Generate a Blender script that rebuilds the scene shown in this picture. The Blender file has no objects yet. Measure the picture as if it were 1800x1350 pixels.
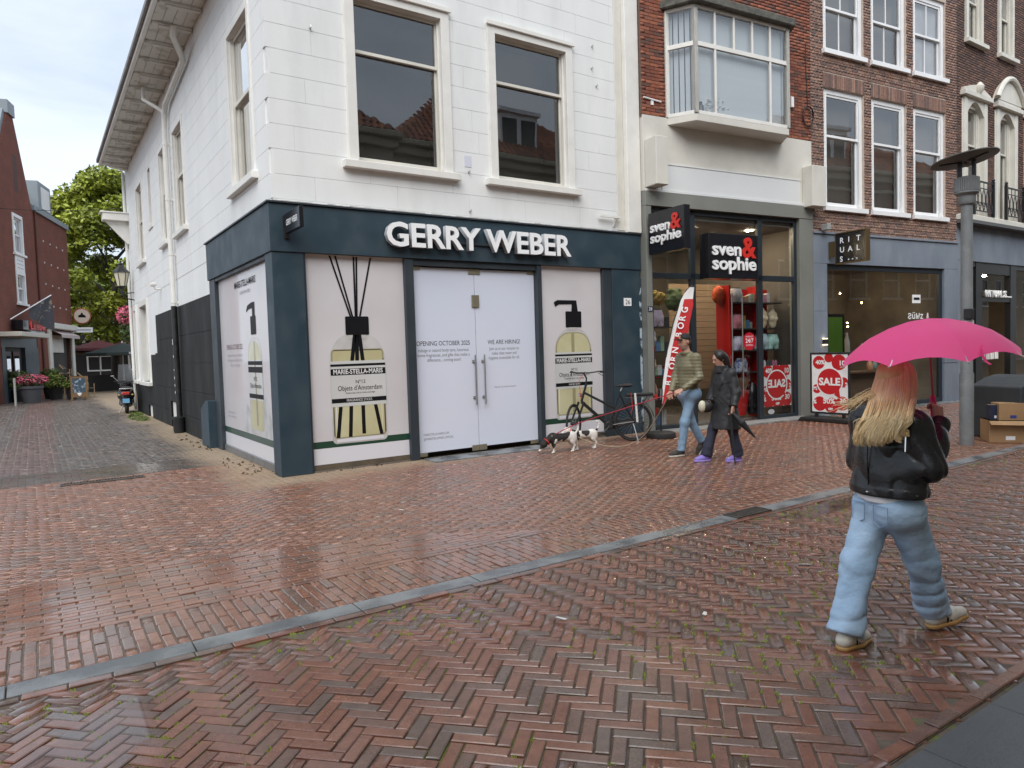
import bpy, bmesh, math, random
import numpy as np
from mathutils import Vector, Matrix
SC = bpy.context.scene
COL = SC.collection
rnd = random.Random(7)
R = math.radians
# ------------------------------------------------------------------ camera
cd = bpy.data.cameras.new("camera"); cam = bpy.data.objects.new("camera", cd); COL.objects.link(cam)
cd.sensor_fit = 'HORIZONTAL'; cd.sensor_width = 36.0; cd.lens = 24.86
cd.clip_start = 0.05; cd.clip_end = 600
cam.matrix_world = Matrix(((0.82779, 0.052605, -0.558567, -2.8555),
                           (-0.560207, 0.023296, -0.828025, -10.0619),
                           (-0.030546, 0.998344, 0.048754, 1.70), (0, 0, 0, 1)))
SC.camera = cam
CAMP = Vector((-2.8555, -10.0619, 1.70))
# ------------------------------------------------------------------ sky: overcast, a little blue between the clouds
W = bpy.data.worlds.new("World"); SC.world = W; W.use_nodes = True
nt = W.node_tree; nt.nodes.clear()
wo = nt.nodes.new("ShaderNodeOutputWorld"); bg = nt.nodes.new("ShaderNodeBackground")
sky = nt.nodes.new("ShaderNodeTexSky"); sky.sky_type = 'NISHITA'; sky.sun_disc = False
sky.sun_elevation = R(48); sky.sun_rotation = R(218)
sky.air_density = 1.2; sky.dust_density = 2.0
tc = nt.nodes.new("ShaderNodeTexCoord"); mp = nt.nodes.new("ShaderNodeMapping"); mp.inputs['Scale'].default_value = (1, 1, 2.2)
n1 = nt.nodes.new("ShaderNodeTexNoise"); n1.inputs['Scale'].default_value = 3.2; n1.inputs['Detail'].default_value = 7; n1.inputs['Roughness'].default_value = 0.55
n1.inputs['Distortion'].default_value = 0.4
cr = nt.nodes.new("ShaderNodeValToRGB")
cr.color_ramp.elements[0].position = 0.33; cr.color_ramp.elements[0].color = (3.7, 4.3, 5.1, 1)
cr.color_ramp.elements[1].position = 0.66; cr.color_ramp.elements[1].color = (5.5, 6.0, 6.6, 1)
mx = nt.nodes.new("ShaderNodeMix"); mx.data_type = 'RGBA'; mx.inputs[0].default_value = 0.92
L = nt.links.new
L(tc.outputs['Generated'], mp.inputs[0]); L(mp.outputs[0], n1.inputs['Vector']); L(n1.outputs['Fac'], cr.inputs[0])
L(sky.outputs[0], mx.inputs[6]); L(cr.outputs[0], mx.inputs[7]); L(mx.outputs[2], bg.inputs['Color']); L(bg.outputs[0], wo.inputs[0])
bg.inputs['Strength'].default_value = 0.09
# ------------------------------------------------------------------ sun through thick cloud
sd = bpy.data.lights.new("sun", 'SUN'); sun = bpy.data.objects.new("sun", sd); COL.objects.link(sun)
sd.energy = 1.5; sd.angle = R(50); sd.color = (1.0, 0.97, 0.93)
sun.rotation_euler = Vector((0.46, 0.58, -0.82)).to_track_quat('-Z', 'Y').to_euler()
sun.location = (-10, -14, 20)
SC.view_settings.view_transform = 'Standard'; SC.view_settings.look = 'None'
SC.view_settings.exposure = 1.05; SC.view_settings.gamma = 1.0
SC.render.engine = 'CYCLES'
SC.cycles.max_bounces = 8; SC.cycles.transparent_max_bounces = 16
SC.cycles.caustics_reflective = False; SC.cycles.caustics_refractive = False

# ------------------------------------------------------------------ helpers
def link(o, parent=None):
    COL.objects.link(o)
    if parent is not None: o.parent = parent
    return o
def tag(o, label=None, cat=None, group=None, kind=None):
    if label: o['label'] = label
    if cat: o['category'] = cat
    if group: o['group'] = group
    if kind: o['kind'] = kind
    return o
def thing(name, label, cat, loc=(0, 0, 0), rz=0.0, group=None):
    o = bpy.data.objects.new(name, None); COL.objects.link(o)
    o.location = loc; o.rotation_euler = (0, 0, rz); o.empty_display_size = 0.2
    return tag(o, label, cat, group)
def copy_tree(o, parent=None):
    c = o.copy(); COL.objects.link(c); c.parent = parent
    for ch in list(o.children): copy_tree(ch, c)
    return c

class MB:
    """collects polygons, builds ONE mesh object"""
    def __init__(s, T=None): s.v = []; s.f = []; s.mi = []; s.T = T; s.cur = 0
    def mat(s, i): s.cur = i; return s
    def add(s, vs, fs):
        b = len(s.v)
        if s.T: vs = [s.T(*p) for p in vs]
        s.v += [tuple(p) for p in vs]
        s.f += [tuple(b + i for i in f) for f in fs]; s.mi += [s.cur] * len(fs); return s
    def box(s, x0, x1, y0, y1, z0, z1):
        vs = [(x0, y0, z0), (x1, y0, z0), (x1, y1, z0), (x0, y1, z0), (x0, y0, z1), (x1, y0, z1), (x1, y1, z1), (x0, y1, z1)]
        return s.add(vs, [(0, 3, 2, 1), (4, 5, 6, 7), (0, 1, 5, 4), (1, 2, 6, 5), (2, 3, 7, 6), (3, 0, 4, 7)])
    def poly(s, pts): return s.add(pts, [tuple(range(len(pts)))])
    def prism(s, pts, a, b, ax='y'):
        """2-D outline pts extruded from a to b along ax; outline lies in the other two axes"""
        n = len(pts)
        def P(p, t):
            if ax == 'y': return (p[0], t, p[1])
            if ax == 'x': return (t, p[0], p[1])
            return (p[0], p[1], t)
        vs = [P(p, a) for p in pts] + [P(p, b) for p in pts]
        fs = [tuple(range(n))[::-1], tuple(range(n, 2 * n))] + [(i, (i + 1) % n, n + (i + 1) % n, n + i) for i in range(n)]
        return s.add(vs, fs)
    def tube(s, pts, r, n=8, caps=True, up=None):
        pts = [Vector(p) for p in pts]; m = len(pts)
        rs = r if isinstance(r, (list, tuple)) else [r] * m
        vs = []; prev = None
        for i, p in enumerate(pts):
            d = (pts[min(i + 1, m - 1)] - pts[max(i - 1, 0)])
            if d.length < 1e-9: d = Vector((0, 0, 1))
            d.normalize()
            if prev is None:
                a = Vector(up) if up else (Vector((0, 0, 1)) if abs(d.z) < 0.9 else Vector((1, 0, 0)))
                x = d.cross(a).normalized()
            else:
                x = (prev - d * prev.dot(d))
                x = x.normalized() if x.length > 1e-6 else d.orthogonal().normalized()
            prev = x; y = d.cross(x)
            for k in range(n):
                t = 2 * math.pi * k / n
                vs.append(tuple(p + (x * math.cos(t) + y * math.sin(t)) * rs[i]))
        fs = []
        for i in range(m - 1):
            for k in range(n):
                k2 = (k + 1) % n
                fs.append((i * n + k, i * n + k2, (i + 1) * n + k2, (i + 1) * n + k))
        if caps: fs += [tuple(range(n))[::-1], tuple(range((m - 1) * n, m * n))]
        return s.add(vs, fs)
    def lathe(s, prof, n=24, c=(0, 0, 0), sx=1.0, sy=1.0):
        vs = []; m = len(prof)
        for (r, z) in prof:
            for k in range(n):
                t = 2 * math.pi * k / n
                vs.append((c[0] + r * sx * math.cos(t), c[1] + r * sy * math.sin(t), c[2] + z))
        fs = [(i * n + k, i * n + (k + 1) % n, (i + 1) * n + (k + 1) % n, (i + 1) * n + k) for i in range(m - 1) for k in range(n)]
        fs += [tuple(range(n))[::-1], tuple(range((m - 1) * n, m * n))]
        return s.add(vs, fs)
    def bar(s, a, b, w, h=None, up=(0, 0, 1)):
        """square bar from a to b"""
        a = Vector(a); b = Vector(b); d = (b - a).normalized(); u = Vector(up)
        if abs(d.dot(u)) > 0.98: u = Vector((1, 0, 0))
        x = d.cross(u).normalized(); y = x.cross(d); h = h or w
        vs = []
        for p in (a, b):
            for sx, sy in ((-1, -1), (1, -1), (1, 1), (-1, 1)):
                vs.append(tuple(p + x * sx * w / 2 + y * sy * h / 2))
        return s.add(vs, [(0, 1, 2, 3), (7, 6, 5, 4), (0, 4, 5, 1), (1, 5, 6, 2), (2, 6, 7, 3), (3, 7, 4, 0)])
    def build(s, name, mats, parent=None, smooth=False, bevel=0.0, fix=True, seg=1):
        me = bpy.data.meshes.new(name); me.from_pydata(s.v, [], s.f)
        if not isinstance(mats, (list, tuple)): mats = [mats]
        for m in mats: me.materials.append(m)
        if len(mats) > 1: me.polygons.foreach_set('material_index', s.mi)
        if fix:
            bm = bmesh.new(); bm.from_mesh(me); bmesh.ops.recalc_face_normals(bm, faces=bm.faces); bm.to_mesh(me); bm.free()
        if smooth:
            me.polygons.foreach_set('use_smooth', [True] * len(me.polygons))
            if smooth != 'all': me.set_sharp_from_angle(angle=R(38))
        o = bpy.data.objects.new(name, me); link(o, parent)
        if bevel:
            b = o.modifiers.new('bevel', 'BEVEL'); b.width = bevel; b.segments = seg; b.limit_method = 'ANGLE'; b.angle_limit = R(40)
        me.update()
        return o
def np_mesh(name, V, F, mats, parent=None, smooth=False):
    me = bpy.data.meshes.new(name); V = np.asarray(V, np.float32); F = np.asarray(F, np.int32)
    me.vertices.add(len(V)); me.vertices.foreach_set('co', V.ravel())
    me.loops.add(F.size); me.loops.foreach_set('vertex_index', F.ravel())
    me.polygons.add(len(F)); me.polygons.foreach_set('loop_start', np.arange(0, F.size, F.shape[1], dtype=np.int32))
    if not isinstance(mats, (list, tuple)): mats = [mats]
    for m in mats: me.materials.append(m)
    me.update(calc_edges=True); me.validate()
    if smooth: me.polygons.foreach_set('use_smooth', [True] * len(me.polygons))
    o = bpy.data.objects.new(name, me); return link(o, parent)

FONT = None
def text_mesh(s, size=1.0, extrude=0.0, align='LEFT', offset=0.0, space=1.0, line=1.0, xs=1.0, shear=0.0):
    c = bpy.data.curves.new('txt', 'FONT'); c.body = s; c.size = size; c.extrude = extrude; c.align_x = align
    c.offset = offset; c.space_character = space; c.space_line = line; c.resolution_u = 3; c.shear = shear
    o = bpy.data.objects.new('txt', c); COL.objects.link(o)
    dg = bpy.context.evaluated_depsgraph_get(); me = bpy.data.meshes.new_from_object(o.evaluated_get(dg))
    bpy.data.objects.remove(o); bpy.data.curves.remove(c)
    if xs != 1.0:
        for v in me.vertices: v.co.x *= xs
    return me
def text(name, s, mat, org, right=(1, 0, 0), up=(0, 0, 1), parent=None, fit=None, fitc=None, **k):
    """flat or raised lettering: org = start of baseline, out of the surface along right x up"""
    me = text_mesh(s, **k)
    if fit:     # stretch to width fit, keep height
        xsv = [v.co.x for v in me.vertices]; w = max(xsv) - min(xsv); m0 = min(xsv)
        for v in me.vertices: v.co.x = (v.co.x - m0) * fit / w
        if fitc:
            for v in me.vertices: v.co.x -= fit / 2
    r = Vector(right).normalized(); u = Vector(up).normalized(); n = r.cross(u); og = Vector(org)
    for v in me.vertices: v.co = og + r * v.co.x + u * v.co.y + n * v.co.z
    me.materials.clear(); me.materials.append(mat); me.name = name
    o = bpy.data.objects.new(name, me); return link(o, parent)

# ------------------------------------------------------------------ materials
MATS = {}
def pbr(name, col, col2=None, scale=6.0, rough=0.6, rough2=None, bump=0.0, bscale=None, metal=0.0, spec=0.5, coat=0.0, detail=5.0,
        rand=0.0, pos=False, stretch=None, trans=0.0, sheen=0.0, lo=0.35, hi=0.65, dirt=None, dscale=1.2, damt=0.5, emit=None, estr=0.0, alpha=1.0, sub=0.0):
    m = bpy.data.materials.new(name); m.use_nodes = True; t = m.node_tree; b = t.nodes['Principled BSDF']
    N = t.nodes.new; K = t.links.new
    c4 = lambda c: (c[0], c[1], c[2], 1.0)
    b.inputs['Base Color'].default_value = c4(col); b.inputs['Roughness'].default_value = rough
    b.inputs['Metallic'].default_value = metal; b.inputs['Specular IOR Level'].default_value = spec
    b.inputs['Coat Weight'].default_value = coat; b.inputs['Coat Roughness'].default_value = 0.03
    b.inputs['Transmission Weight'].default_value = trans; b.inputs['Sheen Weight'].default_value = sheen; b.inputs['Alpha'].default_value = alpha
    if sub: b.inputs['Subsurface Weight'].default_value = sub; b.inputs['Subsurface Radius'].default_value = (0.02, 0.008, 0.004)
    if emit: b.inputs['Emission Color'].default_value = c4(emit); b.inputs['Emission Strength'].default_value = estr
    if pos: g = N('ShaderNodeNewGeometry'); vec = g.outputs['Position']
    else: g = N('ShaderNodeTexCoord'); vec = g.outputs['Object']
    if stretch:
        mp = N('ShaderNodeMapping'); mp.inputs['Scale'].default_value = stretch; K(vec, mp.inputs[0]); vec = mp.outputs[0]
    out = None
    if col2 is not None or rough2 is not None:
        n = N('ShaderNodeTexNoise'); n.inputs['Scale'].default_value = scale; n.inputs['Detail'].default_value = detail; K(vec, n.inputs['Vector'])
        r = N('ShaderNodeMapRange'); r.inputs[1].default_value = lo; r.inputs[2].default_value = hi; K(n.outputs['Fac'], r.inputs[0])
        if col2 is not None:
            mixn = N('ShaderNodeMix'); mixn.data_type = 'RGBA'; mixn.inputs[6].default_value = c4(col); mixn.inputs[7].default_value = c4(col2)
            K(r.outputs[0], mixn.inputs[0]); out = mixn.outputs[2]
        if rough2 is not None:
            rr = N('ShaderNodeMapRange'); rr.inputs[3].default_value = rough; rr.inputs[4].default_value = rough2; K(r.outputs[0], rr.inputs[0]); K(rr.outputs[0], b.inputs['Roughness'])
    if dirt is not None:
        n = N('ShaderNodeTexNoise'); n.inputs['Scale'].default_value = dscale; n.inputs['Detail'].default_value = 8; n.inputs['Roughness'].default_value = 0.65; K(vec, n.inputs['Vector'])
        r = N('ShaderNodeMapRange'); r.inputs[1].default_value = 0.5; r.inputs[2].default_value = 0.78; r.inputs[4].default_value = damt; K(n.outputs['Fac'], r.inputs[0])
        mixn = N('ShaderNodeMix'); mixn.data_type = 'RGBA'; mixn.inputs[6].default_value = c4(col); mixn.inputs[7].default_value = c4(dirt)
        if out: K(out, mixn.inputs[6])
        K(r.outputs[0], mixn.inputs[0]); out = mixn.outputs[2]
    if rand:
        oi = N('ShaderNodeObjectInfo'); ge = N('ShaderNodeNewGeometry'); ad = N('ShaderNodeMath'); ad.operation = 'ADD'
        K(oi.outputs['Random'], ad.inputs[0]); K(ge.outputs['Random Per Island'], ad.inputs[1])
        fr = N('ShaderNodeMath'); fr.operation = 'FRACT'; K(ad.outputs[0], fr.inputs[0])
        hs = N('ShaderNodeHueSaturation'); hs.inputs['Color'].default_value = c4(col)
        mr = N('ShaderNodeMapRange'); mr.inputs[3].default_value = 1 - rand; mr.inputs[4].default_value = 1 + rand; K(fr.outputs[0], mr.inputs[0]); K(mr.outputs[0], hs.inputs['Value'])
        if out: K(out, hs.inputs['Color'])
        out = hs.outputs[0]
    if out: K(out, b.inputs['Base Color'])
    if bump:
        n = N('ShaderNodeTexNoise'); n.inputs['Scale'].default_value = bscale or scale * 4; n.inputs['Detail'].default_value = 6; K(vec, n.inputs['Vector'])
        bp = N('ShaderNodeBump'); bp.inputs['Strength'].default_value = bump; bp.inputs['Distance'].default_value = 0.01
        K(n.outputs['Fac'], bp.inputs['Height']); K(bp.outputs[0], b.inputs['Normal'])
    MATS[name] = m
    return m
def brick_mat(name, cols, rough=0.8, rough2=0.9, bump=0.35, noise=0.35, wet=None, moss=None, sand=False):
    """cols: palette picked per brick (object random + island random); grain and stains on top"""
    m = bpy.data.materials.new(name); m.use_nodes = True; t = m.node_tree; b = t.nodes['Principled BSDF']
    N = t.nodes.new; K = t.links.new
    oi = N('ShaderNodeObjectInfo'); ge = N('ShaderNodeNewGeometry'); ad = N('ShaderNodeMath'); ad.operation = 'ADD'
    K(oi.outputs['Random'], ad.inputs[0]); K(ge.outputs['Random Per Island'], ad.inputs[1])
    fr = N('ShaderNodeMath'); fr.operation = 'FRACT'; K(ad.outputs[0], fr.inputs[0])
    rp = N('ShaderNodeValToRGB'); rp.color_ramp.interpolation = 'CONSTANT'
    while len(rp.color_ramp.elements) < len(cols): rp.color_ramp.elements.new(0.5)
    for i, c in enumerate(cols):
        e = rp.color_ramp.elements[i]; e.position = i / len(cols); e.color = (*c, 1)
    K(fr.outputs[0], rp.inputs[0])
    n = N('ShaderNodeTexNoise'); n.inputs['Scale'].default_value = 14; n.inputs['Detail'].default_value = 8; n.inputs['Roughness'].default_value = 0.7; K(ge.outputs['Position'], n.inputs['Vector'])
    mr = N('ShaderNodeMapRange'); mr.inputs[1].default_value = 0.25; mr.inputs[2].default_value = 0.75; mr.inputs[3].default_value = 1 - noise; mr.inputs[4].default_value = 1 + noise; K(n.outputs['Fac'], mr.inputs[0])
    hs = N('ShaderNodeHueSaturation'); K(rp.outputs[0], hs.inputs['Color']); K(mr.outputs[0], hs.inputs['Value'])
    out = hs.outputs[0]
    b.inputs['Roughness'].default_value = rough
    if wet:   # wet paving: gloss and depth vary in pools with a shape of their own
        wn = N('ShaderNodeTexNoise'); wn.inputs['Scale'].default_value = 0.55; wn.inputs['Detail'].default_value = 6; wn.inputs['Roughness'].default_value = 0.6; wn.inputs['Distortion'].default_value = 0.6
        K(ge.outputs['Position'], wn.inputs['Vector'])
        n3 = N('ShaderNodeTexNoise'); n3.inputs['Scale'].default_value = 45; n3.inputs['Detail'].default_value = 4; K(ge.outputs['Position'], n3.inputs['Vector'])
        a2 = N('ShaderNodeMath'); a2.operation = 'MULTIPLY_ADD'; a2.inputs[1].default_value = 0.22; K(n3.outputs['Fac'], a2.inputs[0]); K(wn.outputs['Fac'], a2.inputs[2])
        a3 = N('ShaderNodeMath'); a3.operation = 'MULTIPLY_ADD'; a3.inputs[1].default_value = 0.12; K(fr.outputs[0], a3.inputs[0]); K(a2.outputs[0], a3.inputs[2])
        rr = N('ShaderNodeMapRange'); rr.inputs[1].default_value = 0.48; rr.inputs[2].default_value = 0.86; rr.inputs[3].default_value = wet[0]; rr.inputs[4].default_value = wet[1]
        K(a3.outputs[0], rr.inputs[0])
        rough_out = rr.outputs[0]
        b.inputs['Specular IOR Level'].default_value = 0.5
        b.inputs['Coat Weight'].default_value = 0.75; b.inputs['Coat IOR'].default_value = 1.4
        cr_ = N('ShaderNodeMath'); cr_.operation = 'MULTIPLY'; cr_.inputs[1].default_value = 0.42; K(rr.outputs[0], cr_.inputs[0]); K(cr_.outputs[0], b.inputs['Coat Roughness'])
        if sand:   # pale dry sand swept against the shop base
            sp = N('ShaderNodeSeparateXYZ'); K(ge.outputs['Position'], sp.inputs[0])
            # distance in front of the corner building: min over the front (y) and the side (x)
            fx = N('ShaderNodeMath'); fx.operation = 'MULTIPLY'; fx.inputs[1].default_value = -1; K(sp.outputs['Y'], fx.inputs[0])
            gx = N('ShaderNodeMath'); gx.operation = 'MULTIPLY'; gx.inputs[1].default_value = -1.0; K(sp.outputs['X'], gx.inputs[0])
            gy = N('ShaderNodeMath'); gy.operation = 'MAXIMUM'; K(fx.outputs[0], gy.inputs[0]); K(gx.outputs[0], gy.inputs[1])
            far = N('ShaderNodeMath'); far.operation = 'MULTIPLY_ADD'; far.inputs[1].default_value = 0.085; K(sp.outputs['X'], far.inputs[0]); K(gy.outputs[0], far.inputs[2])
            far2 = N('ShaderNodeMath'); far2.operation = 'MAXIMUM'; K(far.outputs[0], far2.inputs[0]); K(gy.outputs[0], far2.inputs[1])
            dn = N('ShaderNodeMath'); dn.operation = 'MULTIPLY_ADD'; dn.inputs[1].default_value = -0.9; K(n3.outputs['Fac'], dn.inputs[0]); K(far2.outputs[0], dn.inputs[2])
            dn2 = N('ShaderNodeMath'); dn2.operation = 'MULTIPLY_ADD'; dn2.inputs[1].default_value = -1.3; K(wn.outputs['Fac'], dn2.inputs[0]); K(dn.outputs[0], dn2.inputs[2])
            sm = N('ShaderNodeMapRange'); sm.inputs[1].default_value = -0.72; sm.inputs[2].default_value = -0.22; sm.inputs[3].default_value = 0.8; sm.inputs[4].default_value = 0.0; K(dn2.outputs[0], sm.inputs[0])
            smx = N('ShaderNodeMix'); smx.data_type = 'RGBA'; K(sm.outputs[0], smx.inputs[0]); K(out, smx.inputs[6]); smx.inputs[7].default_value = (0.31, 0.24, 0.165, 1); out = smx.outputs[2]
            rm = N('ShaderNodeMix'); rm.data_type = 'FLOAT'; K(sm.outputs[0], rm.inputs[0]); K(rough_out, rm.inputs[2]); rm.inputs[3].default_value = 0.95; rough_out = rm.outputs[0]
        K(rough_out, b.inputs['Roughness'])
        if sand:
            cw = N('ShaderNodeMapRange'); cw.inputs[1].default_value = 0.0; cw.inputs[2].default_value = 0.6; cw.inputs[3].default_value = 0.75; cw.inputs[4].default_value = 0.0; K(sm.outputs[0], cw.inputs[0]); K(cw.outputs[0], b.inputs['Coat Weight'])
    if moss:
        mn = N('ShaderNodeTexNoise'); mn.inputs['Scale'].default_value = 2.2; mn.inputs['Detail'].default_value = 8; mn.inputs['Roughness'].default_value = 0.7; K(ge.outputs['Position'], mn.inputs['Vector'])
        mm = N('ShaderNodeMapRange'); mm.inputs[1].default_value = moss; mm.inputs[2].default_value = moss + 0.1; K(mn.outputs['Fac'], mm.inputs[0])
        mi = N('ShaderNodeMix'); mi.data_type = 'RGBA'; K(mm.outputs[0], mi.inputs[0]); K(out, mi.inputs[6]); mi.inputs[7].default_value = (0.13, 0.17, 0.02, 1); out = mi.outputs[2]
    K(out, b.inputs['Base Color'])
    n2 = N('ShaderNodeTexNoise'); n2.inputs['Scale'].default_value = 60; n2.inputs['Detail'].default_value = 6; K(ge.outputs['Position'], n2.inputs['Vector'])
    bp = N('ShaderNodeBump'); bp.inputs['Strength'].default_value = bump; bp.inputs['Distance'].default_value = 0.006; K(n2.outputs['Fac'], bp.inputs['Height']); K(bp.outputs[0], b.inputs['Normal'])
    MATS[name] = m
    return m
def glass_mat(name, tint=(1, 1, 1), ior=1.5, boost=1.6, rough=0.0, wob=0.0):
    """thin window pane: see-through plus a Fresnel mirror (two faces)"""
    m = bpy.data.materials.new(name); m.use_nodes = True; t = m.node_tree; t.nodes.clear(); N = t.nodes.new; K = t.links.new
    o = N('ShaderNodeOutputMaterial'); tr = N('ShaderNodeBsdfTransparent'); gl = N('ShaderNodeBsdfGlossy'); mx = N('ShaderNodeMixShader'); ge0 = N('ShaderNodeNewGeometry')
    tr.inputs[0].default_value = (*tint, 1); gl.inputs['Roughness'].default_value = rough; f0 = ((ior - 1) / (ior + 1)) ** 2
    def M_(op, a, b=None, c=None):
        n = N('ShaderNodeMath'); n.operation = op
        for i, q in enumerate((a, b, c)):
            if q is None: continue
            if isinstance(q, (int, float)): n.inputs[i].default_value = q
            else: K(q, n.inputs[i])
        return n.outputs[0]
    dp = N('ShaderNodeVectorMath'); dp.operation = 'DOT_PRODUCT'; K(ge0.outputs['Incoming'], dp.inputs[0]); K(ge0.outputs['Normal'], dp.inputs[1])
    sch = M_('MULTIPLY_ADD', M_('POWER', M_('SUBTRACT', 1.0, M_('ABSOLUTE', dp.outputs['Value'])), 5.0), 1 - f0, f0)
    mu = N('ShaderNodeMath'); mu.operation = 'MULTIPLY'; mu.inputs[1].default_value = boost; mu.use_clamp = True
    K(sch, mu.inputs[0]); K(mu.outputs[0], mx.inputs[0]); K(tr.outputs[0], mx.inputs[1]); K(gl.outputs[0], mx.inputs[2]); K(mx.outputs[0], o.inputs[0])
    if wob:
        ge = N('ShaderNodeNewGeometry'); n = N('ShaderNodeTexNoise'); n.inputs['Scale'].default_value = 1.6; n.inputs['Detail'].default_value = 1; K(ge.outputs['Position'], n.inputs['Vector'])
        bp = N('ShaderNodeBump'); bp.inputs['Strength'].default_value = wob; bp.inputs['Distance'].default_value = 0.02; K(n.outputs['Fac'], bp.inputs['Height']); K(bp.outputs[0], gl.inputs['Normal'])
    MATS[name] = m
    return m

white_wall = pbr('white_stucco', (0.78, 0.79, 0.78), (0.72, 0.735, 0.735), scale=1.3, rough=0.75, bump=0.12, bscale=55, pos=True, dirt=(0.52, 0.515, 0.49), dscale=1.5, damt=0.38, stretch=(1, 1, 0.28))
white_paint = pbr('white_paint', (0.78, 0.77, 0.73), (0.72, 0.71, 0.67), scale=3, rough=0.45, bump=0.05, pos=True, dirt=(0.5, 0.48, 0.43), dscale=2.3, damt=0.3)
cream_paint = pbr('cream_paint', (0.70, 0.68, 0.61), (0.63, 0.61, 0.55), scale=2.5, rough=0.5, bump=0.05, pos=True, dirt=(0.42, 0.40, 0.35), dscale=2.0, damt=0.35)
eave_paint = pbr('peeling_white_paint', (0.66, 0.65, 0.61), (0.50, 0.485, 0.44), scale=3.4, rough=0.7, bump=0.2, bscale=18, pos=True, lo=0.55, hi=0.60, detail=8)
bright_paint = pbr('bright_white_paint', (0.84, 0.85, 0.86), (0.79, 0.80, 0.81), scale=2, rough=0.35, pos=True)
black_wall = pbr('black_painted_stucco', (0.010, 0.0105, 0.0105), (0.016, 0.017, 0.017), scale=1.5, rough=0.55, rough2=0.8, spec=0.3, bump=0.2, bscale=40, pos=True, dirt=(0.05, 0.047, 0.042), dscale=1.6, damt=0.4, stretch=(1, 1, 0.35))
slate_paint = pbr('slate_blue_paint', (0.020, 0.042, 0.060), (0.028, 0.052, 0.070), scale=2.2, rough=0.42, rough2=0.6, bump=0.04, pos=True, dirt=(0.07, 0.085, 0.095), dscale=1.1, damt=0.35)
slate_dark = pbr('slate_grey_paint', (0.026, 0.036, 0.046), (0.034, 0.045, 0.055), scale=2, rough=0.4, rough2=0.55, pos=True)
lead = pbr('lead_flashing', (0.16, 0.165, 0.17), (0.3, 0.3, 0.29), scale=6, rough=0.6, pos=True)
steel = pbr('brushed_steel', (0.55, 0.55, 0.54), (0.45, 0.45, 0.44), scale=30, rough=0.28, rough2=0.42, metal=1.0)
brass = pbr('dull_brass', (0.42, 0.38, 0.28), rough=0.4, metal=0.8)
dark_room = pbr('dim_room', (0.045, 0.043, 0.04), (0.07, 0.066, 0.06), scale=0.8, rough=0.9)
pale_room = pbr('pale_room', (0.35, 0.34, 0.31), (0.28, 0.27, 0.25), scale=0.8, rough=0.9)
glass = glass_mat('window_glass', (0.92, 0.94, 0.94), boost=4.2, wob=0.05)
glass_shop = glass_mat('shop_glass', (0.86, 0.89, 0.88), boost=1.5, wob=0.02)
black_metal = pbr('black_metal', (0.012, 0.012, 0.013), (0.02, 0.02, 0.021), scale=8, rough=0.35, rough2=0.5)
black_plastic = pbr('black_plastic', (0.014, 0.014, 0.015), (0.022, 0.022, 0.023), scale=12, rough=0.45, rough2=0.6)
rubber = pbr('tyre_rubber', (0.016, 0.016, 0.016), (0.028, 0.027, 0.026), scale=20, rough=0.75, bump=0.2)
white_letter = pbr('white_letter', (0.86, 0.87, 0.88), rough=0.35)
letter_side = pbr('grey_letter_side', (0.48, 0.50, 0.53), (0.42, 0.44, 0.47), rough=0.35)
sign_black = pbr('sign_black', (0.010, 0.011, 0.015), rough=0.22)
red_print = pbr('red_print', (0.55, 0.02, 0.025), rough=0.35, coat=0.3)
# ------------------------------------------------------------------ smooth solids: signed distances -> one continuous surface (surface nets)
def seg(P, a, b, ra, rb=None, flat=None):
    """tapered capsule; flat=(axis, k): squash the section along a unit axis by k"""
    a = np.array(a, float); b = np.array(b, float); rb = ra if rb is None else rb
    d = b - a; L2 = d @ d + 1e-12; t = np.clip(((P - a) @ d) / L2, 0, 1)
    v = P - a - t[..., None] * d
    if flat is not None:
        ax = np.array(flat[0], float); ax /= np.linalg.norm(ax); k = flat[1]
        c = v @ ax; v = v + (c * (1.0 / k - 1.0))[..., None] * ax
    return np.sqrt((v * v).sum(-1)) - (ra + (rb - ra) * t)
def ell(P, c, r, rot=None):
    q = P - np.array(c, float)
    if rot is not None: q = q @ np.array(rot)
    r = np.array(r, float); k = np.sqrt(((q / r) ** 2).sum(-1)); return (k - 1) * r.min() * (0.6 + 0.4 * np.minimum(k, 1.5))
def smin(a, b, k):
    h = np.clip(0.5 + 0.5 * (b - a) / k, 0, 1); return b * (1 - h) + a * h - k * h * (1 - h)
def smax(a, b, k): return -smin(-a, -b, k)
def U(k, *ds):
    r = ds[0]
    for d in ds[1:]: r = smin(r, d, k)
    return r
def fold(P, seed, n=6, f=(8, 22), stretch=(1, 1, 1)):
    g = np.random.default_rng(seed); r = 0
    for i in range(n):
        d = g.normal(size=3) * np.array(stretch); d /= np.linalg.norm(d); w = g.uniform(*f) * 2 * math.pi / 6.28; r = r + np.sin((P @ d) * w * 6.28 / 1.0 * 0.5 + g.uniform(0, 6.28) + 1.5 * np.sin(P @ (g.normal(size=3) * 6)))
    return r / n
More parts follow.
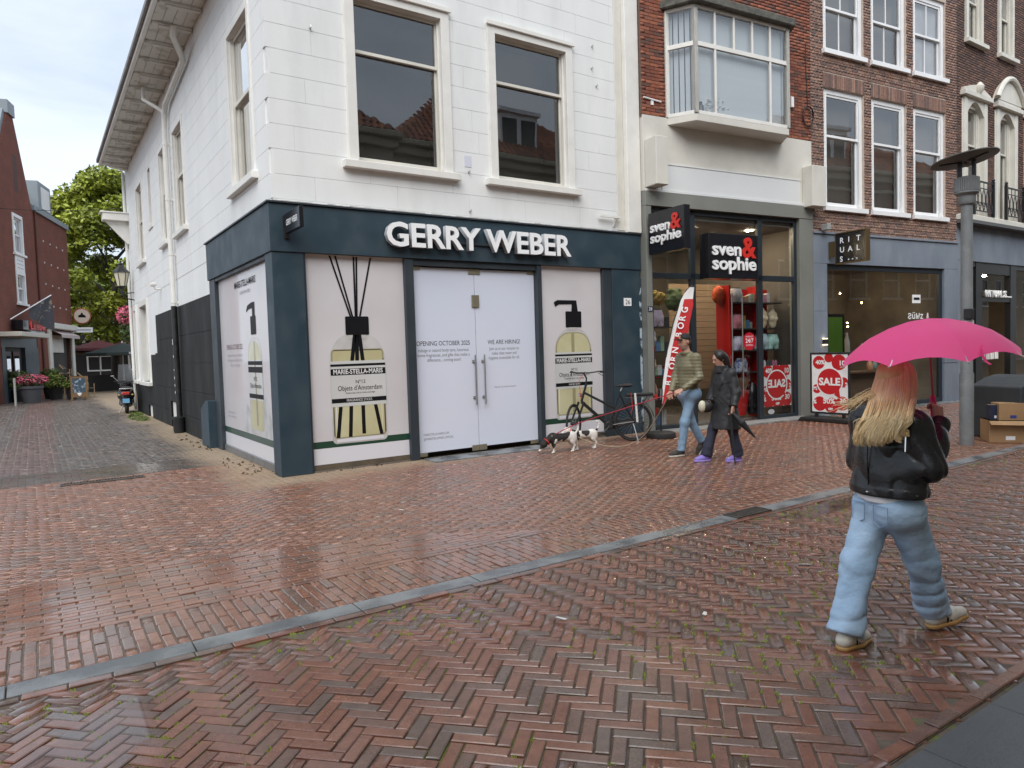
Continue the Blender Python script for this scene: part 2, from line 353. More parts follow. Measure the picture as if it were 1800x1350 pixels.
def surface(fn, lo, hi, h):
    lo = np.array(lo, float); hi = np.array(hi, float); n = np.ceil((hi - lo) / h).astype(int) + 1
    ax = [lo[i] + h * np.arange(n[i]) for i in range(3)]
    P = np.stack(np.meshgrid(*ax, indexing='ij'), -1).astype(np.float32)
    if P.size < 3e5: D = fn(P.astype(float)).astype(np.float32)
    else:        # coarse pass first, fine distances only near the surface
        q = 4; Cc = fn(P[::q, ::q, ::q].astype(float)); near = np.abs(Cc) < q * h * 2.2
        up = lambda A: np.repeat(np.repeat(np.repeat(A, q, 0), q, 1), q, 2)[:n[0], :n[1], :n[2]]
        nb = near.copy()
        for a_ in range(3): nb = nb | np.roll(nb, 1, a_) | np.roll(nb, -1, a_)
        D = up(Cc).astype(np.float32); msk = up(nb); D[msk] = fn(P[msk].astype(float)).astype(np.float32)
    S = D < 0
    c = np.zeros(tuple(n - 1), int)
    for i in (0, 1):
        for j in (0, 1):
            for k in (0, 1): c += S[i:n[0] - 1 + i, j:n[1] - 1 + j, k:n[2] - 1 + k]
    act = (c > 0) & (c < 8); idx = -np.ones(act.shape, int); ci = np.argwhere(act); idx[act] = np.arange(len(ci))
    acc = np.zeros((len(ci), 3)); cnt = np.zeros(len(ci))
    for axis in range(3):
        o1, o2 = [a for a in range(3) if a != axis]
        for p in (0, 1):
            for q in (0, 1):
                A = ci.copy(); A[:, o1] += p; A[:, o2] += q; B = A.copy(); B[:, axis] += 1
                da = D[A[:, 0], A[:, 1], A[:, 2]]; db = D[B[:, 0], B[:, 1], B[:, 2]]; m = (da < 0) != (db < 0)
                t = np.where(m, da / np.where(m, da - db, 1), 0); pt = A.astype(float); pt[:, axis] += t
                acc[m] += pt[m]; cnt[m] += 1
    V = lo + h * acc / cnt[:, None]; F = []
    for axis in range(3):
        o1, o2 = [(1, 2), (2, 0), (0, 1)][axis]
        sl = [slice(None)] * 3; sl2 = [slice(None)] * 3; sl[axis] = slice(0, -1); sl2[axis] = slice(1, None)
        cr = S[tuple(sl)] != S[tuple(sl2)]; E = np.argwhere(cr)
        E = E[(E[:, o1] > 0) & (E[:, o2] > 0) & (E[:, o1] < n[o1] - 1) & (E[:, o2] < n[o2] - 1)]
        if not len(E): continue
        a = E.copy(); b = E.copy(); b[:, o1] -= 1; c_ = b.copy(); c_[:, o2] -= 1; d_ = E.copy(); d_[:, o2] -= 1
        q = np.stack([idx[x[:, 0], x[:, 1], x[:, 2]] for x in (a, b, c_, d_)], 1)
        fl = S[E[:, 0], E[:, 1], E[:, 2]]; q = np.where(fl[:, None], q, q[:, ::-1]); F.append(q[(q >= 0).all(1)])
    return V, np.concatenate(F)
def solid(name, fn, lo, hi, h, mat, parent=None, mats=None, pick=None, relax=1):
    V, F = surface(fn, lo, hi, h)
    for _ in range(relax):       # light smoothing
        s = np.zeros_like(V); c = np.zeros(len(V))
        for i in range(4):
            np.add.at(s, F[:, i], V[F[:, (i + 1) % 4]] + V[F[:, (i + 3) % 4]]); np.add.at(c, F[:, i], 2)
        V = 0.4 * V + 0.6 * s / np.maximum(c, 1)[:, None]
    o = np_mesh(name, V, F, mats or mat, parent, smooth=True)
    if pick is not None:
        C = V[F].mean(1); o.data.polygons.foreach_set('material_index', pick(C).astype(np.int32))
    return o
# ------------------------------------------------------------------ paving
REDS = [(0.194, 0.079, 0.048), (0.165, 0.072, 0.047), (0.217, 0.089, 0.052), (0.137, 0.072, 0.052), (0.182, 0.072, 0.045), (0.128, 0.082, 0.063), (0.205, 0.082, 0.048), (0.154, 0.077, 0.054)]
PALE = [(0.240, 0.109, 0.065), (0.218, 0.101, 0.062), (0.262, 0.120, 0.070), (0.199, 0.101, 0.067), (0.233, 0.101, 0.059), (0.180, 0.109, 0.079)]
GREY = [(0.105, 0.084, 0.070), (0.085, 0.068, 0.057), (0.125, 0.10, 0.082), (0.11, 0.072, 0.056), (0.092, 0.08, 0.07)]
m_road = brick_mat('wet_road_brick', REDS, wet=(0.10, 0.42), bump=0.3)
m_walk = brick_mat('wet_footway_brick', PALE, wet=(0.10, 0.40), bump=0.13, sand=True)
m_alley = brick_mat('alley_sett', GREY, wet=(0.20, 0.55), bump=0.3, sand=True)
m_strip = brick_mat('worn_strip_brick', [(0.125, 0.074, 0.058), (0.108, 0.064, 0.05), (0.14, 0.084, 0.066)], wet=(0.2, 0.5), bump=0.25)
m_joint = brick_mat('mossy_joint', [(0.115, 0.088, 0.066)], rough=0.9, moss=0.56, bump=0.5)
m_joint2 = brick_mat('sandy_joint', [(0.13, 0.09, 0.06)], rough=0.9, bump=0.5, sand=True, wet=(0.6, 0.9))
m_kerb = pbr('bluestone', (0.12, 0.127, 0.132), (0.23, 0.238, 0.24), scale=3.0, rough=0.16, rough2=0.42, bump=0.25, bscale=120, pos=True, detail=8, lo=0.4, hi=0.6)
m_slab = pbr('dark_bluestone', (0.055, 0.059, 0.062), (0.085, 0.09, 0.092), scale=3.5, rough=0.3, rough2=0.5, bump=0.25, bscale=120, pos=True, detail=8)
m_far = pbr('far_brick_paving', (0.13, 0.062, 0.048), (0.09, 0.055, 0.048), scale=14, rough=0.2, rough2=0.45, bump=0.3, bscale=18, pos=True)

def sheet(name, x0, x1, y0, y1, z, mat):
    m = MB(); m.poly([(x0, y0, z), (x1, y0, z), (x1, y1, z), (x0, y1, z)]); o = m.build(name, mat, fix=False)
    return tag(o, kind='structure')
# the ground everywhere: one sheet to the horizon
ground = sheet('ground', -260, 260, -260, 260, -0.060, m_far)

TOP = np.array([[-1, -1], [1, -1], [1, 1], [-1, 1]], float)
BF = np.array([[0, 1, 2, 3], [4, 5, 1, 0], [5, 6, 2, 1], [6, 7, 3, 2], [7, 4, 0, 3], [8, 9, 5, 4], [9, 10, 6, 5], [10, 11, 7, 6], [11, 8, 4, 7]])
def brick_arrays(cx, cy, ang, lx, ly, h=0.0, ch=0.0048, dep=0.028, tilt=None, seed=1):
    """bevelled paving bricks: centre, angle, half sizes -> one vertex and face array"""
    n = len(cx); rg = np.random.default_rng(seed)
    zz = rg.normal(0, 0.0016, n) + h
    tx = rg.normal(0, 0.006, n); ty = rg.normal(0, 0.010, n)
    if tilt is not None: tx *= tilt; ty *= tilt
    ang = ang + rg.normal(0, 0.013, n); cx = cx + rg.normal(0, 0.0012, n); cy = cy + rg.normal(0, 0.0012, n); lx = lx * rg.uniform(0.975, 1.0, n); ly = ly * rg.uniform(0.955, 1.0, n)
    ca, sa = np.cos(ang), np.sin(ang)
    V = np.zeros((n, 12, 3)); rows = ((ch, 0.0), (0.0, -ch * 0.9), (0.0, -dep))
    for r, (ins, dz) in enumerate(rows):
        for k in range(4):
            u = TOP[k, 0] * (lx - ins) ; v = TOP[k, 1] * (ly - ins)
            if r == 0: u = u + rg.normal(0, 0.0012, n); v = v + rg.normal(0, 0.0012, n)
            V[:, r * 4 + k, 0] = cx + u * ca - v * sa
            V[:, r * 4 + k, 1] = cy + u * sa + v * ca
            V[:, r * 4 + k, 2] = zz + dz + u * tx + v * ty
    F = (BF[None] + (np.arange(n) * 12)[:, None, None])
    return V.reshape(-1, 3), F.reshape(-1, 4)
proto_cache = {}
def brick_proto(lx, ly, mat, key, dep=0.028, ch=0.0048):
    if key not in proto_cache:
        V, F = brick_arrays(np.zeros(1), np.zeros(1), np.zeros(1), np.array([lx]), np.array([ly]), tilt=0.0, dep=dep, ch=ch)
        V[:, 2] -= V[0, 2]
        me = bpy.data.meshes.new('brick'); me.from_pydata(V.tolist(), [], F.tolist()); me.materials.append(mat); proto_cache[key] = me
    return proto_cache[key]
def in_view(x, y, marg=0.0):
    P = Vector((x, y, 0)); q = cam.matrix_world.inverted() @ P
    if q.z > -0.3: return False
    f = 1243 / 900.0
    return abs(q.x / -q.z * f) < 1 + marg and abs(q.y / -q.z * f) < 0.75 + marg
def view_mask(cx, cy, marg=0.15):
    M = np.array(cam.matrix_world.inverted()); q = np.stack([cx, cy, np.zeros_like(cx), np.ones_like(cx)], 1) @ M.T
    w = np.maximum(-q[:, 2], 1e-3); f = 1243 / 900.0
    return (q[:, 2] < -0.3) & (np.abs(q[:, 0] / w * f) < 1 + marg) & (np.abs(q[:, 1] / w * f) < 0.75 + marg)
def lay(name, sheet_ob, cx, cy, ang, lx, ly, mat, keep=300, seed=1, tilt=None, rest='brickwork', hh=None):
    cx = np.asarray(cx, float); cy = np.asarray(cy, float); ang = np.asarray(ang, float); lx = np.asarray(lx, float); ly = np.asarray(ly, float)
    h = hh if hh is not None else 0.0
    d = np.hypot(cx - CAMP.x, cy - CAMP.y)
    vis = view_mask(cx, cy, 0.0); full = (lx > lx.max() - 1e-4)
    order = np.argsort(np.where(vis & full, d, 1e9))[:keep]
    order = [i for i in order if vis[i] and full[i]]
    sel = np.zeros(len(cx), bool); sel[order] = True
    if len(order):
        me = brick_proto(float(lx.max()), float(ly.max()), mat, name + mat.name)
        rg = random.Random(seed)
        for i in order:
            o = bpy.data.objects.new(name, me); o.parent = sheet_ob
            tl = 1.0 if tilt is None else tilt
            o.location = (cx[i], cy[i], (h if np.isscalar(h) else h[i]) + rg.gauss(0, 0.0017)); o.rotation_euler = (rg.gauss(0, 0.010) * tl, rg.gauss(0, 0.006) * tl, ang[i] + rg.gauss(0, 0.012))
            COL.objects.link(o)
    k = ~sel
    V, F = brick_arrays(cx[k], cy[k], ang[k], lx[k], ly[k], h=h if np.isscalar(h) else h[k], seed=seed, tilt=tilt)
    o = np_mesh(rest, V, F, mat, sheet_ob); tag(o, kind='stuff')
    return o
# --- zone A: the carriageway in herringbone, bricks at 45 degrees to the street
road = sheet('herringbone_road', -14, 46, -8.60, -5.66, -0.0085, m_joint)
MOD = 0.0695; c45 = math.cos(R(45)); gx = []; gy = []; ga = []
for i in range(-420, 520):
    for j in range(-420, 520):
        d = (i - j) % 6
        if d == 0: a, b, an = i + 1.5, j + 0.5, 0.0
        elif d == 5: a, b, an = i + 0.5, j + 1.5, math.pi / 2
        else: continue
        a *= MOD; b *= MOD
        x = 2.0 + a * c45 - b * c45; y = -7.0 + a * c45 + b * c45
        if -8.57 < y < -5.715 and -4.2 < x < 21: gx.append(x); gy.append(y); ga.append(an + R(45))
gx = np.array(gx); gy = np.array(gy); ga = np.array(ga)
k = view_mask(gx, gy, 0.12); gx, gy, ga = gx[k], gy[k], ga[k]
dip = 0.004 * np.sin(gx * 1.3 + 0.5) * np.sin(gy * 1.9) - np.where((gy > -5.81) | (gy < -8.48), 0.005, 0.0)
lay('brick', road, gx, gy, ga, np.full(len(gx), 0.1005), np.full(len(gx), 0.0308), m_road, keep=300, seed=3, hh=dip)
# border courses along the kerb and along the near band
bx = []; by = []; ba = []
for yy in (-5.705,):
    for i in range(-22, 110): bx.append(i * 0.207); by.append(yy); ba.append(0.0)
for r_, yy in enumerate((-8.565,)):
    for i in range(-10, 40): bx.append(i * 0.207 + 0.1 * r_); by.append(yy); ba.append(0.0)
bx = np.array(bx); by = np.array(by); ba = np.array(ba); k = view_mask(bx, by, 0.1)
lay('border_brick', road, bx[k], by[k], ba[k], np.full(k.sum(), 0.1), np.full(k.sum(), 0.033), m_road, keep=60, seed=5, rest='border_brickwork', hh=0.005)
# --- the flush kerb strip
kerb = sheet('kerb_strip', -14, 46, -5.675, -5.475, -0.013, m_joint)
x = -4.0; rk = random.Random(4)
while x < 20:
    l = rk.uniform(0.9, 1.05)
    m = MB(); m.box(-l / 2 + 0.004, l / 2 - 0.004, -0.085, 0.085, -0.03, 0.006)
    o = m.build('kerb_stone', m_kerb, kerb, bevel=0.004); o.location = (x + l / 2, -5.575, rk.uniform(-0.002, 0.002)); o.rotation_euler = (rk.gauss(0, 0.006), rk.gauss(0, 0.002), 0)
    x += l
# --- zone B: footway
walk = sheet('footway', -14, 46, -5.475, 0.6, -0.010, m_joint2)
sx = []; sy = []; sa = []; sl = []
for i in range(-70, 330):                        # a border of bricks laid across, three deep
    xx = i * 0.0705
    off = 0.1035 if i % 2 else 0.0
    y = -5.470
    segs = [0.207] * 3 if i % 2 == 0 else [0.1035, 0.207, 0.207, 0.1035]
    for s_ in segs:
        sx.append(xx); sy.append(y + s_ / 2); sa.append(math.pi / 2); sl.append(s_ / 2 - 0.0045); y += s_
sx = np.array(sx); sy = np.array(sy); sa = np.array(sa); sl = np.array(sl); k = view_mask(sx, sy, 0.08)
lay('brick', walk, sx[k], sy[k], sa[k], sl[k], np.full(k.sum(), 0.0305), m_walk, keep=150, seed=8, tilt=0.7)
fx = []; fy = []
nr = int((4.84 + 0.66) / 0.0665)
for r_ in range(nr):
    yy = -4.845 + 0.033 + r_ * 0.0665
    for i in range(-24, 130):
        xx = i * 0.207 + (0.1035 if r_ % 2 else 0.0) + rk.uniform(-0.006, 0.006)
        if xx < -5.2 or (yy > -0.45 and 2.15 < xx < 4.45) or (yy > 0 and xx > 0.05): continue
        fx.append(xx); fy.append(yy + 0.006 * math.sin(xx * 0.8 + 1))
fx = np.array(fx); fy = np.array(fy); k = view_mask(fx, fy, 0.08)
fx, fy = fx[k], fy[k]
lay('stretcher_brick', walk, fx, fy, np.zeros(len(fx)), np.full(len(fx), 0.0995), np.full(len(fx), 0.0300), m_walk, keep=300, seed=9, tilt=0.6, rest='stretcher_brickwork')
# right-hand part of the footway narrows towards the next fronts; the fronts stand on it
# --- alley setts
alley = sheet('alley_paving', -16, 8, 0.6, 80, -0.0105, m_joint2)
lx_ = []; ly_ = []; la_ = []; ll_ = []
ra = random.Random(11)
def alley_axis(y):            # the alley swings to the right beyond the corner building
    return -2.05 + (0.0 if y < 14 else (y - 14) * 0.10)
y = 0.66; row = 0
while y < 30:
    cxm = alley_axis(y); x = -5.6 + (0.1 if row % 2 else 0.0)
    dy = 0.105 if y > 1.8 else 0.0665
    while x < 0.05 + max(0, (y - 17) * 0.25):
        w = 0.207 if dy < 0.09 else 0.19
        inner = abs(x - cxm) < 0.55 and y > 3.4
        lx_.append(x); ly_.append(y); la_.append(0.0); ll_.append(w / 2 - 0.005)
        x += w
    y += dy; row += 1
lx_ = np.array(lx_); ly_ = np.array(ly_); ll_ = np.array(ll_)
thin = ly_ < 1.86; k = view_mask(lx_, ly_, 0.05)
a = k & thin
V, F = brick_arrays(lx_[a], ly_[a], np.zeros(a.sum()), ll_[a], np.full(a.sum(), 0.030), seed=12); tag(np_mesh('brickwork', V, F, m_walk, alley), kind='stuff')
strip = (np.abs(lx_ + 3.15 - 0.02 * ly_) < 0.42) & (ly_ > 3.3)
a = k & ~thin & strip
V, F = brick_arrays(lx_[a], ly_[a], np.zeros(a.sum()), ll_[a], np.full(a.sum(), 0.049), seed=13); tag(np_mesh('brick_strip', V, F, m_strip, alley), kind='stuff')
a = k & ~thin & ~strip
lay('sett', alley, lx_[a], ly_[a], np.zeros(a.sum()), ll_[a], np.full(a.sum(), 0.049), m_alley, keep=200, seed=14, tilt=1.4, rest='setts')
# --- near band of dark stone slabs at lower right
band = sheet('stone_band', -14, 46, -9.05, -8.60, -0.012, m_joint)
x = -3.0
while x < 6:
    l = 0.62; m = MB(); m.box(-l / 2 + 0.003, l / 2 - 0.003, -0.195, 0.195, -0.03, 0.004)
    o = m.build('stone_slab', m_slab, band, bevel=0.003); o.location = (x + l / 2, -8.825, rk.uniform(-0.002, 0.001)); x += l
near = sheet('near_footway', -14, 46, -14.5, -9.05, -0.011, m_joint)
nx = []; ny = []
for r_ in range(30):
    for i in range(-20, 40): nx.append(i * 0.207 + (0.1 if r_ % 2 else 0)); ny.append(-9.09 - r_ * 0.0665)
nx = np.array(nx); ny = np.array(ny); k = view_mask(nx, ny, 0.2)
V, F = brick_arrays(nx[k], ny[k], np.zeros(k.sum()), np.full(k.sum(), 0.0995), np.full(k.sum(), 0.030), seed=15); tag(np_mesh('brickwork', V, F, m_road, near), kind='stuff')
# --- drain grate in the kerb line, one in the alley, stone door sill slabs
def grate(name, label, loc, lx, ly, n, rz=0.0):
    g = thing(name, label, 'drain', loc, rz)
    m = MB(); m.box(-lx, lx, -ly, -ly + 0.02, -0.02, 0.010).box(-lx, lx, ly - 0.02, ly, -0.02, 0.010).box(-lx, -lx + 0.02, -ly + 0.02, ly - 0.02, -0.02, 0.010).box(lx - 0.02, lx, -ly + 0.02, ly - 0.02, -0.02, 0.010)
    m.build('frame', m_iron, g)
    for i in range(n):
        m = MB(); xx = -lx + 0.02 + (i + 0.5) * (2 * lx - 0.04) / n; m.box(xx - 0.008, xx + 0.008, -ly + 0.02, ly - 0.02, -0.015, 0.008); m.build('bar', m_iron, g)
    m = MB(); m.box(-lx + 0.02, lx - 0.02, -ly + 0.02, ly - 0.02, -0.03, -0.009); m.build('pit', black_plastic, g)
m_iron = pbr('cast_iron', (0.06, 0.058, 0.055), (0.10, 0.085, 0.07), scale=20, rough=0.35, rough2=0.6, metal=0.3)
grate('drain_grate', 'dark slotted iron drain grate set in the kerb strip', (2.95, -5.575, 0.006), 0.26, 0.095, 14)
grate('drain_grate', 'wide weathered iron drain grate across the alley mouth', (-2.12, 1.55, 0.004), 0.52, 0.10, 26)
m = MB(); m.box(2.2, 3.3, -0.43, 0.0, -0.03, 0.012); m.build('door_slab', m_kerb, walk, bevel=0.004)
m = MB(); m.box(3.305, 4.4, -0.43, 0.0, -0.03, 0.012); m.build('door_slab', m_kerb, walk, bevel=0.004)
# moss tufts in the joints
mo = MB(); rm = random.Random(21)
m_moss = pbr('moss', (0.30, 0.36, 0.05), (0.18, 0.24, 0.03), scale=60, rough=0.9)
for q in range(2600):
    i = rm.randrange(len(gx)); x, y, an = gx[i], gy[i], ga[i]
    pn = math.sin(x * 1.9 + 0.7) * math.sin(y * 2.3 + x) + rm.uniform(-0.5, 0.5)
    if pn < 0.25: continue
    s_ = rm.choice((-1, 1)); t = rm.uniform(-0.09, 0.09); v = 0.0345 * s_
    px = x + t * math.cos(an) - v * math.sin(an); py = y + t * math.sin(an) + v * math.cos(an)
    for w in range(rm.randrange(3, 8)):
        qx = px + rm.gauss(0, 0.012) * math.cos(an); qy = py + rm.gauss(0, 0.012) * math.sin(an); r0 = rm.uniform(0.003, 0.007); hz = rm.uniform(0.000, 0.008)
        mo.add([(qx - r0, qy - r0, -0.012), (qx + r0, qy - r0, -0.012), (qx + r0, qy + r0, -0.012), (qx - r0, qy + r0, -0.012), (qx + rm.gauss(0, .003), qy + rm.gauss(0, .003), hz)], [(0, 1, 4), (1, 2, 4), (2, 3, 4), (3, 0, 4)])
tag(mo.build('moss', m_moss, fix=False), 'bright green moss growing in the joints of the herringbone road', 'moss', kind='stuff')
# shallow puddles
m_water = glass_mat('puddle_water', (0.93, 0.93, 0.93), ior=1.33, boost=1.1)
def puddle(cx, cy, rx, ry, rz, seed, z=0.0035):
    rp = random.Random(seed); ph = [rp.uniform(0, 6.28) for _ in range(5)]; pts = []
    for i in range(48):
        t = 2 * math.pi * i / 48; rr = 1 + 0.22 * math.sin(2 * t + ph[0]) + 0.15 * math.sin(3 * t + ph[1]) + 0.10 * math.sin(5 * t + ph[2]) + 0.06 * math.sin(9 * t + ph[3])
        u, v = rx * rr * math.cos(t), ry * rr * math.sin(t); pts.append((cx + u * math.cos(rz) - v * math.sin(rz), cy + u * math.sin(rz) + v * math.cos(rz), z))
    o = MB().poly(pts).build('puddle', m_water, fix=False); tag(o, kind='structure')
puddle(-2.75, -6.45, 0.34, 0.26, 0.4, 1); puddle(3.75, -5.95, 0.75, 0.13, -0.02, 2); puddle(1.0, -7.95, 0.13, 0.30, 1.0, 5)
# ------------------------------------------------------------------ generic facade pieces
def Tfront(u, d, z): return (u, d, z)            # d grows inwards
def Tside(u, d, z): return (d, u, z)
def solid_wall(name, T, u0, u1, z0, z1, holes, d0, d1, mat, parent):
    us = sorted({u0, u1, *[h[0] for h in holes], *[h[1] for h in holes]}); zs = sorted({z0, z1, *[h[2] for h in holes], *[h[3] for h in holes]})
    us = [u for u in us if u0 <= u <= u1]; zs = [z for z in zs if z0 <= z <= z1]
    m = MB(T)
    for b, c in zip(zs, zs[1:]):
        run = None
        for a, e in zip(us, us[1:]):
            inside = any(h[0] < (a + e) / 2 < h[1] and h[2] < (b + c) / 2 < h[3] for h in holes)
            if not inside:
                if run is None: run = a
                end = e
            if inside or e == us[-1]:
                if run is not None: m.box(run, end, d0, d1, b, c); run = None
    return m.build(name, mat, parent)
def cut_rect(rects, h):
    out = []
    for (a, b, c, d) in rects:
        if h[0] >= b or h[1] <= a or h[2] >= d or h[3] <= c: out.append((a, b, c, d)); continue
        if h[2] > c: out.append((a, b, c, h[2]))
        if h[3] < d: out.append((a, b, h[3], d))
        z0, z1 = max(c, h[2]), min(d, h[3])
        if h[0] > a: out.append((a, h[0], z0, z1))
        if h[1] < b: out.append((h[1], b, z0, z1))
    return [r for r in out if r[1] - r[0] > 0.004 and r[3] - r[2] > 0.004]
def stone_courses(name, T, u0, u1, zs, lens, holes, d0, d1, mat, parent, gap=0.009, seed=1, stag=0.5):
    """courses of rendered blocks with recessed joints, cut round the openings"""
    rg = random.Random(seed); n = 0
    for r in range(len(zs) - 1):
        u = u0 - (lens * stag if r % 2 else 0) + rg.uniform(-0.1, 0.1)
        while u < u1:
            l = lens * rg.uniform(0.85, 1.15); a = max(u, u0); b = min(u + l, u1); u += l
            if b - a < 0.05: continue
            g = gap / 2
            rects = [(a + g, b - g, zs[r] + g, zs[r + 1] - g)]
            for h in holes: rects = cut_rect(rects, h)
            if not rects: continue
            m = MB(T)
            for q in rects: m.box(q[0], q[1], d0, d1, q[2], q[3])
            m.build(name, mat, parent); n += 1
    return n
def sash_window(parent, T, u0, u1, z0, z1, rec, mats, split=0.6, cas=0.10, sash=0.06, sill=0.07, proud=0.03, hood=True, bars=0, pane=None, room=None, name='window', roomd=1.2, sillh=0.11, casd=None, upbars=None, blind=None, sillx=0.10):
    """double-hung window: casing lining the opening, two sashes, panes, sill, a dim room behind"""
    mc, ms = mats; cd0 = -proud
    m = MB(T); c1 = rec + 0.06
    m.box(u0, u0 + cas, cd0, c1, z0, z1).box(u1 - cas, u1, cd0, c1, z0, z1).box(u0 + cas, u1 - cas, cd0, c1, z1 - cas * 1.15, z1)
    m.box(u0 + cas, u1 - cas, rec - 0.02, c1, z0, z0 + 0.05)
    if hood: m.box(u0 - 0.03, u1 + 0.03, cd0 - 0.04, cd0 - 0.001, z1 - 0.055, z1 + 0.015)
    # inner moulding step
    m.box(u0 + cas, u0 + cas + 0.03, rec - 0.075, rec - 0.03, z0 + 0.05, z1 - cas * 1.15).box(u1 - cas - 0.03, u1 - cas, rec - 0.075, rec - 0.03, z0 + 0.05, z1 - cas * 1.15)
    w = m.build(name, mc, parent, bevel=0.004)
    a, b, c, d = u0 + cas, u1 - cas, z0 + 0.05, z1 - cas * 1.15
    zm = c + (d - c) * split; pm = pane or glass
    for (q0, q1, dd) in ((zm - 0.01, d, rec - 0.03), (c, zm + 0.045, rec + 0.012)):
        m = MB(T); t = 0.04; lo = sash * (1.25 if q0 == c else 1.0)
        m.box(a, a + sash, dd, dd + t, q0, q1).box(b - sash, b, dd, dd + t, q0, q1).box(a + sash, b - sash, dd, dd + t, q0, q0 + lo).box(a + sash, b - sash, dd, dd + t, q1 - sash, q1)
        nb = bars if q0 == c or upbars is None else upbars
        for k in range(nb):
            x = a + (b - a) * (k + 1) / (nb + 1); m.box(x - 0.014, x + 0.014, dd + 0.005, dd + t - 0.005, q0 + lo, q1 - sash)
        m.build('sash', ms, w, bevel=0.003)
        m = MB(T); m.poly([(a + sash - 0.005, dd + 0.02, q0 + lo - 0.005), (b - sash + 0.005, dd + 0.02, q0 + lo - 0.005), (b - sash + 0.005, dd + 0.02, q1 - sash + 0.005), (a + sash - 0.005, dd + 0.02, q1 - sash + 0.005)])
        m.build('pane', pm, w, fix=False)
    if sill:
        m = MB(T); m.box(u0 - sillx, u1 + sillx, -sill - proud, rec, z0 - sillh, z0 - 0.002); m.build('sill', mc, w, bevel=0.006)
    if room:
        m = MB(T); e = rec + 0.07; g = 0.35
        for quad in (((u0 - g, e + roomd, z0 - .5), (u1 + g, e + roomd, z0 - .5), (u1 + g, e + roomd, z1 + .3), (u0 - g, e + roomd, z1 + .3)),
                     ((u0 - g, e, z0 - .5), (u0 - g, e + roomd, z0 - .5), (u0 - g, e + roomd, z1 + .3), (u0 - g, e, z1 + .3)),
                     ((u1 + g, e, z0 - .5), (u1 + g, e + roomd, z0 - .5), (u1 + g, e + roomd, z1 + .3), (u1 + g, e, z1 + .3)),
                     ((u0 - g, e, z1 + .3), (u1 + g, e, z1 + .3), (u1 + g, e + roomd, z1 + .3), (u0 - g, e + roomd, z1 + .3)),
                     ((u0 - g, e, z0 - .5), (u1 + g, e, z0 - .5), (u1 + g, e + roomd, z0 - .5), (u0 - g, e + roomd, z0 - .5))): m.poly(list(quad))
        m.build('room', room, w, fix=False)
    if blind:
        m = MB(T); m.box(a + 0.01, b - 0.01, rec + 0.075, rec + 0.085, z0 + 0.06, z1 - 0.1); m.build('blind', blind, w)
    return w
# ------------------------------------------------------------------ the white corner building
cb = thing('corner_building', 'white stuccoed corner building with slate blue shopfront and overhanging side eaves', 'building', (0, 0, 0))
ZC = [3.907 + 0.3435 * k for k in range(-1, 17)]
WF = [(1.15, 2.90, 4.55, 7.12), (3.62, 5.42, 4.55, 7.12)]
solid_wall('front_wall', Tfront, 0.02, 7.0, 3.15, 9.2, WF, 0.006, 0.35, white_wall, cb)
stone_courses('stucco_block', Tfront, 0.0, 6.46, ZC, 1.25, WF + [(-1, 8, 2, 3.86)], 0.0, 0.03, white_wall, cb, gap=0.006, seed=2)
LEN = 17.0
WS = [(0.72, 2.16, 4.42, 6.93), (6.28, 7.6, 4.55, 6.88), (8.75, 9.7, 4.6, 6.92), (11.25, 11.85, 5.4, 6.98), (12.97, 14.4, 4.65, 6.98)]
LOW = [(13.1, 15.0, 1.06, 3.52), (15.8, 16.55, 1.07, 3.5)]
solid_wall('side_wall', Tside, 0.36, LEN, 3.15, 9.2, WS + [(h[0], h[1], h[2], h[3]) for h in LOW], 0.006, 0.32, white_wall, cb)
stone_courses('stucco_block', Tside, 0.03, LEN, ZC, 1.6, WS + LOW + [(-1, 4.22, 2, 3.86)], 0.0, 0.03, white_wall, cb, gap=0.006, seed=3)
ZL = [2.92 - 0.55 * k for k in range(0, 6)][::-1]
# lower wall: white above, painted black below with a stepped edge
solid_wall('lower_wall', Tside, 4.22, LEN, 0.0, 3.15, LOW + [(9.0, 9.8, -1, 0.66), (13.25, 14.1, -1, 0.36)], 0.014, 0.32, black_wall, cb)
STEP = [(13.0, LEN, 1.06, 4.0), (12.1, 13.0, 1.86, 4.0), (11.7, 12.1, 1.9, 4.0)]
stone_courses('black_block', Tside, 4.22, LEN, [-0.3, 0.42, 1.0, 1.62, 2.25, 2.93], 2.4, LOW + STEP + [(9.0, 9.8, -1, 0.66), (13.25, 14.1, -1, 0.36)], 0.0, 0.03, black_wall, cb, seed=5, gap=0.007)
m = MB(Tside)
for q in [(4.22, 11.7, 2.935, 3.21), (11.7, 12.1, 1.9, 3.21), (12.1, 13.0, 1.865, 3.21), (15.0, 15.8, 1.065, 3.21), (16.55, LEN, 1.065, 3.21), (13.0, 13.1, 1.065, 3.21)]: m.box(q[0], q[1], -0.002, 0.03, q[2], q[3])
m.build('painted_field', white_wall, cb)
for h in WF: sash_window(cb, Tfront, *h, 0.11, (white_paint, cream_paint), split=0.68, cas=0.15, room=dark_room, sash=0.05, proud=0.05)
for i, h in enumerate(WS):
    if i == 3: sash_window(cb, Tside, *h, 0.16, (white_paint, white_paint), split=0.5, cas=0.06, sash=0.03, hood=False, room=dark_room, proud=0.0, sill=0.03)
    else: sash_window(cb, Tside, *h, 0.10, (white_paint, cream_paint), split=0.55, cas=0.10, hood=False, room=dark_room, bars=0 if i == 0 else 1, proud=0.025)
for h in LOW: sash_window(cb, Tside, *h, 0.22, (white_paint, white_paint), split=0.5, cas=0.14, hood=False, room=dark_room, proud=0.04)
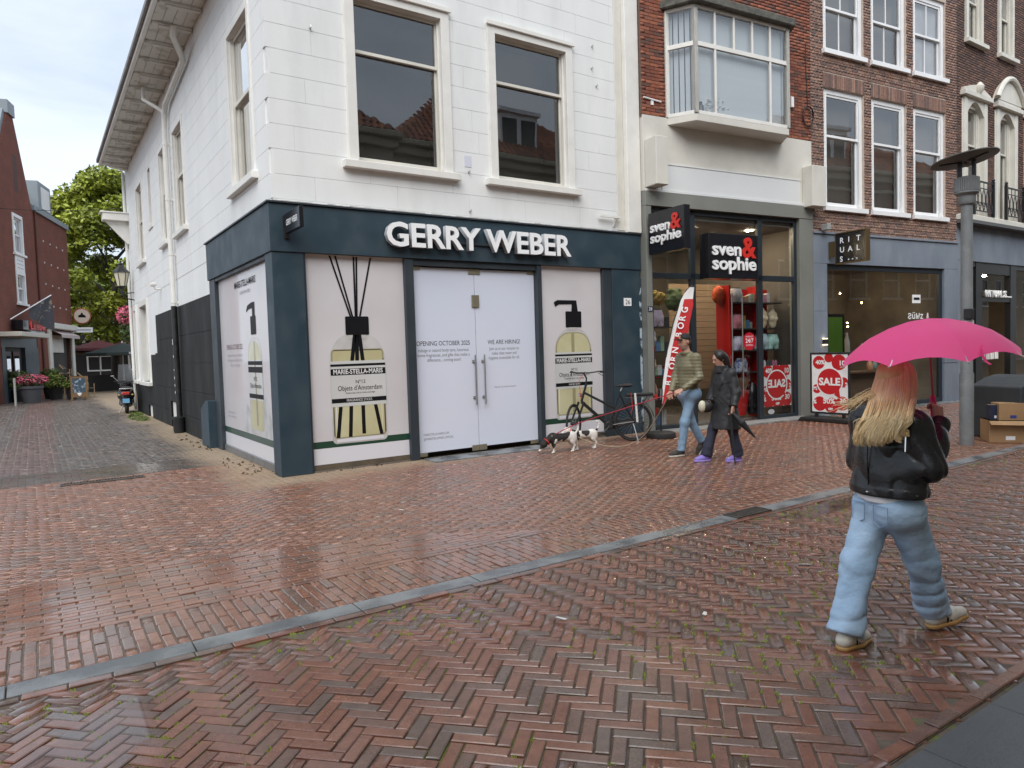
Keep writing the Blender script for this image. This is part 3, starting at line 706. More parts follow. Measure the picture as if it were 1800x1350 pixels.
for (a, b, z) in ((9.0, 9.8, 0.66), (13.25, 14.1, 0.36)):
    m = MB(Tside); m.box(a + 0.12, b - 0.01, 0.05, 0.12, 0.0, z - 0.03); o = m.build('cellar_hatch', white_paint, cb, bevel=0.005); o['label'] = 'pale cellar hatch low in the black wall'
# hidden faces: back and roof so that the building is a solid
m = MB(); m.box(0.35, 6.98, LEN - 0.3, LEN, 0, 9.2).box(6.68, 6.98, 0.36, LEN - 0.3, 0, 9.2); m.build('rear_wall', white_wall, cb)
m = MB(); m.prism([(-0.72, 8.16), (3.5, 11.4), (7.3, 8.16), (7.2, 8.14), (3.5, 11.2), (-0.7, 8.1)], 0.55, LEN - 0.2); m.build('roof', pbr('dark_roof_tile', (0.05, 0.035, 0.03), (0.08, 0.05, 0.04), scale=12, rough=0.7, bump=0.5, bscale=8), cb)
# eaves: boarded soffit on the long side with cross battens and a gutter edge
ev = MB(); ev.box(-0.72, 0.0, 0.55, 16.2, 8.02, 8.06); eo = ev.build('soffit', eave_paint, cb)
for k in range(4):
    m = MB(); m.box(-0.71 + k * 0.175, -0.545 + k * 0.175, 0.56, 16.19, 8.005, 8.0195); m.build('soffit_board', eave_paint, eo)
yy = 1.0; rg = random.Random(3)
while yy < 16:
    m = MB(); m.box(-0.70, -0.015, yy, yy + 0.13, 7.955, 8.0045); m.box(-0.60, -0.02, yy + 0.02, yy + 0.11, 7.925, 7.9545); m.build('eave_bracket', eave_paint, eo, bevel=0.008); yy += 0.92
m = MB(); m.box(-0.80, -0.725, 0.5, 16.25, 7.98, 8.13); m.build('gutter_fascia', white_paint, cb, bevel=0.01)
m = MB(); m.box(-0.86, -0.802, 0.48, 16.27, 8.06, 8.17); m.build('gutter', pbr('zinc_gutter', (0.14, 0.13, 0.13), (0.22, 0.2, 0.19), scale=5, rough=0.5, metal=0.4), cb, bevel=0.01)
m = MB(); m.prism([(-0.72, 8.0), (0.0, 8.0), (0.0, 7.85)], 16.0, 16.2); m.build('eave_end', white_paint, cb)
# downpipe: white above, black below, with an elbow out of the soffit
pw = MB(); P1 = [(-0.35, 4.7, 7.98), (-0.35, 4.75, 7.80), (-0.16, 5.15, 7.66), (-0.10, 5.3, 7.6), (-0.10, 7.6, 7.45), (-0.10, 7.82, 7.3), (-0.10, 7.9, 7.0), (-0.10, 7.9, 2.94)]
pw.tube(P1, 0.055, 12); pipe = pw.build('downpipe', white_paint, cb, smooth=True)
m = MB(); m.tube([(-0.45, 8.3, 7.97), (-0.45, 8.3, 7.7), (-0.2, 8.0, 7.45), (-0.10, 7.92, 7.35)], 0.045, 10); m.build('branch_pipe', white_paint, pipe, smooth=True)
m = MB(); m.tube([(-0.10, 7.9, 2.935), (-0.10, 7.9, 0.02)], 0.065, 12); bp_ = m.build('lower_downpipe', black_metal, pipe, smooth=True)
for z in (6.6, 5.35, 4.1, 3.0):
    m = MB(); m.tube([(-0.10, 7.9, z), (-0.10, 7.9, z + 0.05)], 0.063, 12); m.box(-0.05, 0.0, 7.88, 7.92, z, z + 0.05); m.build('pipe_clip', white_paint, pipe)
sticker = pbr('white_sticker', (0.7, 0.7, 0.68), rough=0.5)
for k, (z, h) in enumerate(((2.05, 0.12), (1.75, 0.05), (1.45, 0.03), (1.25, 0.06), (1.08, 0.05), (0.92, 0.05))):
    m = MB(); m.box(-0.169, -0.166, 7.855, 7.93, z, z + h); m.build('sticker', sticker, bp_)
m = MB(); m.lathe([(0.11, 0.0), (0.13, 0.05), (0.13, 0.30), (0.15, 0.34), (0.15, 0.37), (0.10, 0.38)], 14, (-0.12, 7.9, 0.0)); m.build('pipe_foot', pbr('blackened_foot', (0.02, 0.022, 0.025), rough=0.5), bp_, smooth=True)
# far end cornice return with a slanting bracket, crack line and a small box
m = MB(); m.box(-0.75, 0.0, LEN - 0.5, LEN, 6.32, 6.55).box(-0.82, 0.0, LEN - 0.53, LEN + 0.03, 6.551, 6.60); k_ = m.build('cornice_return', white_paint, cb, bevel=0.01)
m = MB(); m.prism([(-0.68, 6.318), (0.0, 6.318), (0.0, 5.6), (-0.06, 5.6)], LEN - 0.3, LEN - 0.2); m.build('bracket', white_paint, k_)
m = MB(); m.tube([(-0.06, LEN - 0.05, 8.0), (-0.06, LEN - 0.05, 0.05)], 0.045, 8); m.build('downpipe', white_paint, cb, smooth=True)
# right-hand party pier and cream pilaster
m = MB(); m.box(6.46, 6.64, -0.015, 0.3, 3.90, 9.2); m.build('pilaster', cream_paint, cb, bevel=0.006)
m = MB(); m.box(6.645, 6.985, -0.11, 0.3, 3.86, 9.2); m.build('party_pier', white_paint, cb, bevel=0.008)
m = MB(); m.box(5.95, 6.46, -0.10, -0.06, 4.10, 4.14).bar((6.36, 0.0, 3.96), (6.36, -0.09, 4.12), 0.05); m.build('fixing_bar', white_paint, cb)
m = MB(); m.box(3.13, 3.26, -0.006, -0.001, 4.70, 4.88); m.build('wall_plate', pbr('pale_plate', (0.62, 0.64, 0.72), rough=0.5), cb)
for (u, z) in ((0.65, 6.35), (3.2, 4.62), (3.2, 3.98), (5.9, 6.8), (5.92, 7.2), (6.0, 6.5)):
    m = MB(); m.tube([(u, 0.0, z), (u, -0.05, z)], 0.012, 6).tube([(u, -0.05, z - 0.005), (u, -0.05, z + 0.03)], 0.008, 6); m.build('wall_hook', steel, cb)
# fascia and shopfront
sf = MB(); sf.box(-0.07, 6.98, -0.07, 0.011, 3.16, 3.83).box(-0.07, 0.011, 0.012, 4.2, 3.16, 3.83)
shop = sf.build('fascia', slate_paint, cb, bevel=0.006); shop['label'] = 'slate blue fascia wrapping the corner'
m = MB(); m.box(-0.10, 6.985, -0.10, 0.0, 3.832, 3.855).box(-0.10, 0.0, 0.001, 4.23, 3.832, 3.855); m.build('flashing', slate_dark, cb)
m = MB()
for k in range(60):
    u = 0.0 + k * 0.112; m.box(u, u + 0.112, -0.06, -0.001, 3.856, 3.868 + 0.014 * rg.random())
m.build('mortar_bead', pbr('loose_mortar', (0.5, 0.49, 0.46), (0.34, 0.33, 0.31), scale=25, rough=0.9, bump=0.8, bscale=30, pos=True), cb)
m = MB(); m.box(-0.05, 0.40, -0.05, 0.30, 0.0, 3.158); m.build('corner_pillar', slate_paint, cb, bevel=0.006)
m = MB(); m.box(6.24, 6.97, -0.05, 0.30, 0.0, 3.158); rp_ = m.build('pillar', slate_paint, cb, bevel=0.006)
m = MB(); m.box(6.93, 6.985, -0.056, -0.0505, 0.2, 3.0); m.build('peeling_edge', pbr('peeling_pale_edge', (0.42, 0.50, 0.58), (0.03, 0.05, 0.07), scale=5, rough=0.6, lo=0.45, hi=0.52, pos=True, detail=8), rp_)
m = MB(); m.box(6.02, 6.238, -0.035, 0.30, 0.0, 3.158).box(1.97, 2.12, -0.045, 0.25, 0.0, 3.158).box(4.50, 4.60, -0.045, 0.25, 0.0, 3.158)
m.box(0.402, 0.43, -0.03, 0.25, 0.0, 3.158); m.box(2.12, 4.50, -0.02, 0.2, 3.06, 3.158)
m.build('shop_frame', slate_dark, cb, bevel=0.005)
brth = pbr('brown_threshold', (0.13, 0.10, 0.065), (0.09, 0.07, 0.05), scale=8, rough=0.6)
for (a, b) in ((0.43, 1.97), (4.60, 6.02)):
    m = MB(); m.box(a, b, 0.02, 0.25, 0.0, 0.10); th_ = m.build('threshold', brth, cb)
    m = MB(); m.box(a, b, -0.02, 0.019, 0.0, 0.022); m.build('threshold_rail', steel, th_)
# side shop window frame
m = MB(Tside); m.box(0.302, 0.34, -0.03, 0.2, 0.0, 3.158).box(3.75, 4.2, -0.04, 0.3, 0.0, 3.158).box(0.34, 3.75, -0.03, 0.2, 3.10, 3.158); m.build('side_frame', slate_dark, cb, bevel=0.005)
sb = MB(); sb.prism([(4.22, 0.0), (4.95, 0.0), (4.95, 0.72), (4.45, 0.90), (4.22, 0.90)], -0.17, -0.003, 'x'); sb.build('meter_box', slate_paint, cb, bevel=0.006)
tile_m = pbr('grey_tile', (0.13, 0.135, 0.14), (0.17, 0.175, 0.18), scale=4, rough=0.35, pos=True)
for k in range(5):
    m = MB(Tside); m.box(0.345 + k * 0.68, 0.345 + (k + 1) * 0.68 - 0.008, 0.0, 0.2, 0.0, 0.115); m.build('base_tile', tile_m, cb, bevel=0.003)
# back panel behind posters (closed shop)
m = MB(); m.box(0.43, 6.02, 0.26, 0.30, 0.0, 3.158).box(0.21, 0.25, 0.34, 3.75, 0.115, 3.158); m.build('blocked_shop', dark_room, cb)
# ---- posters (flat print behind the glass)
poster_bg = pbr('poster_print', (0.60, 0.575, 0.59), (0.66, 0.64, 0.66), scale=0.7, rough=0.35, coat=0.6, pos=True)
door_white = pbr('door_film', (0.66, 0.71, 0.83), (0.70, 0.74, 0.85), scale=0.6, rough=0.3, coat=0.5, pos=True)
foot_white = pbr('poster_white', (0.72, 0.72, 0.77), rough=0.35, coat=0.6)
green_print = pbr('green_print', (0.010, 0.055, 0.032), rough=0.35, coat=0.6)
ink = pbr('black_ink', (0.010, 0.010, 0.012), rough=0.45, spec=0.15)
ink_grey = pbr('grey_ink', (0.16, 0.165, 0.18), rough=0.4)
ink_lt = pbr('light_ink', (0.34, 0.35, 0.39), rough=0.4)
liquid = pbr('liquid_print', (0.60, 0.57, 0.36), (0.50, 0.46, 0.26), scale=1.5, rough=0.35, coat=0.6, pos=True)
liquid_dk = pbr('liquid_edge_print', (0.33, 0.30, 0.17), rough=0.35, coat=0.6)
glass_print = pbr('glass_print', (0.46, 0.45, 0.44), (0.60, 0.59, 0.58), scale=3, rough=0.35, coat=0.6, pos=True)
label_print = pbr('label_print', (0.62, 0.63, 0.62), (0.54, 0.55, 0.54), scale=0.9, rough=0.4, coat=0.2, pos=True)
shade_p = pbr('bottle_shade_print', (0.10, 0.09, 0.06), rough=0.4); liquid_lt = pbr('liquid_light_print', (0.72, 0.70, 0.50), rough=0.35)
label_w = pbr('label_white', (0.74, 0.74, 0.73), rough=0.4, coat=0.2)
def rrect(u0, u1, z0, z1, rb, rt, n=8):
    pts = []
    for (cx, cz, r, a0) in ((u0 + rb, z0 + rb, rb, 180), (u1 - rb, z0 + rb, rb, 270), (u1 - rt, z1 - rt, rt, 0), (u0 + rt, z1 - rt, rt, 90)):
        for i in range(n + 1):
            t = R(a0 + 90 * i / n); pts.append((cx + r * math.cos(t), cz + r * math.sin(t)))
    return pts
LAY = [0]
def flat(pts, T, d, mat, parent, name):
    m = MB(T); m.poly([(p[0], d, p[1]) for p in pts]); return m.build(name, mat, parent, fix=False)
def quad2(u0, u1, z0, z1): return [(u0, z0), (u1, z0), (u1, z1), (u0, z1)]
def poster_panel(label, T, u0, u1, z0, z1, d, zg0, zg1):
    p = thing('window_poster', label, 'poster')
    m = MB(T); m.box(u0, u1, d, d + 0.006, zg1 + 0.001, z1); m.build('poster_sheet', poster_bg, p)
    m = MB(T); m.box(u0, u1, d, d + 0.006, z0, zg0); m.build('white_foot', foot_white, p)
    m = MB(T); m.box(u0, u1, d - 0.001, d + 0.006, zg0 + 0.0005, zg1); m.build('green_band', green_print, p)
    return p
def bottle_print(p, T, cx, w, z0, zs, zl, d, rt=0.3, right=(1, 0, 0), lab=True, sx=1.0, stick=True):
    """printed bottle: body from z0 to shoulder top zs, liquid to zl"""
    e = 0.0012; a, b = cx - w / 2, cx + w / 2
    flat(rrect(a, b, z0, zs, 0.07, w * 0.47), T, d - e, glass_print, p, 'bottle_glass')
    flat(rrect(a + 0.02 * sx, b - 0.02 * sx, z0 + 0.08, zl, 0.05, 0.06 if zl < zs - 0.2 else w * 0.36), T, d - 2 * e, liquid_dk, p, 'liquid_edge')
    flat(rrect(a + 0.045 * sx, b - 0.045 * sx, z0 + 0.095, zl - 0.02, 0.04, 0.05 if zl < zs - 0.2 else w * 0.33), T, d - 3 * e, liquid, p, 'liquid')
    for (x_, w_, z0_, z1_, mt) in ((a + 0.022, 0.016, z0 + 0.12, zs - 0.42, shade_p), (b - 0.04, 0.022, z0 + 0.12, zs - 0.40, shade_p), (a + 0.065, 0.014, z0 + 0.14, zs - 0.45, label_w), (b - 0.085, 0.010, z0 + 0.16, zs - 0.5, liquid_lt)):
        flat(rrect(x_, x_ + w_, z0_, z1_, w_ * 0.45, w_ * 0.45), T, d - 3.6 * e, mt, p, 'glass_gleam')
    flat(rrect(a + 0.06, b - 0.06, z0 + 0.02, z0 + 0.07, 0.02, 0.02), T, d - 3.6 * e, foot_white, p, 'base_gleam')
    if zl < zs - 0.2: flat([(a + 0.06, zl - 0.01), (b - 0.06, zl - 0.01), (b - 0.07, zl - 0.024), (a + 0.07, zl - 0.024)], T, d - 3.7 * e, shade_p, p, 'liquid_line')
pA = poster_panel('shop window poster of a reed diffuser bottle left of the white doors', Tfront, 0.43, 1.97, 0.10, 3.158, 0.03, 0.335, 0.435)
dA = 0.028
bottle_print(pA, Tfront, 1.175, 0.87, 0.38, 2.03, 1.78, dA)
for (t0, t1) in ((0.80, 1.09), (0.885, 1.12), (1.17, 1.165), (1.215, 1.185), (1.44, 1.23)):       # reeds above the cap
    flat([(t0 - 0.014, 3.155), (t0 + 0.014, 3.155), (t1 + 0.014, 2.25), (t1 - 0.014, 2.25)], Tfront, dA - 0.0048, ink, pA, 'reed')
flat(rrect(1.00, 1.37, 1.99, 2.265, 0.02, 0.02), Tfront, dA - 0.006, ink, pA, 'cap')
flat(rrect(1.05, 1.32, 1.93, 1.99, 0.005, 0.005), Tfront, dA - 0.0048, glass_print, pA, 'bottle_neck')
for (t0, t1, z0_, z1_) in ((1.09, 1.15, 1.60, 2.0), (1.17, 1.18, 1.60, 2.0), (1.26, 1.22, 1.60, 2.0), (0.83, 0.89, 0.47, 0.96), (1.02, 1.05, 0.47, 0.96), (1.235, 1.235, 0.50, 0.96), (1.52, 1.43, 0.47, 0.96)):
    w_ = 0.038 if z0_ > 1 else 0.036
    flat([(t0 - w_, z0_), (t0 + w_ * 0.6, z0_), (t1 + w_ * 0.6, z1_), (t1 - w_, z1_)], Tfront, dA - 0.0049, ink, pA, 'reed')
flat(quad2(0.745, 1.61, 0.93, 1.605), Tfront, dA - 0.0062, label_print, pA, 'label')
for q in ((1.525, 1.56), (1.395, 1.49), (0.985, 1.05)): flat(quad2(0.745, 1.61, *q), Tfront, dA - 0.0072, ink, pA, 'label_band')
text('lettering', 'MARIE-STELLA-MARIS', label_w, (1.175, dA - 0.0085, 1.412), parent=pA, size=0.10, fit=0.78, fitc=True, align='CENTER', offset=0.002)
text('lettering', 'Nº12', ink, (1.20, dA - 0.0085, 1.265), parent=pA, size=0.075, align='CENTER')
text('lettering', "Objets d'Amsterdam", ink, (1.195, dA - 0.0085, 1.165), parent=pA, size=0.105, fit=0.70, fitc=True)
text('lettering', 'Green tea, citrus notes and sage', ink, (1.195, dA - 0.0085, 1.115), parent=pA, size=0.038, fit=0.46, fitc=True)
text('lettering', 'FRAGRANCE STICKS', label_w, (1.175, dA - 0.0085, 1.0), parent=pA, size=0.055, fit=0.40, fitc=True)
pB = poster_panel('shop window poster of a pump soap bottle right of the white doors', Tfront, 4.60, 6.02, 0.10, 3.158, 0.03, 0.335, 0.435)
cx = 5.33
bottle_print(pB, Tfront, cx, 0.86, 0.40, 2.06, 1.98, dA)
flat(rrect(cx - 0.10, cx + 0.10, 2.02, 2.12, 0.005, 0.005), Tfront, dA - 0.0048, glass_print, pB, 'bottle_neck')
flat(rrect(5.16, 5.53, 2.07, 2.36, 0.02, 0.02), Tfront, dA - 0.006, ink, pB, 'cap')
flat([(5.30, 2.36), (5.45, 2.36), (5.42, 2.56), (4.98, 2.56), (4.90, 2.52), (4.93, 2.44), (5.02, 2.485), (5.31, 2.49)], Tfront, dA - 0.006, ink, pB, 'pump_head')
flat(quad2(cx - 0.05, cx + 0.02, 0.52, 1.98), Tfront, dA - 0.0049, liquid_dk, pB, 'dip_tube')
flat(quad2(cx - 0.43, cx + 0.43, 0.96, 1.62), Tfront, dA - 0.0062, label_print, pB, 'label')
for q in ((1.55, 1.585), (1.42, 1.515), (1.0, 1.065)): flat(quad2(cx - 0.43, cx + 0.43, *q), Tfront, dA - 0.0072, ink, pB, 'label_band')
text('lettering', 'MARIE-STELLA-MARIS', label_w, (cx, dA - 0.0085, 1.437), parent=pB, size=0.10, fit=0.80, fitc=True, offset=0.002)
text('lettering', 'Nº12', ink, (cx, dA - 0.0085, 1.28), parent=pB, size=0.07, align='CENTER')
text('lettering', "Objets d'Amsterdam", ink, (cx, dA - 0.0085, 1.18), parent=pB, size=0.105, fit=0.70, fitc=True)
text('lettering', 'Green tea, citrus notes and sage', ink, (cx, dA - 0.0085, 1.13), parent=pB, size=0.038, fit=0.46, fitc=True)
text('lettering', 'HAND SOAP', label_w, (cx, dA - 0.0085, 1.015), parent=pB, size=0.055, fit=0.26, fitc=True)
# side poster
pC = poster_panel('tall window poster of a soap bottle on the side facing the alley', Tside, 0.34, 3.75, 0.118, 3.10, 0.03, 0.35, 0.455)
LD = (0, -1, 0)
def flatS(pts, k, mat, name): flat(pts, Tside, 0.03 - 0.0012 * k, mat, pC, name)
water_p = pbr('splash_print', (0.42, 0.43, 0.43), (0.62, 0.62, 0.63), scale=4, rough=0.4, coat=0.3, pos=True, detail=8)
splash = [(2.35, 0.46), (0.50, 0.46), (0.62, 0.75), (0.85, 1.05), (1.0, 1.15), (1.35, 0.95), (1.8, 0.80), (2.05, 0.95), (2.2, 0.7)]
flatS(splash, 1, water_p, 'splash')
cs = 1.42; hw = 0.42
flatS(rrect(cs - hw, cs + hw, 0.47, 2.02, 0.08, 0.32), 2, glass_print, 'bottle_glass')
flatS(rrect(cs - hw + .05, cs + hw - .05, 0.55, 1.94, 0.06, 0.30), 3, liquid, 'liquid')
flatS(quad2(cs - hw, cs + hw, 1.02, 1.66), 4, label_print, 'label')
for q in ((1.58, 1.64), (1.46, 1.55), (1.05, 1.12)): flatS(quad2(cs - hw, cs + hw, *q), 5, ink, 'label_band')
flatS(rrect(cs - 0.16, cs + 0.15, 2.06, 2.35, 0.02, 0.02), 5, ink, 'cap')
flatS([(cs - 0.12, 2.35), (cs + 0.02, 2.35), (cs + 0.02, 2.475), (cs + 0.28, 2.465), (cs + 0.36, 2.425), (cs + 0.385, 2.455), (cs + 0.30, 2.53), (cs + 0.05, 2.565), (cs - 0.13, 2.565)], 5, ink, 'pump_head')
flatS(quad2(cs - 0.05, cs + 0.03, 0.62, 1.95), 4.5, liquid_dk, 'dip_tube')
text('lettering', 'MARIE-STELLA-MARIS', ink, (0.022, 1.84, 2.86), LD, parent=pC, size=0.15, fit=1.35, fitc=True, offset=0.002)
text('lettering', 'CARE FOR WATER', ink_grey, (0.022, 1.84, 2.74), LD, parent=pC, size=0.07, fit=0.65, fitc=True)
text('lettering', 'OPENING OCTOBER 2025', pbr('maroon_ink', (0.12, 0.05, 0.06), rough=0.4), (0.022, 2.74, 1.85), LD, parent=pC, size=0.12, fit=1.15, fitc=True)
for k, s_ in enumerate(('Indulge in natural body care, luxurious', 'home fragrances, and gifts that make a', 'difference... coming soon!')):
    text('lettering', s_, ink_lt, (0.022, 2.74, 1.73 - k * 0.085), LD, parent=pC, size=0.07, fit=(1.05, 1.1, 0.7)[k], fitc=True)
text('lettering', 'MARIE-STELLA-MARIS.COM', ink_lt, (0.022, 3.45, 0.72), LD, parent=pC, size=0.05, fit=0.55)
text('lettering', '@MARIESTELLAMARIS_OFFICIAL', ink_lt, (0.022, 3.45, 0.65), LD, parent=pC, size=0.05, fit=0.62)
text('lettering', 'N°12', ink, (0.021, cs, 1.33), LD, parent=pC, size=0.09, align='CENTER')
text('lettering', "Objets d'Amsterdam", ink, (0.021, cs, 1.22), LD, parent=pC, size=0.10, fit=0.66, fitc=True)
# white film doors
door_steel = steel
for i, (a, b) in enumerate(((2.125, 3.268), (3.276, 4.495))):
    dr = thing('shop_door', ('left' if i == 0 else 'right') + ' leaf of the white filmed glass double door' + (', announcing the opening' if i == 0 else ', headed WE ARE HIRING'), 'door')
    m = MB(); m.box(a, b, 0.055, 0.067, 0.09, 3.045); m.build('glass_leaf', door_white, dr, bevel=0.002)
    hx = 3.205 if i == 0 else 3.385
    m = MB(); m.tube([(hx, -0.015, 0.80), (hx, -0.015, 1.63)], 0.013, 10); h_ = m.build('handle', steel, dr, smooth=True)
    for z in (0.92, 1.52):
        m = MB(); m.tube([(hx, -0.015, z), (hx - 0.0, 0.055, z)], 0.011, 8).box(hx - 0.022, hx + 0.022, 0.045, 0.0545, z - 0.022, z + 0.022); m.build('handle_post', steel, h_)
    e0 = b if i == 0 else a; s_ = -1 if i == 0 else 1
    m = MB(); m.box(min(e0, e0 + s_ * 0.14), max(e0, e0 + s_ * 0.14), 0.04, 0.0545, 0.03, 0.125).box(min(e0, e0 + s_ * 0.11), max(e0, e0 + s_ * 0.11), 0.04, 0.0545, 2.96, 3.05); m.build('patch_fitting', brass, dr, bevel=0.003)
    o0 = a if i == 0 else b; s_ = -s_
    m = MB(); m.box(min(o0, o0 + s_ * 0.17), max(o0, o0 + s_ * 0.17), 0.04, 0.0545, 0.03, 0.085).box(min(o0, o0 + s_ * 0.15), max(o0, o0 + s_ * 0.15), 0.04, 0.0545, 3.0, 3.055); m.build('patch_fitting', brass, dr, bevel=0.003)
    if i == 0:
        m = MB(); m.box(3.205, 3.345, 0.03, 0.0545, 2.42, 2.62); lk = m.build('lock_case', brass, dr, bevel=0.003)
        text('lettering', 'OPENING OCTOBER 2025', ink, (2.66, 0.0535, 1.80), parent=dr, size=0.105, fit=0.98, fitc=True)
        for k, s2 in enumerate(('Indulge in natural body care, luxurious', 'home fragrances, and gifts that make a', 'difference... coming soon!')):
            text('lettering', s2, ink_grey, (2.66, 0.0535, 1.70 - k * 0.078), parent=dr, size=0.075, fit=(0.93, 0.96, 0.62)[k], fitc=True)
        text('lettering', 'MARIE-STELLA-MARIS.COM', ink_grey, (2.24, 0.0535, 0.36), parent=dr, size=0.05, fit=0.46)
        text('lettering', '@MARIESTELLAMARIS_OFFICIAL', ink_grey, (2.24, 0.0535, 0.29), parent=dr, size=0.05, fit=0.54)
    else:
        text('lettering', 'WE ARE HIRING!', ink, (3.83, 0.0535, 1.80), parent=dr, size=0.105, fit=0.66, fitc=True)
        for k, s2 in enumerate(('Join us in our mission to', 'make clean water and', 'hygiene accessible for all.')):
            text('lettering', s2, ink_grey, (3.83, 0.0535, 1.70 - k * 0.078), parent=dr, size=0.075, fit=(0.61, 0.50, 0.63)[k], fitc=True)
        text('lettering', 'Discover our mission & careers', ink_grey, (3.83, 0.0535, 1.06), parent=dr, size=0.036, fit=0.44, fitc=True)
# raised letters on the fascia
gs = thing('shop_sign', 'large raised white letters GERRY WEBER on the fascia', 'sign', (0, 0, 0))
xs_ = 1.66
word = 'GERRY WEBER'; adv = []
tm = text_mesh(word, size=0.50, offset=0.012); x0_ = min(v.co.x for v in tm.vertices); x1_ = max(v.co.x for v in tm.vertices); sc_ = (5.16 - 1.62) / (x1_ - x0_)
cur = 0.0
for i, ch in enumerate(word):
    pre = text_mesh(word[:i + 1], size=0.50, offset=0.012)
    if ch == ' ': continue
    one = text_mesh(ch, size=0.50, extrude=0.045, offset=0.012)
    mxp = max(v.co.x for v in pre.vertices); mxo = max(v.co.x for v in one.vertices)
    sh = (mxp - mxo - x0_)
    for v in one.vertices: v.co = Vector((1.62 + (v.co.x + sh) * sc_, -0.155 - v.co.z, 3.325 + v.co.y))
    one.materials.clear(); one.materials.append(white_letter); one.materials.append(letter_side)
    for p in one.polygons: p.material_index = 0 if p.normal.length and abs(p.center.y + 0.2) < 0.004 else 1
    o = bpy.data.objects.new('letter', one); link(o, gs)
m = MB(); m.box(1.66, 5.12, -0.108, -0.072, 3.42, 3.45); m.build('mounting_rail', slate_dark, gs)
bs = thing('blade_sign', 'small black blade sign reading GERRY WEBER at the corner', 'sign', (0.16, -0.07, 3.5))
m = MB(); m.box(-0.03, 0.03, -0.70, -0.05, -0.10, 0.17); m.build('sign_box', sign_black, bs, bevel=0.004)
m = MB(); m.box(-0.02, 0.02, -0.05, -0.001, -0.16, -0.13).box(-0.02, 0.02, -0.05, -0.001, 0.11, 0.14).box(-0.04, 0.04, -0.012, -0.001, -0.17, 0.16); m.build('bracket', black_metal, bs)
text('lettering', 'GERRY WEBER', white_letter, (-0.0315, -0.12, 0.0), (0, -1, 0), parent=bs, size=0.11, fit=0.50, offset=0.002)
np_ = thing('number_plate', 'white house number plate 26 on the slate blue pillar', 'number plate', (6.62, -0.05, 2.54))
m = MB(); m.box(-0.095, 0.095, -0.012, -0.001, -0.075, 0.075); m.build('plate', white_letter, np_)
text('lettering', '26', ink, (0.0, -0.0135, -0.045), parent=np_, size=0.13, align='CENTER')
sc = thing('security_camera', 'small white security camera on the side wall above the black paint', 'camera', (-0.05, 10.4, 3.55))
m = MB(); m.tube([(0.05, 0, 0.0), (-0.08, 0, 0.0), (-0.12, 0, 0.08)], 0.02, 8); m.build('arm', white_paint, sc)
m = MB(); m.tube([(-0.08, 0.05, 0.13), (-0.24, -0.10, 0.09)], 0.05, 10); m.build('housing', white_paint, sc, smooth=True)
# ------------------------------------------------------------------ brick walls: real bricks on a mortar core
m_mortar_l = pbr('pale_mortar', (0.52, 0.44, 0.38), (0.44, 0.37, 0.32), scale=8, rough=0.95, bump=0.4, pos=True)
m_mortar_d = pbr('dark_mortar', (0.17, 0.11, 0.085), (0.12, 0.085, 0.07), scale=8, rough=0.95, bump=0.4, pos=True)
m_red_brick = brick_mat('red_facade_brick', [(0.25, 0.078, 0.042), (0.205, 0.064, 0.037), (0.29, 0.10, 0.055), (0.165, 0.056, 0.036), (0.235, 0.088, 0.055), (0.115, 0.055, 0.042)], bump=0.3)
m_brown_brick = brick_mat('brown_facade_brick', [(0.260, 0.153, 0.117), (0.215, 0.125, 0.099), (0.305, 0.185, 0.138), (0.182, 0.111, 0.093), (0.247, 0.139, 0.101), (0.137, 0.094, 0.084)], bump=0.3)
m_dark_brick = brick_mat('dark_facade_brick', [(0.138, 0.075, 0.056), (0.108, 0.062, 0.050), (0.168, 0.090, 0.066), (0.090, 0.054, 0.045)], bump=0.3)
WB = np.array([[0, 1, 2, 3], [0, 4, 5, 1], [1, 5, 6, 2], [2, 6, 7, 3], [3, 7, 4, 0]])
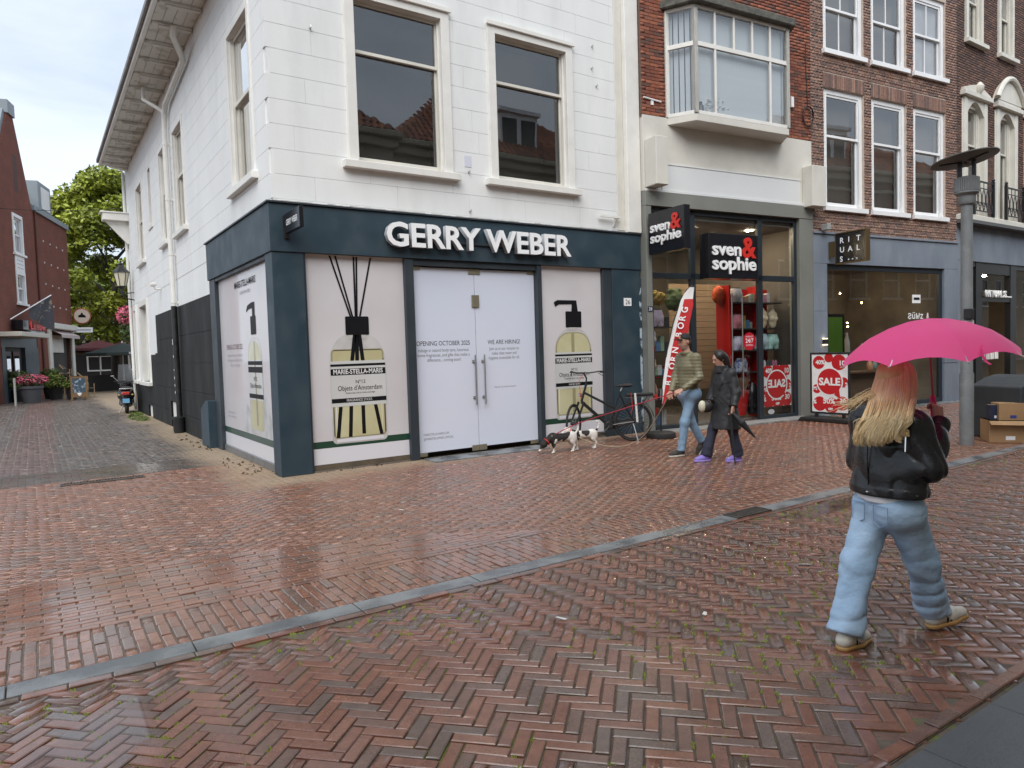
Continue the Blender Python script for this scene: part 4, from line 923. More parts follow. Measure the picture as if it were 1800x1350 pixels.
def wall_bricks(parent, u0, u1, z0, z1, holes, mat, pitch=0.065, L=0.215, joint=0.011, proud=0.012, keep=300, headers=False, d=0.0, ref=None, soldier=False, seed=1):
    """bricks between openings; 'keep' nearest whole ones are single objects, the rest one mesh"""
    rg = random.Random(seed); rects = []
    nz = int(round((z1 - z0) / pitch))
    for r in range(nz):
        a, b = z0 + r * pitch, z0 + (r + 1) * pitch; l = L / 2 if (headers and r % 2) else L
        u = u0 - (L / 4 if headers and r % 2 else (l / 2 if r % 2 else 0))
        if headers and r % 2 == 0 and (r // 2) % 2: u -= L / 2
        zc = (a + b) / 2
        hs = sorted([h for h in holes if h[2] < zc < h[3]])
        while u < u1:
            ra = [(max(u, u0), min(u + l, u1))]; 
            for h in hs:
                nn = []
                for (p, q) in ra:
                    if h[0] >= q or h[1] <= p: nn.append((p, q)); continue
                    if h[0] > p: nn.append((p, h[0]))
                    if h[1] < q: nn.append((h[1], q))
                ra = nn
            for (p, q) in ra:
                if q - p > 0.03: rects.append((p + joint / 2, q - joint / 2, a + joint / 2, b - joint / 2, abs((q - p) - L) < 1e-3))
            u += l
    A = np.array([r[:4] for r in rects]); full = np.array([r[4] for r in rects])
    if ref is None: ref = (0, 1.7)
    dist = np.hypot(A[:, 0] - ref[0], A[:, 2] - ref[1]); order = np.argsort(np.where(full, dist, 1e9))[:keep]; order = [i for i in order if full[i]]
    key = ('wallbrick', mat.name, L, pitch)
    if order and key not in proto_cache:
        hw, hh = (L - joint) / 2, (pitch - joint) / 2
        m_ = MB(); m_.box(-hw, hw, -proud, 0.02, -hh, hh); me = bpy.data.meshes.new('brick'); me.from_pydata(m_.v, [], m_.f); me.materials.append(mat); proto_cache[key] = me
    sel = np.zeros(len(A), bool)
    for i in order:
        o = bpy.data.objects.new('brick', proto_cache[key]); o.parent = parent
        o.location = ((A[i, 0] + A[i, 1]) / 2, d + rg.gauss(0, 0.0013), (A[i, 2] + A[i, 3]) / 2); o.rotation_euler = (rg.gauss(0, 0.01), 0, rg.gauss(0, 0.004)); COL.objects.link(o); sel[i] = True
    B = A[~sel]; n = len(B)
    if n:
        g = np.random.default_rng(seed); pr = d - proud + g.normal(0, 0.0014, n); V = np.zeros((n, 8, 3))
        for k, (ui, zi) in enumerate(((0, 2), (1, 2), (1, 3), (0, 3))):
            V[:, k, 0] = B[:, ui]; V[:, k, 2] = B[:, zi]; V[:, k, 1] = pr; V[:, 4 + k, 0] = B[:, ui]; V[:, 4 + k, 2] = B[:, zi]; V[:, 4 + k, 1] = d + 0.02
        F = WB[None] + (np.arange(n) * 8)[:, None, None]
        tag(np_mesh('brickwork', V.reshape(-1, 3), F.reshape(-1, 4), mat, parent), kind='stuff')
def soldiers(parent, u0, u1, z0, z1, mat, w=0.065, joint=0.011, d=0.0, proud=0.014):
    n = int((u1 - u0) / w); ww = (u1 - u0) / n
    key = ('soldier', mat.name, round(ww, 4), round(z1 - z0, 3))
    if key not in proto_cache:
        m_ = MB(); m_.box(-ww / 2 + joint / 2, ww / 2 - joint / 2, -proud, 0.02, joint / 2, z1 - z0 - joint / 2); me = bpy.data.meshes.new('arch_brick'); me.from_pydata(m_.v, [], m_.f); me.materials.append(mat); proto_cache[key] = me
    for k in range(n):
        o = bpy.data.objects.new('arch_brick', proto_cache[key]); o.parent = parent; o.location = (u0 + (k + 0.5) * ww, d, z0); COL.objects.link(o)

A2 = -R(6.0); P2 = Vector((7.02, -0.17, 0)); D2 = Vector((math.cos(A2), math.sin(A2), 0)); N2 = Vector((-math.sin(A2), math.cos(A2), 0))
def W2(u, d, z): p = P2 + D2 * u + N2 * d; return (p.x, p.y, z)
# ------------------------------------------------------------------ underwear shop building
sv = thing('shop_building', 'red brick shop building with a cream bay window over a grey framed glass shopfront', 'building', P2, A2)
grey_frame = pbr('warm_grey_panel', (0.185, 0.19, 0.17), (0.21, 0.215, 0.195), scale=1.2, rough=0.45, pos=True, dirt=(0.11, 0.11, 0.1), dscale=1.0, damt=0.3)
render_w = pbr('cream_render', (0.66, 0.64, 0.58), (0.58, 0.565, 0.52), scale=1.1, rough=0.8, bump=0.1, pos=True, dirt=(0.40, 0.385, 0.34), dscale=1.6, damt=0.4)
panel_w = pbr('white_panel', (0.70, 0.715, 0.72), (0.66, 0.68, 0.69), scale=1, rough=0.4, pos=True)
frame_bl = pbr('blue_black_frame', (0.020, 0.028, 0.036), rough=0.38)
lichen = pbr('lichen_concrete', (0.13, 0.125, 0.11), (0.07, 0.07, 0.06), scale=7, rough=0.95, bump=0.8, bscale=25, pos=True, dirt=(0.20, 0.21, 0.17), dscale=5, damt=0.8)
SVE = 4.68
solid_wall('brick_core', Tfront, -0.03, SVE, 6.05, 10.4, [(0.6, 3.75, 5.9, 8.2)], 0.0, 0.3, m_mortar_d, sv)
wall_bricks(sv, -0.03, SVE, 6.11, 10.35, [(0.55, 3.8, 5.9, 8.22)], m_red_brick, pitch=0.066, keep=300, seed=31)
m = MB(); m.box(-0.03, SVE, -0.02, 0.28, 4.66, 6.10); ap = m.build('render_apron', render_w, sv, bevel=0.006); ap['label'] = 'cream rendered band between shopfront and brick'
m = MB(); m.box(0.40, 4.28, -0.045, -0.021, 4.69, 5.19); m.build('white_panel', panel_w, sv, bevel=0.004)
m = MB(); m.box(0.38, 4.30, -0.055, -0.021, 5.192, 5.21); m.build('panel_trim', panel_w, sv)
m = MB(); m.prism([(0.0, 4.72), (0.29, 4.72), (0.29, 5.62), (0.0, 5.62)], -0.36, -0.021); m.build('corbel_box', render_w, sv, bevel=0.01)
m = MB(); m.prism([(4.36, 4.62), (4.80, 4.62), (4.80, 5.50), (4.36, 5.50)], -0.30, -0.021); m.build('corbel_box', render_w, sv, bevel=0.01)
# bay window
bay_pts = [(0.60, 0.0), (0.92, -0.45), (3.42, -0.45), (3.74, 0.0)]
def bay_poly(grow): return [(0.60 - grow, 0.0), (0.92 - grow * 0.6, -0.45 - grow), (3.42 + grow * 0.6, -0.45 - grow), (3.74 + grow, 0.0)]
bw = thing('bay_window', 'cream framed bay window with vertical blinds above the underwear shop', 'window', P2, A2)
m = MB(); m.prism(bay_poly(0.03), 5.96, 6.10, 'z'); m.build('bay_floor', render_w, bw, bevel=0.01)
m = MB(); m.prism(bay_poly(0.16), 8.14, 8.30, 'z'); m.build('bay_roof', lichen, bw, bevel=0.02)
fr_ = MB()
def post(p, w=0.07):
    fr_.box(p[0] - w / 2, p[0] + w / 2, p[1], p[1] + w, 6.10, 8.14)
sides = [(bay_pts[0], bay_pts[1]), (bay_pts[1], bay_pts[2]), (bay_pts[2], bay_pts[3])]
def along(a, b, t): return (a[0] + (b[0] - a[0]) * t, a[1] + (b[1] - a[1]) * t)
ZT = 7.42
for si, (a, b) in enumerate(sides):
    for z, w in ((6.13, 0.07), (ZT, 0.085), (8.11, 0.06)):
        fr_.bar((*a, z), (*b, z), 0.06, w)
    up = [0, 1] if si != 1 else [0, 0.2, 0.4, 0.6, 0.8, 1]; lo_ = [0, 1] if si != 1 else [0, 0.2, 0.8, 1]
    for t in up: p = along(a, b, t); fr_.bar((*p, ZT), (*p, 8.13), 0.05 if 0 < t < 1 else 0.085)
    for t in lo_: p = along(a, b, t); fr_.bar((*p, 6.11), (*p, ZT), 0.05 if 0 < t < 1 else 0.085)
fr_.build('bay_frame', white_paint, bw, bevel=0.004)
for si, (a, b) in enumerate(sides):
    up = [0, 1] if si != 1 else [0, 0.2, 0.4, 0.6, 0.8, 1]; lo_ = [0, 1] if si != 1 else [0, 0.2, 0.8, 1]
    for ts, z0, z1 in ((up, ZT + 0.03, 8.09), (lo_, 6.16, ZT - 0.03)):
        for t0, t1 in zip(ts, ts[1:]):
            p, q = along(a, b, t0), along(a, b, t1); m = MB(); m.poly([(*p, z0), (*q, z0), (*q, z1), (*p, z1)]); m.build('pane', glass, bw, fix=False)
slat = pbr('blind_slat', (0.60, 0.64, 0.67), (0.54, 0.58, 0.61), scale=3, rough=0.7)
for si, (a, b) in enumerate(sides):
    n = 26 if si == 1 else 5
    nx, ny = (0, 1) if si == 1 else ((0.81, 0.58) if si == 0 else (-0.81, 0.58))
    for k in range(n):
        t = (k + 0.5) / n; p = along(a, b, t); c = Vector((p[0] + nx * 0.10, p[1] + ny * 0.10, 0)); dv = Vector((b[0] - a[0], b[1] - a[1], 0)).normalized(); an = -0.18 if si == 1 else -0.1
        dv = Matrix.Rotation(an, 3, 'Z') @ dv; h = 0.046
        m = MB(); m.box(-h, h, -0.001, 0.001, 6.16, 8.08); o = m.build('blind_slat', slat, bw); o.location = c; o.rotation_euler = (0, 0, math.atan2(dv.y, dv.x))
m = MB(); m.poly([(0.6, 0.28, 6.0), (3.74, 0.28, 6.0), (3.74, 0.28, 8.3), (0.6, 0.28, 8.3)]); m.build('room', dark_room, bw, fix=False)
m = MB(); m.lathe([(0.02, 0), (0.07, 0.02), (0.06, 0.16), (0.03, 0.2), (0.035, 0.24)], 12, (1.12, -0.36, 6.13)); m.build('vase', sign_black, bw, smooth=True)
mo = MB(); rr = random.Random(3)
for k in range(26):
    x, z = 1.30 + rr.gauss(0, 0.10) + (0.45 if k > 13 else 0), 6.36 + rr.gauss(0, 0.06); mo.lathe([(0.006, -0.012), (0.028, 0), (0.006, 0.012)], 6, (x, -0.36 + rr.gauss(0, .02), z))
mo.build('white_flowers', bright_paint, bw)
# wall bits
m = MB(); m.box(4.02, 4.10, -0.06, -0.012, 6.75, 6.98); m.build('alarm_box', bright_paint, sv, bevel=0.01)
m = MB()
pts = [(4.55 + 0.17 * math.cos(t * 0.35), -0.05 - 0.01 * math.sin(t), 6.62 + 0.22 * math.sin(t * 0.35)) for t in range(40)]
m.tube(pts, 0.014, 6).tube([(4.55, -0.04, 6.85), (4.50, -0.03, 7.9), (4.52, -0.03, 8.2)], 0.010, 6); m.build('coiled_cable', black_plastic, sv)
m = MB(); m.tube([(0.0, -0.03, 6.42), (0.42, -0.03, 6.38)], 0.016, 8).box(0.18, 0.24, -0.03, 0.0, 6.3, 6.4); m.build('fixing_rod', bright_paint, sv)
# shopfront frame
m = MB(); m.box(-0.03, 4.66, -0.06, 0.25, 4.38, 4.655); m.build('grey_fascia', grey_frame, sv, bevel=0.005)
m = MB(); m.box(-0.03, 0.11, -0.05, 0.25, 0.0, 4.378); m.build('grey_column', grey_frame, sv, bevel=0.005)
m = MB(); m.box(4.24, 4.66, -0.05, 0.25, 0.0, 4.378); m.build('grey_column', grey_frame, sv, bevel=0.005)
m = MB(); m.box(0.0, 4.66, -0.06, -0.012, 4.657, 4.70); m.build('fascia_trim', panel_w, sv)
fr_ = MB(); g0, g1 = 0.04, 0.12
for (a, b, z0, z1) in ((0.11, 0.20, 0, 4.38), (4.15, 4.24, 0, 4.38), (1.16, 1.29, 0, 4.38), (3.05, 3.18, 0, 4.38), (0.20, 4.15, 4.28, 4.379), (0.20, 4.15, 3.0, 3.12), (0.20, 1.16, 0.0, 0.10), (3.18, 4.15, 0.0, 0.10)):
    fr_.box(a, b, g0, g1, z0 + 0.001, z1 - 0.001)
fr_.build('shop_frame', frame_bl, sv, bevel=0.004)
for (a, b, z0, z1) in ((0.20, 1.16, 0.10, 3.0), (3.18, 4.15, 0.10, 3.0), (0.20, 1.16, 3.12, 4.28), (1.29, 3.05, 3.12, 4.28), (3.18, 4.15, 3.12, 4.28)):
    m = MB(); m.poly([(a, 0.08, z0), (b, 0.08, z0), (b, 0.08, z1), (a, 0.08, z1)]); m.build('pane', glass_shop, sv, fix=False)
# interior shell
wood = pbr('slat_wall_wood', (0.36, 0.27, 0.18), (0.30, 0.22, 0.145), scale=3, rough=0.55, stretch=(1, 1, 12))
ceil_w = pbr('shop_ceiling', (0.22, 0.215, 0.21), rough=0.8); floor_s = pbr('shop_floor', (0.16, 0.15, 0.14), (0.2, 0.19, 0.18), scale=3, rough=0.25)
wall_s = pbr('shop_wall', (0.13, 0.115, 0.10), (0.09, 0.08, 0.07), scale=1, rough=0.8)
m = MB(); m.box(0.0, 4.4, 0.13, 4.2, 4.2, 4.36); m.build('shop_ceiling', ceil_w, sv)
m = MB(); m.box(0.0, 4.4, 0.13, 4.2, -0.02, 0.012); m.build('shop_floor', floor_s, sv)
m = MB(); m.box(-0.02, 0.02, 0.26, 4.2, 0.012, 4.2); m.build('shop_side_wall', wall_s, sv)
m = MB(); m.box(4.40, 4.44, 0.26, 4.2, 0.012, 4.2); m.build('shop_side_wall', wall_s, sv)
m = MB(); m.box(0.0, 4.4, 4.2, 4.26, 0.0, 4.2); m.build('shop_back_wall', wall_s, sv)
for k in range(17):
    m = MB(); z = 0.6 + k * 0.15; m.box(2.45, 4.35, 2.2, 2.23, z, z + 0.14); m.build('wall_slat', wood, sv)
lamp_e = pbr('shop_spot_glow', (1, 1, 1), emit=(1.0, 0.80, 0.55), estr=170.0)
for (u, d) in ((0.7, 0.7), (1.9, 0.9), (3.5, 0.7), (2.1, 2.0), (3.3, 1.6), (1.1, 2.2), (2.8, 3.2)):
    m = MB(); m.lathe([(0.001, 0), (0.075, 0), (0.075, 0.012), (0.001, 0.012)], 16, (u, d, 4.186)); m.build('ceiling_spot', lamp_e, sv)
# threshold step with tiles
m = MB(); m.box(0.0, 4.3, -0.34, 0.035, -0.03, 0.028); m.build('stone_step', pbr('pale_step', (0.34, 0.335, 0.32), (0.27, 0.27, 0.26), scale=5, rough=0.3, rough2=0.5, pos=True), sv, bevel=0.006)
for k in range(7):
    m = MB(); m.box(1.95 + k * 0.27, 2.15 + k * 0.27, -0.44, -0.345, -0.03, 0.014); m.build('step_tile', m_kerb, sv, bevel=0.003)
# glass doors standing open inside
for (u, s_) in ((2.42, 0), (2.62, 1)):
    dr = thing('glass_door', ('nearer' if s_ == 0 else 'farther') + ' of two narrow steel pull bars on the glass doors of the underwear shop', 'door', P2, A2)
    m = MB(); m.poly([(1.32 if s_ == 0 else u, 0.16 + 0.02 * s_, 0.05), (u if s_ == 0 else 3.02, 0.16 + 0.02 * s_, 0.05), (u if s_ == 0 else 3.02, 0.16 + 0.02 * s_, 2.98), (1.32 if s_ == 0 else u, 0.16 + 0.02 * s_, 2.98)]); m.build('pane', glass_shop, dr, fix=False)
    m = MB(); hx = u - 0.07 if s_ == 0 else u + 0.03; m.tube([(hx, 0.12, 0.55), (hx, 0.12, 2.75)], 0.014, 10); m.build('pull_bar', steel, dr, smooth=True)
    m = MB(); m.box(1.32 if s_ == 0 else u, u if s_ == 0 else 3.02, 0.15 + 0.02 * s_, 0.18 + 0.02 * s_, 0.03, 0.07); m.build('bottom_rail', steel, dr)
# shelving on the right display and left display
shelf_b = pbr('dark_shelf', (0.03, 0.028, 0.027), rough=0.5); red_panel = pbr('red_panel', (0.42, 0.012, 0.012), rough=0.4)
m = MB(); m.box(2.66, 2.70, 0.5, 0.9, 0.02, 2.95); sh = m.build('red_panel', red_panel, sv)
m = MB(); m.box(3.60, 3.64, 0.5, 0.9, 0.02, 2.95).box(2.70, 4.25, 0.90, 0.93, 0.9, 2.9); m.build('red_panel', red_panel, sv)
for z in (2.55, 1.98, 1.50, 1.02):
    m = MB(); m.box(2.70, 3.60, 0.42, 0.9, z, z + 0.025); m.build('shelf', shelf_b, sv)
    m = MB(); m.box(3.64, 4.2, 0.42, 0.9, z, z + 0.025); m.build('shelf', shelf_b, sv)
for z in (2.05, 1.55, 1.05, 0.55):
    m = MB(); m.box(0.22, 1.15, 0.45, 0.95, z, z + 0.02); m.build('shelf', shelf_b, sv)
def hips(P):
    d = U(0.05, ell(P, (0, 0, 0.17), (0.155, 0.105, 0.12)), ell(P, (0, 0, 0.27), (0.135, 0.09, 0.10)), seg(P, (-0.075, 0, 0.15), (-0.085, 0, 0.02), 0.085, 0.078), seg(P, (0.075, 0, 0.15), (0.085, 0, 0.02), 0.085, 0.078))
    return smax(smax(d, P[..., 2] - 0.33, 0.01), 0.0 - P[..., 2], 0.01)
hv, hf = surface(hips, (-0.22, -0.16, -0.03), (0.22, 0.16, 0.38), 0.016)
def bustf(P):
    d = U(0.05, ell(P, (0, 0, 0.22), (0.15, 0.09, 0.26)), ell(P, (-0.07, -0.06, 0.26), (0.065, 0.06, 0.065)), ell(P, (0.07, -0.06, 0.26), (0.065, 0.06, 0.065)), ell(P, (0, 0, 0.38), (0.17, 0.075, 0.09)), seg(P, (0, 0, 0.42), (0, 0, 0.53), 0.05, 0.045))
    return smax(smax(d, P[..., 2] - 0.54, 0.01), 0.0 - P[..., 2], 0.01)
bv, bf = surface(bustf, (-0.22, -0.17, -0.03), (0.22, 0.14, 0.58), 0.018)
def cloth(c, c2=None): return pbr('display_cloth', c, c2 or tuple(x * 0.75 for x in c), scale=18, rough=0.75)
def torso(lbl, u, d, z, c, kind='h', s=1.0, rz=0.0, c2=None):
    t = thing('display_torso', lbl, 'mannequin', W2(u, d, z), A2 + rz)
    v, f = (hv, hf) if kind == 'h' else (bv, bf)
    o = np_mesh('torso_form', v * s, f, cloth(c, c2), t, smooth=True)
    zt = (0.33 if kind == 'h' else 0.54) * s
    m = MB(); m.lathe([(0.10 * s if kind == 'h' else 0.03, 0), (0.12 * s if kind == 'h' else 0.04, 0.012), (0.12 * s if kind == 'h' else 0.04, 0.05)], 16, (0, 0, zt - 0.05), sy=0.7); m.build('waistband', shelf_b if kind == 'h' else ceil_w, t)
    m = MB(); m.tube([(0, 0.0, -0.001), (0, 0, 0.06)], 0.05 * s, 12); m.build('stand', shelf_b, t)
torso('pink boxer shorts torso on the upper red shelf of the underwear shop', 2.98, 0.62, 2.005, (0.55, 0.20, 0.25))
torso('white singlet torso standing on the top red shelf', 2.98, 0.62, 2.575, (0.66, 0.66, 0.68), 'h')
torso('lilac boxer shorts torso beside the round 24/7 sticker', 3.02, 0.62, 1.525, (0.50, 0.48, 0.62))
torso('blue patterned swim shorts torso on the middle red shelf', 3.08, 0.60, 1.045, (0.02, 0.09, 0.30), c2=(0.6, 0.65, 0.7))
torso('small cream bra bust left in the right display window', 3.74, 0.58, 2.005, (0.66, 0.52, 0.36), 'b', 0.85)
torso('small cream bra bust right in the right display window', 4.06, 0.58, 2.005, (0.60, 0.50, 0.36), 'b', 0.8)
torso('pale blue shorts torso left in the right display window', 3.72, 0.60, 1.525, (0.45, 0.58, 0.64), 'h', 1.15)
torso('mint green shorts torso right in the right display window', 4.06, 0.60, 1.525, (0.36, 0.58, 0.54), 'h', 1.1)
torso('lilac boxer shorts torso high in the left display window', 0.62, 0.5, 2.07, (0.46, 0.38, 0.50), 'h', 1.1)
torso('white draped torso in the left display window behind the banner', 0.48, 0.55, 1.57, (0.60, 0.56, 0.64), 'b', 0.95)
torso('skin coloured torso low in the left display window', 0.42, 0.5, 0.57, (0.48, 0.26, 0.19), 'h', 1.15)
torso('bare shouldered bust under the white draped torso', 0.46, 0.5, 1.07, (0.52, 0.30, 0.22), 'b', 0.8)
gold = cloth((0.38, 0.25, 0.04), (0.22, 0.14, 0.02))
def crumple(name, lbl, cat, u, d, z, r, mat, seed, sq=(1, 1, 1)):
    o = solid(name, lambda P: ell(P, (0, 0, r * sq[2]), (r * sq[0], r * sq[1], r * sq[2])) + 0.22 * r * fold(P / r, seed, 7, (0.6, 1.6)), (-1.5 * r * sq[0], -1.5 * r * sq[1], -0.4 * r), (1.5 * r * sq[0], 1.5 * r * sq[1], 2.5 * r * sq[2]), r / 9, mat)
    o.location = W2(u, d, z); o.rotation_euler = (0, 0, A2); tag(o, lbl, cat); return o
crumple('gold_cloth', 'bunched gold cloth hanging at the top of the left display window', 'cloth', 0.66, 0.6, 2.50, 0.20, gold, 3, (1.5, 0.7, 0.8))
crumple('orange_cloth', 'bunched orange red cloth inside above the shop door', 'cloth', 2.62, 0.75, 2.55, 0.20, cloth((0.55, 0.07, 0.01)), 4, (1, 0.7, 1.0))
crumple('leafy_cloth', 'dark green leafy bundle inside above the shop door', 'cloth', 1.75, 1.2, 2.45, 0.26, cloth((0.06, 0.10, 0.03), (0.03, 0.05, 0.02)), 5, (1, 0.7, 0.9))
crumple('green_bag', 'bright lime green bag on the floor behind the walking man', 'bag', 1.55, 0.55, 0.55, 0.15, cloth((0.30, 0.50, 0.03)), 6, (0.7, 0.5, 1.4))
for k, (u, z, c, l) in enumerate(((3.72, 1.05, (0.62, 0.60, 0.60), 'white'), (3.90, 1.05, (0.06, 0.06, 0.07), 'black'), (4.08, 1.05, (0.45, 0.15, 0.25), 'dark pink'))):
    t = thing('slipper_pair', l + ' slippers standing on the lower shelf of the right display', 'slippers', W2(u, 0.55, z), A2)
    for s_ in (-1, 1):
        m = MB(); m.prism([(s_ * 0.04 - 0.03, 0.0), (s_ * 0.04 + 0.03, 0.0), (s_ * 0.04 + 0.035, 0.18), (s_ * 0.04, 0.24), (s_ * 0.04 - 0.035, 0.18)], -0.02, 0.02); m.build('slipper', cloth(c), t, bevel=0.012, seg=2)
# boxes of stock on every shelf
rq = random.Random(61); stk0 = None; tones = [(0.55, 0.03, 0.04), (0.6, 0.6, 0.6), (0.03, 0.03, 0.04), (0.10, 0.22, 0.45), (0.55, 0.25, 0.32), (0.30, 0.42, 0.30), (0.45, 0.36, 0.10)]
tm_ = [pbr('stock_carton', c, tuple(x * 0.7 for x in c), scale=12, rough=0.5) for c in tones]
sh_n = ['top shelf of the left display', 'second shelf of the left display', 'third shelf of the left display', 'lowest shelf of the left display', 'floor of the left display', 'top red shelf', 'second red shelf', 'third red shelf', 'lowest red shelf', 'top shelf of the right display', 'low shelf of the right display', 'floor at the back', 'low back shelf', 'upper back shelf', 'lower rear shelf at the left', 'middle rear shelf at the left', 'top rear shelf at the left']; tn_ = ['red', 'white', 'black', 'blue', 'pink', 'green', 'gold']; od_ = ['first', 'second', 'third', 'fourth', 'fifth', 'sixth', 'seventh', 'eighth', 'ninth', 'tenth', 'eleventh', 'twelfth', 'thirteenth', 'fourteenth', 'fifteenth']
for si_, (u0_, u1_, d_, z_) in enumerate(((0.75, 1.12, 0.62, 2.07), (0.68, 1.12, 0.66, 1.57), (0.66, 1.12, 0.66, 1.07), (0.66, 1.12, 0.66, 0.57), (0.25, 1.1, 0.75, 0.012), (3.22, 3.58, 0.66, 2.575), (3.22, 3.58, 0.7, 2.005), (3.26, 3.58, 0.7, 1.525), (2.74, 3.0, 0.7, 1.045), (3.66, 4.18, 0.72, 2.575), (3.66, 4.18, 0.8, 1.045), (1.4, 2.4, 2.6, 0.012), (1.4, 2.4, 2.6, 0.45), (1.4, 2.4, 2.6, 0.9), (0.2, 1.2, 2.4, 1.2), (0.2, 1.2, 2.4, 1.7), (0.2, 1.2, 2.4, 2.2))):
    u = u0_; ki = 0
    while u < u1_ - 0.06:
        w = rq.uniform(0.07, 0.15); h_ = rq.uniform(0.12, 0.34); ti = rq.randrange(7)
        m = MB(); m.box(0, w - 0.008, 0, 0.12, 0, h_); o = m.build('stock_box', tm_[ti], None, bevel=0.004); o.location = W2(u, d_, z_ + 0.002); o.rotation_euler = (0, 0, A2 + rq.gauss(0, 0.06)); tag(o, tn_[ti] + ' stock box, ' + od_[ki] + ' from the left on the ' + sh_n[si_], 'box', 'stock boxes inside the underwear shop'); u += w; ki += 1
for z in (0.43, 0.88): m = MB(); m.box(1.35, 2.42, 2.5, 2.9, z, z + 0.018); m.build('shelf', shelf_b, sv)
for z in (1.18, 1.68, 2.18): m = MB(); m.box(0.1, 1.25, 2.3, 2.7, z, z + 0.018); m.build('shelf', shelf_b, sv)
# red tubs, sale poster inside, round sticker
m = MB(); m.lathe([(0.17, 0.0), (0.24, 0.52), (0.25, 0.54), (0.22, 0.54), (0.16, 0.05)], 24); tub = m.build('red_tub', red_panel, None, smooth=True); tub.location = W2(2.98, 0.60, 0.10); tag(tub, 'tapered red tub on the floor inside the shop door', 'tub')
m = MB(); m.lathe([(0.10, 0.0), (0.16, 0.2), (0.17, 0.5), (0.10, 0.62), (0.06, 0.70)], 20); jar = m.build('dark_jar', sign_black, None, smooth=True); jar.location = W2(3.36, 0.55, 0.10); tag(jar, 'tall dark jar next to the red tub', 'jar')
def sale_print(p, w, h, org, right, mirror=False):
    """white-on-red sale graphics drawn around the origin of the face"""
    r = Vector(right); n = r.cross(Vector((0, 0, 1))); o = Vector(org)
    def disc(cx, cz, rad, mat, k, name, tailed=False):
        m = MB(); pts = []
        for i in range(40):
            t = 2 * math.pi * i / 40; x_ = cx + rad * math.cos(t); z_ = cz + rad * math.sin(t)
            x_ = max(-w / 2, min(w / 2, x_)); z_ = max(-h / 2, min(h / 2, z_)); pts.append(tuple(o + r * x_ + Vector((0, 0, z_)) + n * (0.0015 * k)))
        m.poly(pts); m.build(name, mat, p, fix=False)
    for i, (cx, cz, rad) in enumerate(((-0.30, 0.36, 0.17), (0.26, 0.36, 0.20), (-0.36, -0.10, 0.12), (-0.28, -0.36, 0.19), (0.05, -0.38, 0.20), (0.34, -0.34, 0.18), (0.38, 0.02, 0.13), (-0.02, 0.44, 0.12))):
        disc(cx * w, cz * h, rad * w, red_print, 1 + 0.02 * i, 'red_disc')
    for (s_, cx, cz, sz) in (('40%', -0.26, 0.33, 0.15), ('10', 0.34, 0.31, 0.17), ('50%', -0.02, -0.35, 0.20), ('30', 0.36, -0.34, 0.17), ('0%', -0.42, -0.12, 0.12), ('OFF', 0.02, -0.46, 0.07), ('%', -0.40, 0.14, 0.12), ('2', 0.46, -0.05, 0.14), ('OFF', 0.40, 0.20, 0.07), ('%', -0.42, -0.36, 0.14)):
        text('lettering', s_, white_letter, o + r * (cx * w) + Vector((0, 0, cz * h)) + n * 0.0035, right, parent=p, size=sz * w, align='CENTER', offset=0.006 * w)
    disc(0.0, 0.03 * h, 0.37 * w, white_letter, 2.8, 'white_ring'); disc(0.0, 0.03 * h, 0.335 * w, red_print, 3.2, 'red_disc')
    m = MB(); m.poly([tuple(o + r * (a * w) + Vector((0, 0, b * h)) + n * 0.0052) for a, b in ((0.12, -0.19), (0.30, -0.27), (0.26, -0.10))]); m.build('bubble_tail', red_print, p, fix=False)
    text('lettering', 'SALE', white_letter, o + Vector((0, 0, -0.03 * h)) + n * 0.0065, (-Vector(right) if mirror else right), parent=p, size=0.26 * w, fit=0.60 * w, fitc=True, offset=0.010 * w)
sp_ = thing('window_poster', 'reversed red and white sale poster low in the right display window', 'poster', W2(3.70, 0.16, 0.72), A2)
m = MB(); m.box(-0.46, 0.46, 0.0, 0.004, -0.45, 0.45); m.build('poster_sheet', white_letter, sp_)
sale_print(sp_, 0.9, 0.9, (0, -0.0005, 0), (1, 0, 0), True)
st = thing('window_sticker', 'round red 24/7 sticker on the open shop door', 'sticker', W2(2.87, 0.145, 1.72), A2)
m = MB(); m.lathe([(0.001, 0), (0.19, 0), (0.19, 0.002), (0.001, 0.002)], 32); o = m.build('disc', pbr('sticker_red', (0.50, 0.012, 0.03), rough=0.4), st); o.rotation_euler = (R(90), 0, 0)
text('lettering', '24/7', white_letter, (0, -0.004, -0.03), parent=st, size=0.13, align='CENTER', offset=0.002)
text('lettering', 'WEBSHOP', white_letter, (0, -0.004, 0.085), parent=st, size=0.05, align='CENTER'); text('lettering', 'SHOPPEN', white_letter, (0, -0.004, -0.10), parent=st, size=0.05, align='CENTER')
oval = pbr('oval_grey', (0.4, 0.42, 0.43), rough=0.4)
m = MB(); m.lathe([(0.001, 0), (0.10, 0), (0.10, 0.002), (0.001, 0.002)], 24, sy=0.55); o = m.build('window_sticker', oval, None); o.location = W2(3.42, 0.07, 0.17); o.rotation_euler = (R(90), 0, A2); tag(o, 'small grey oval sticker at the foot of the right display window', 'sticker')
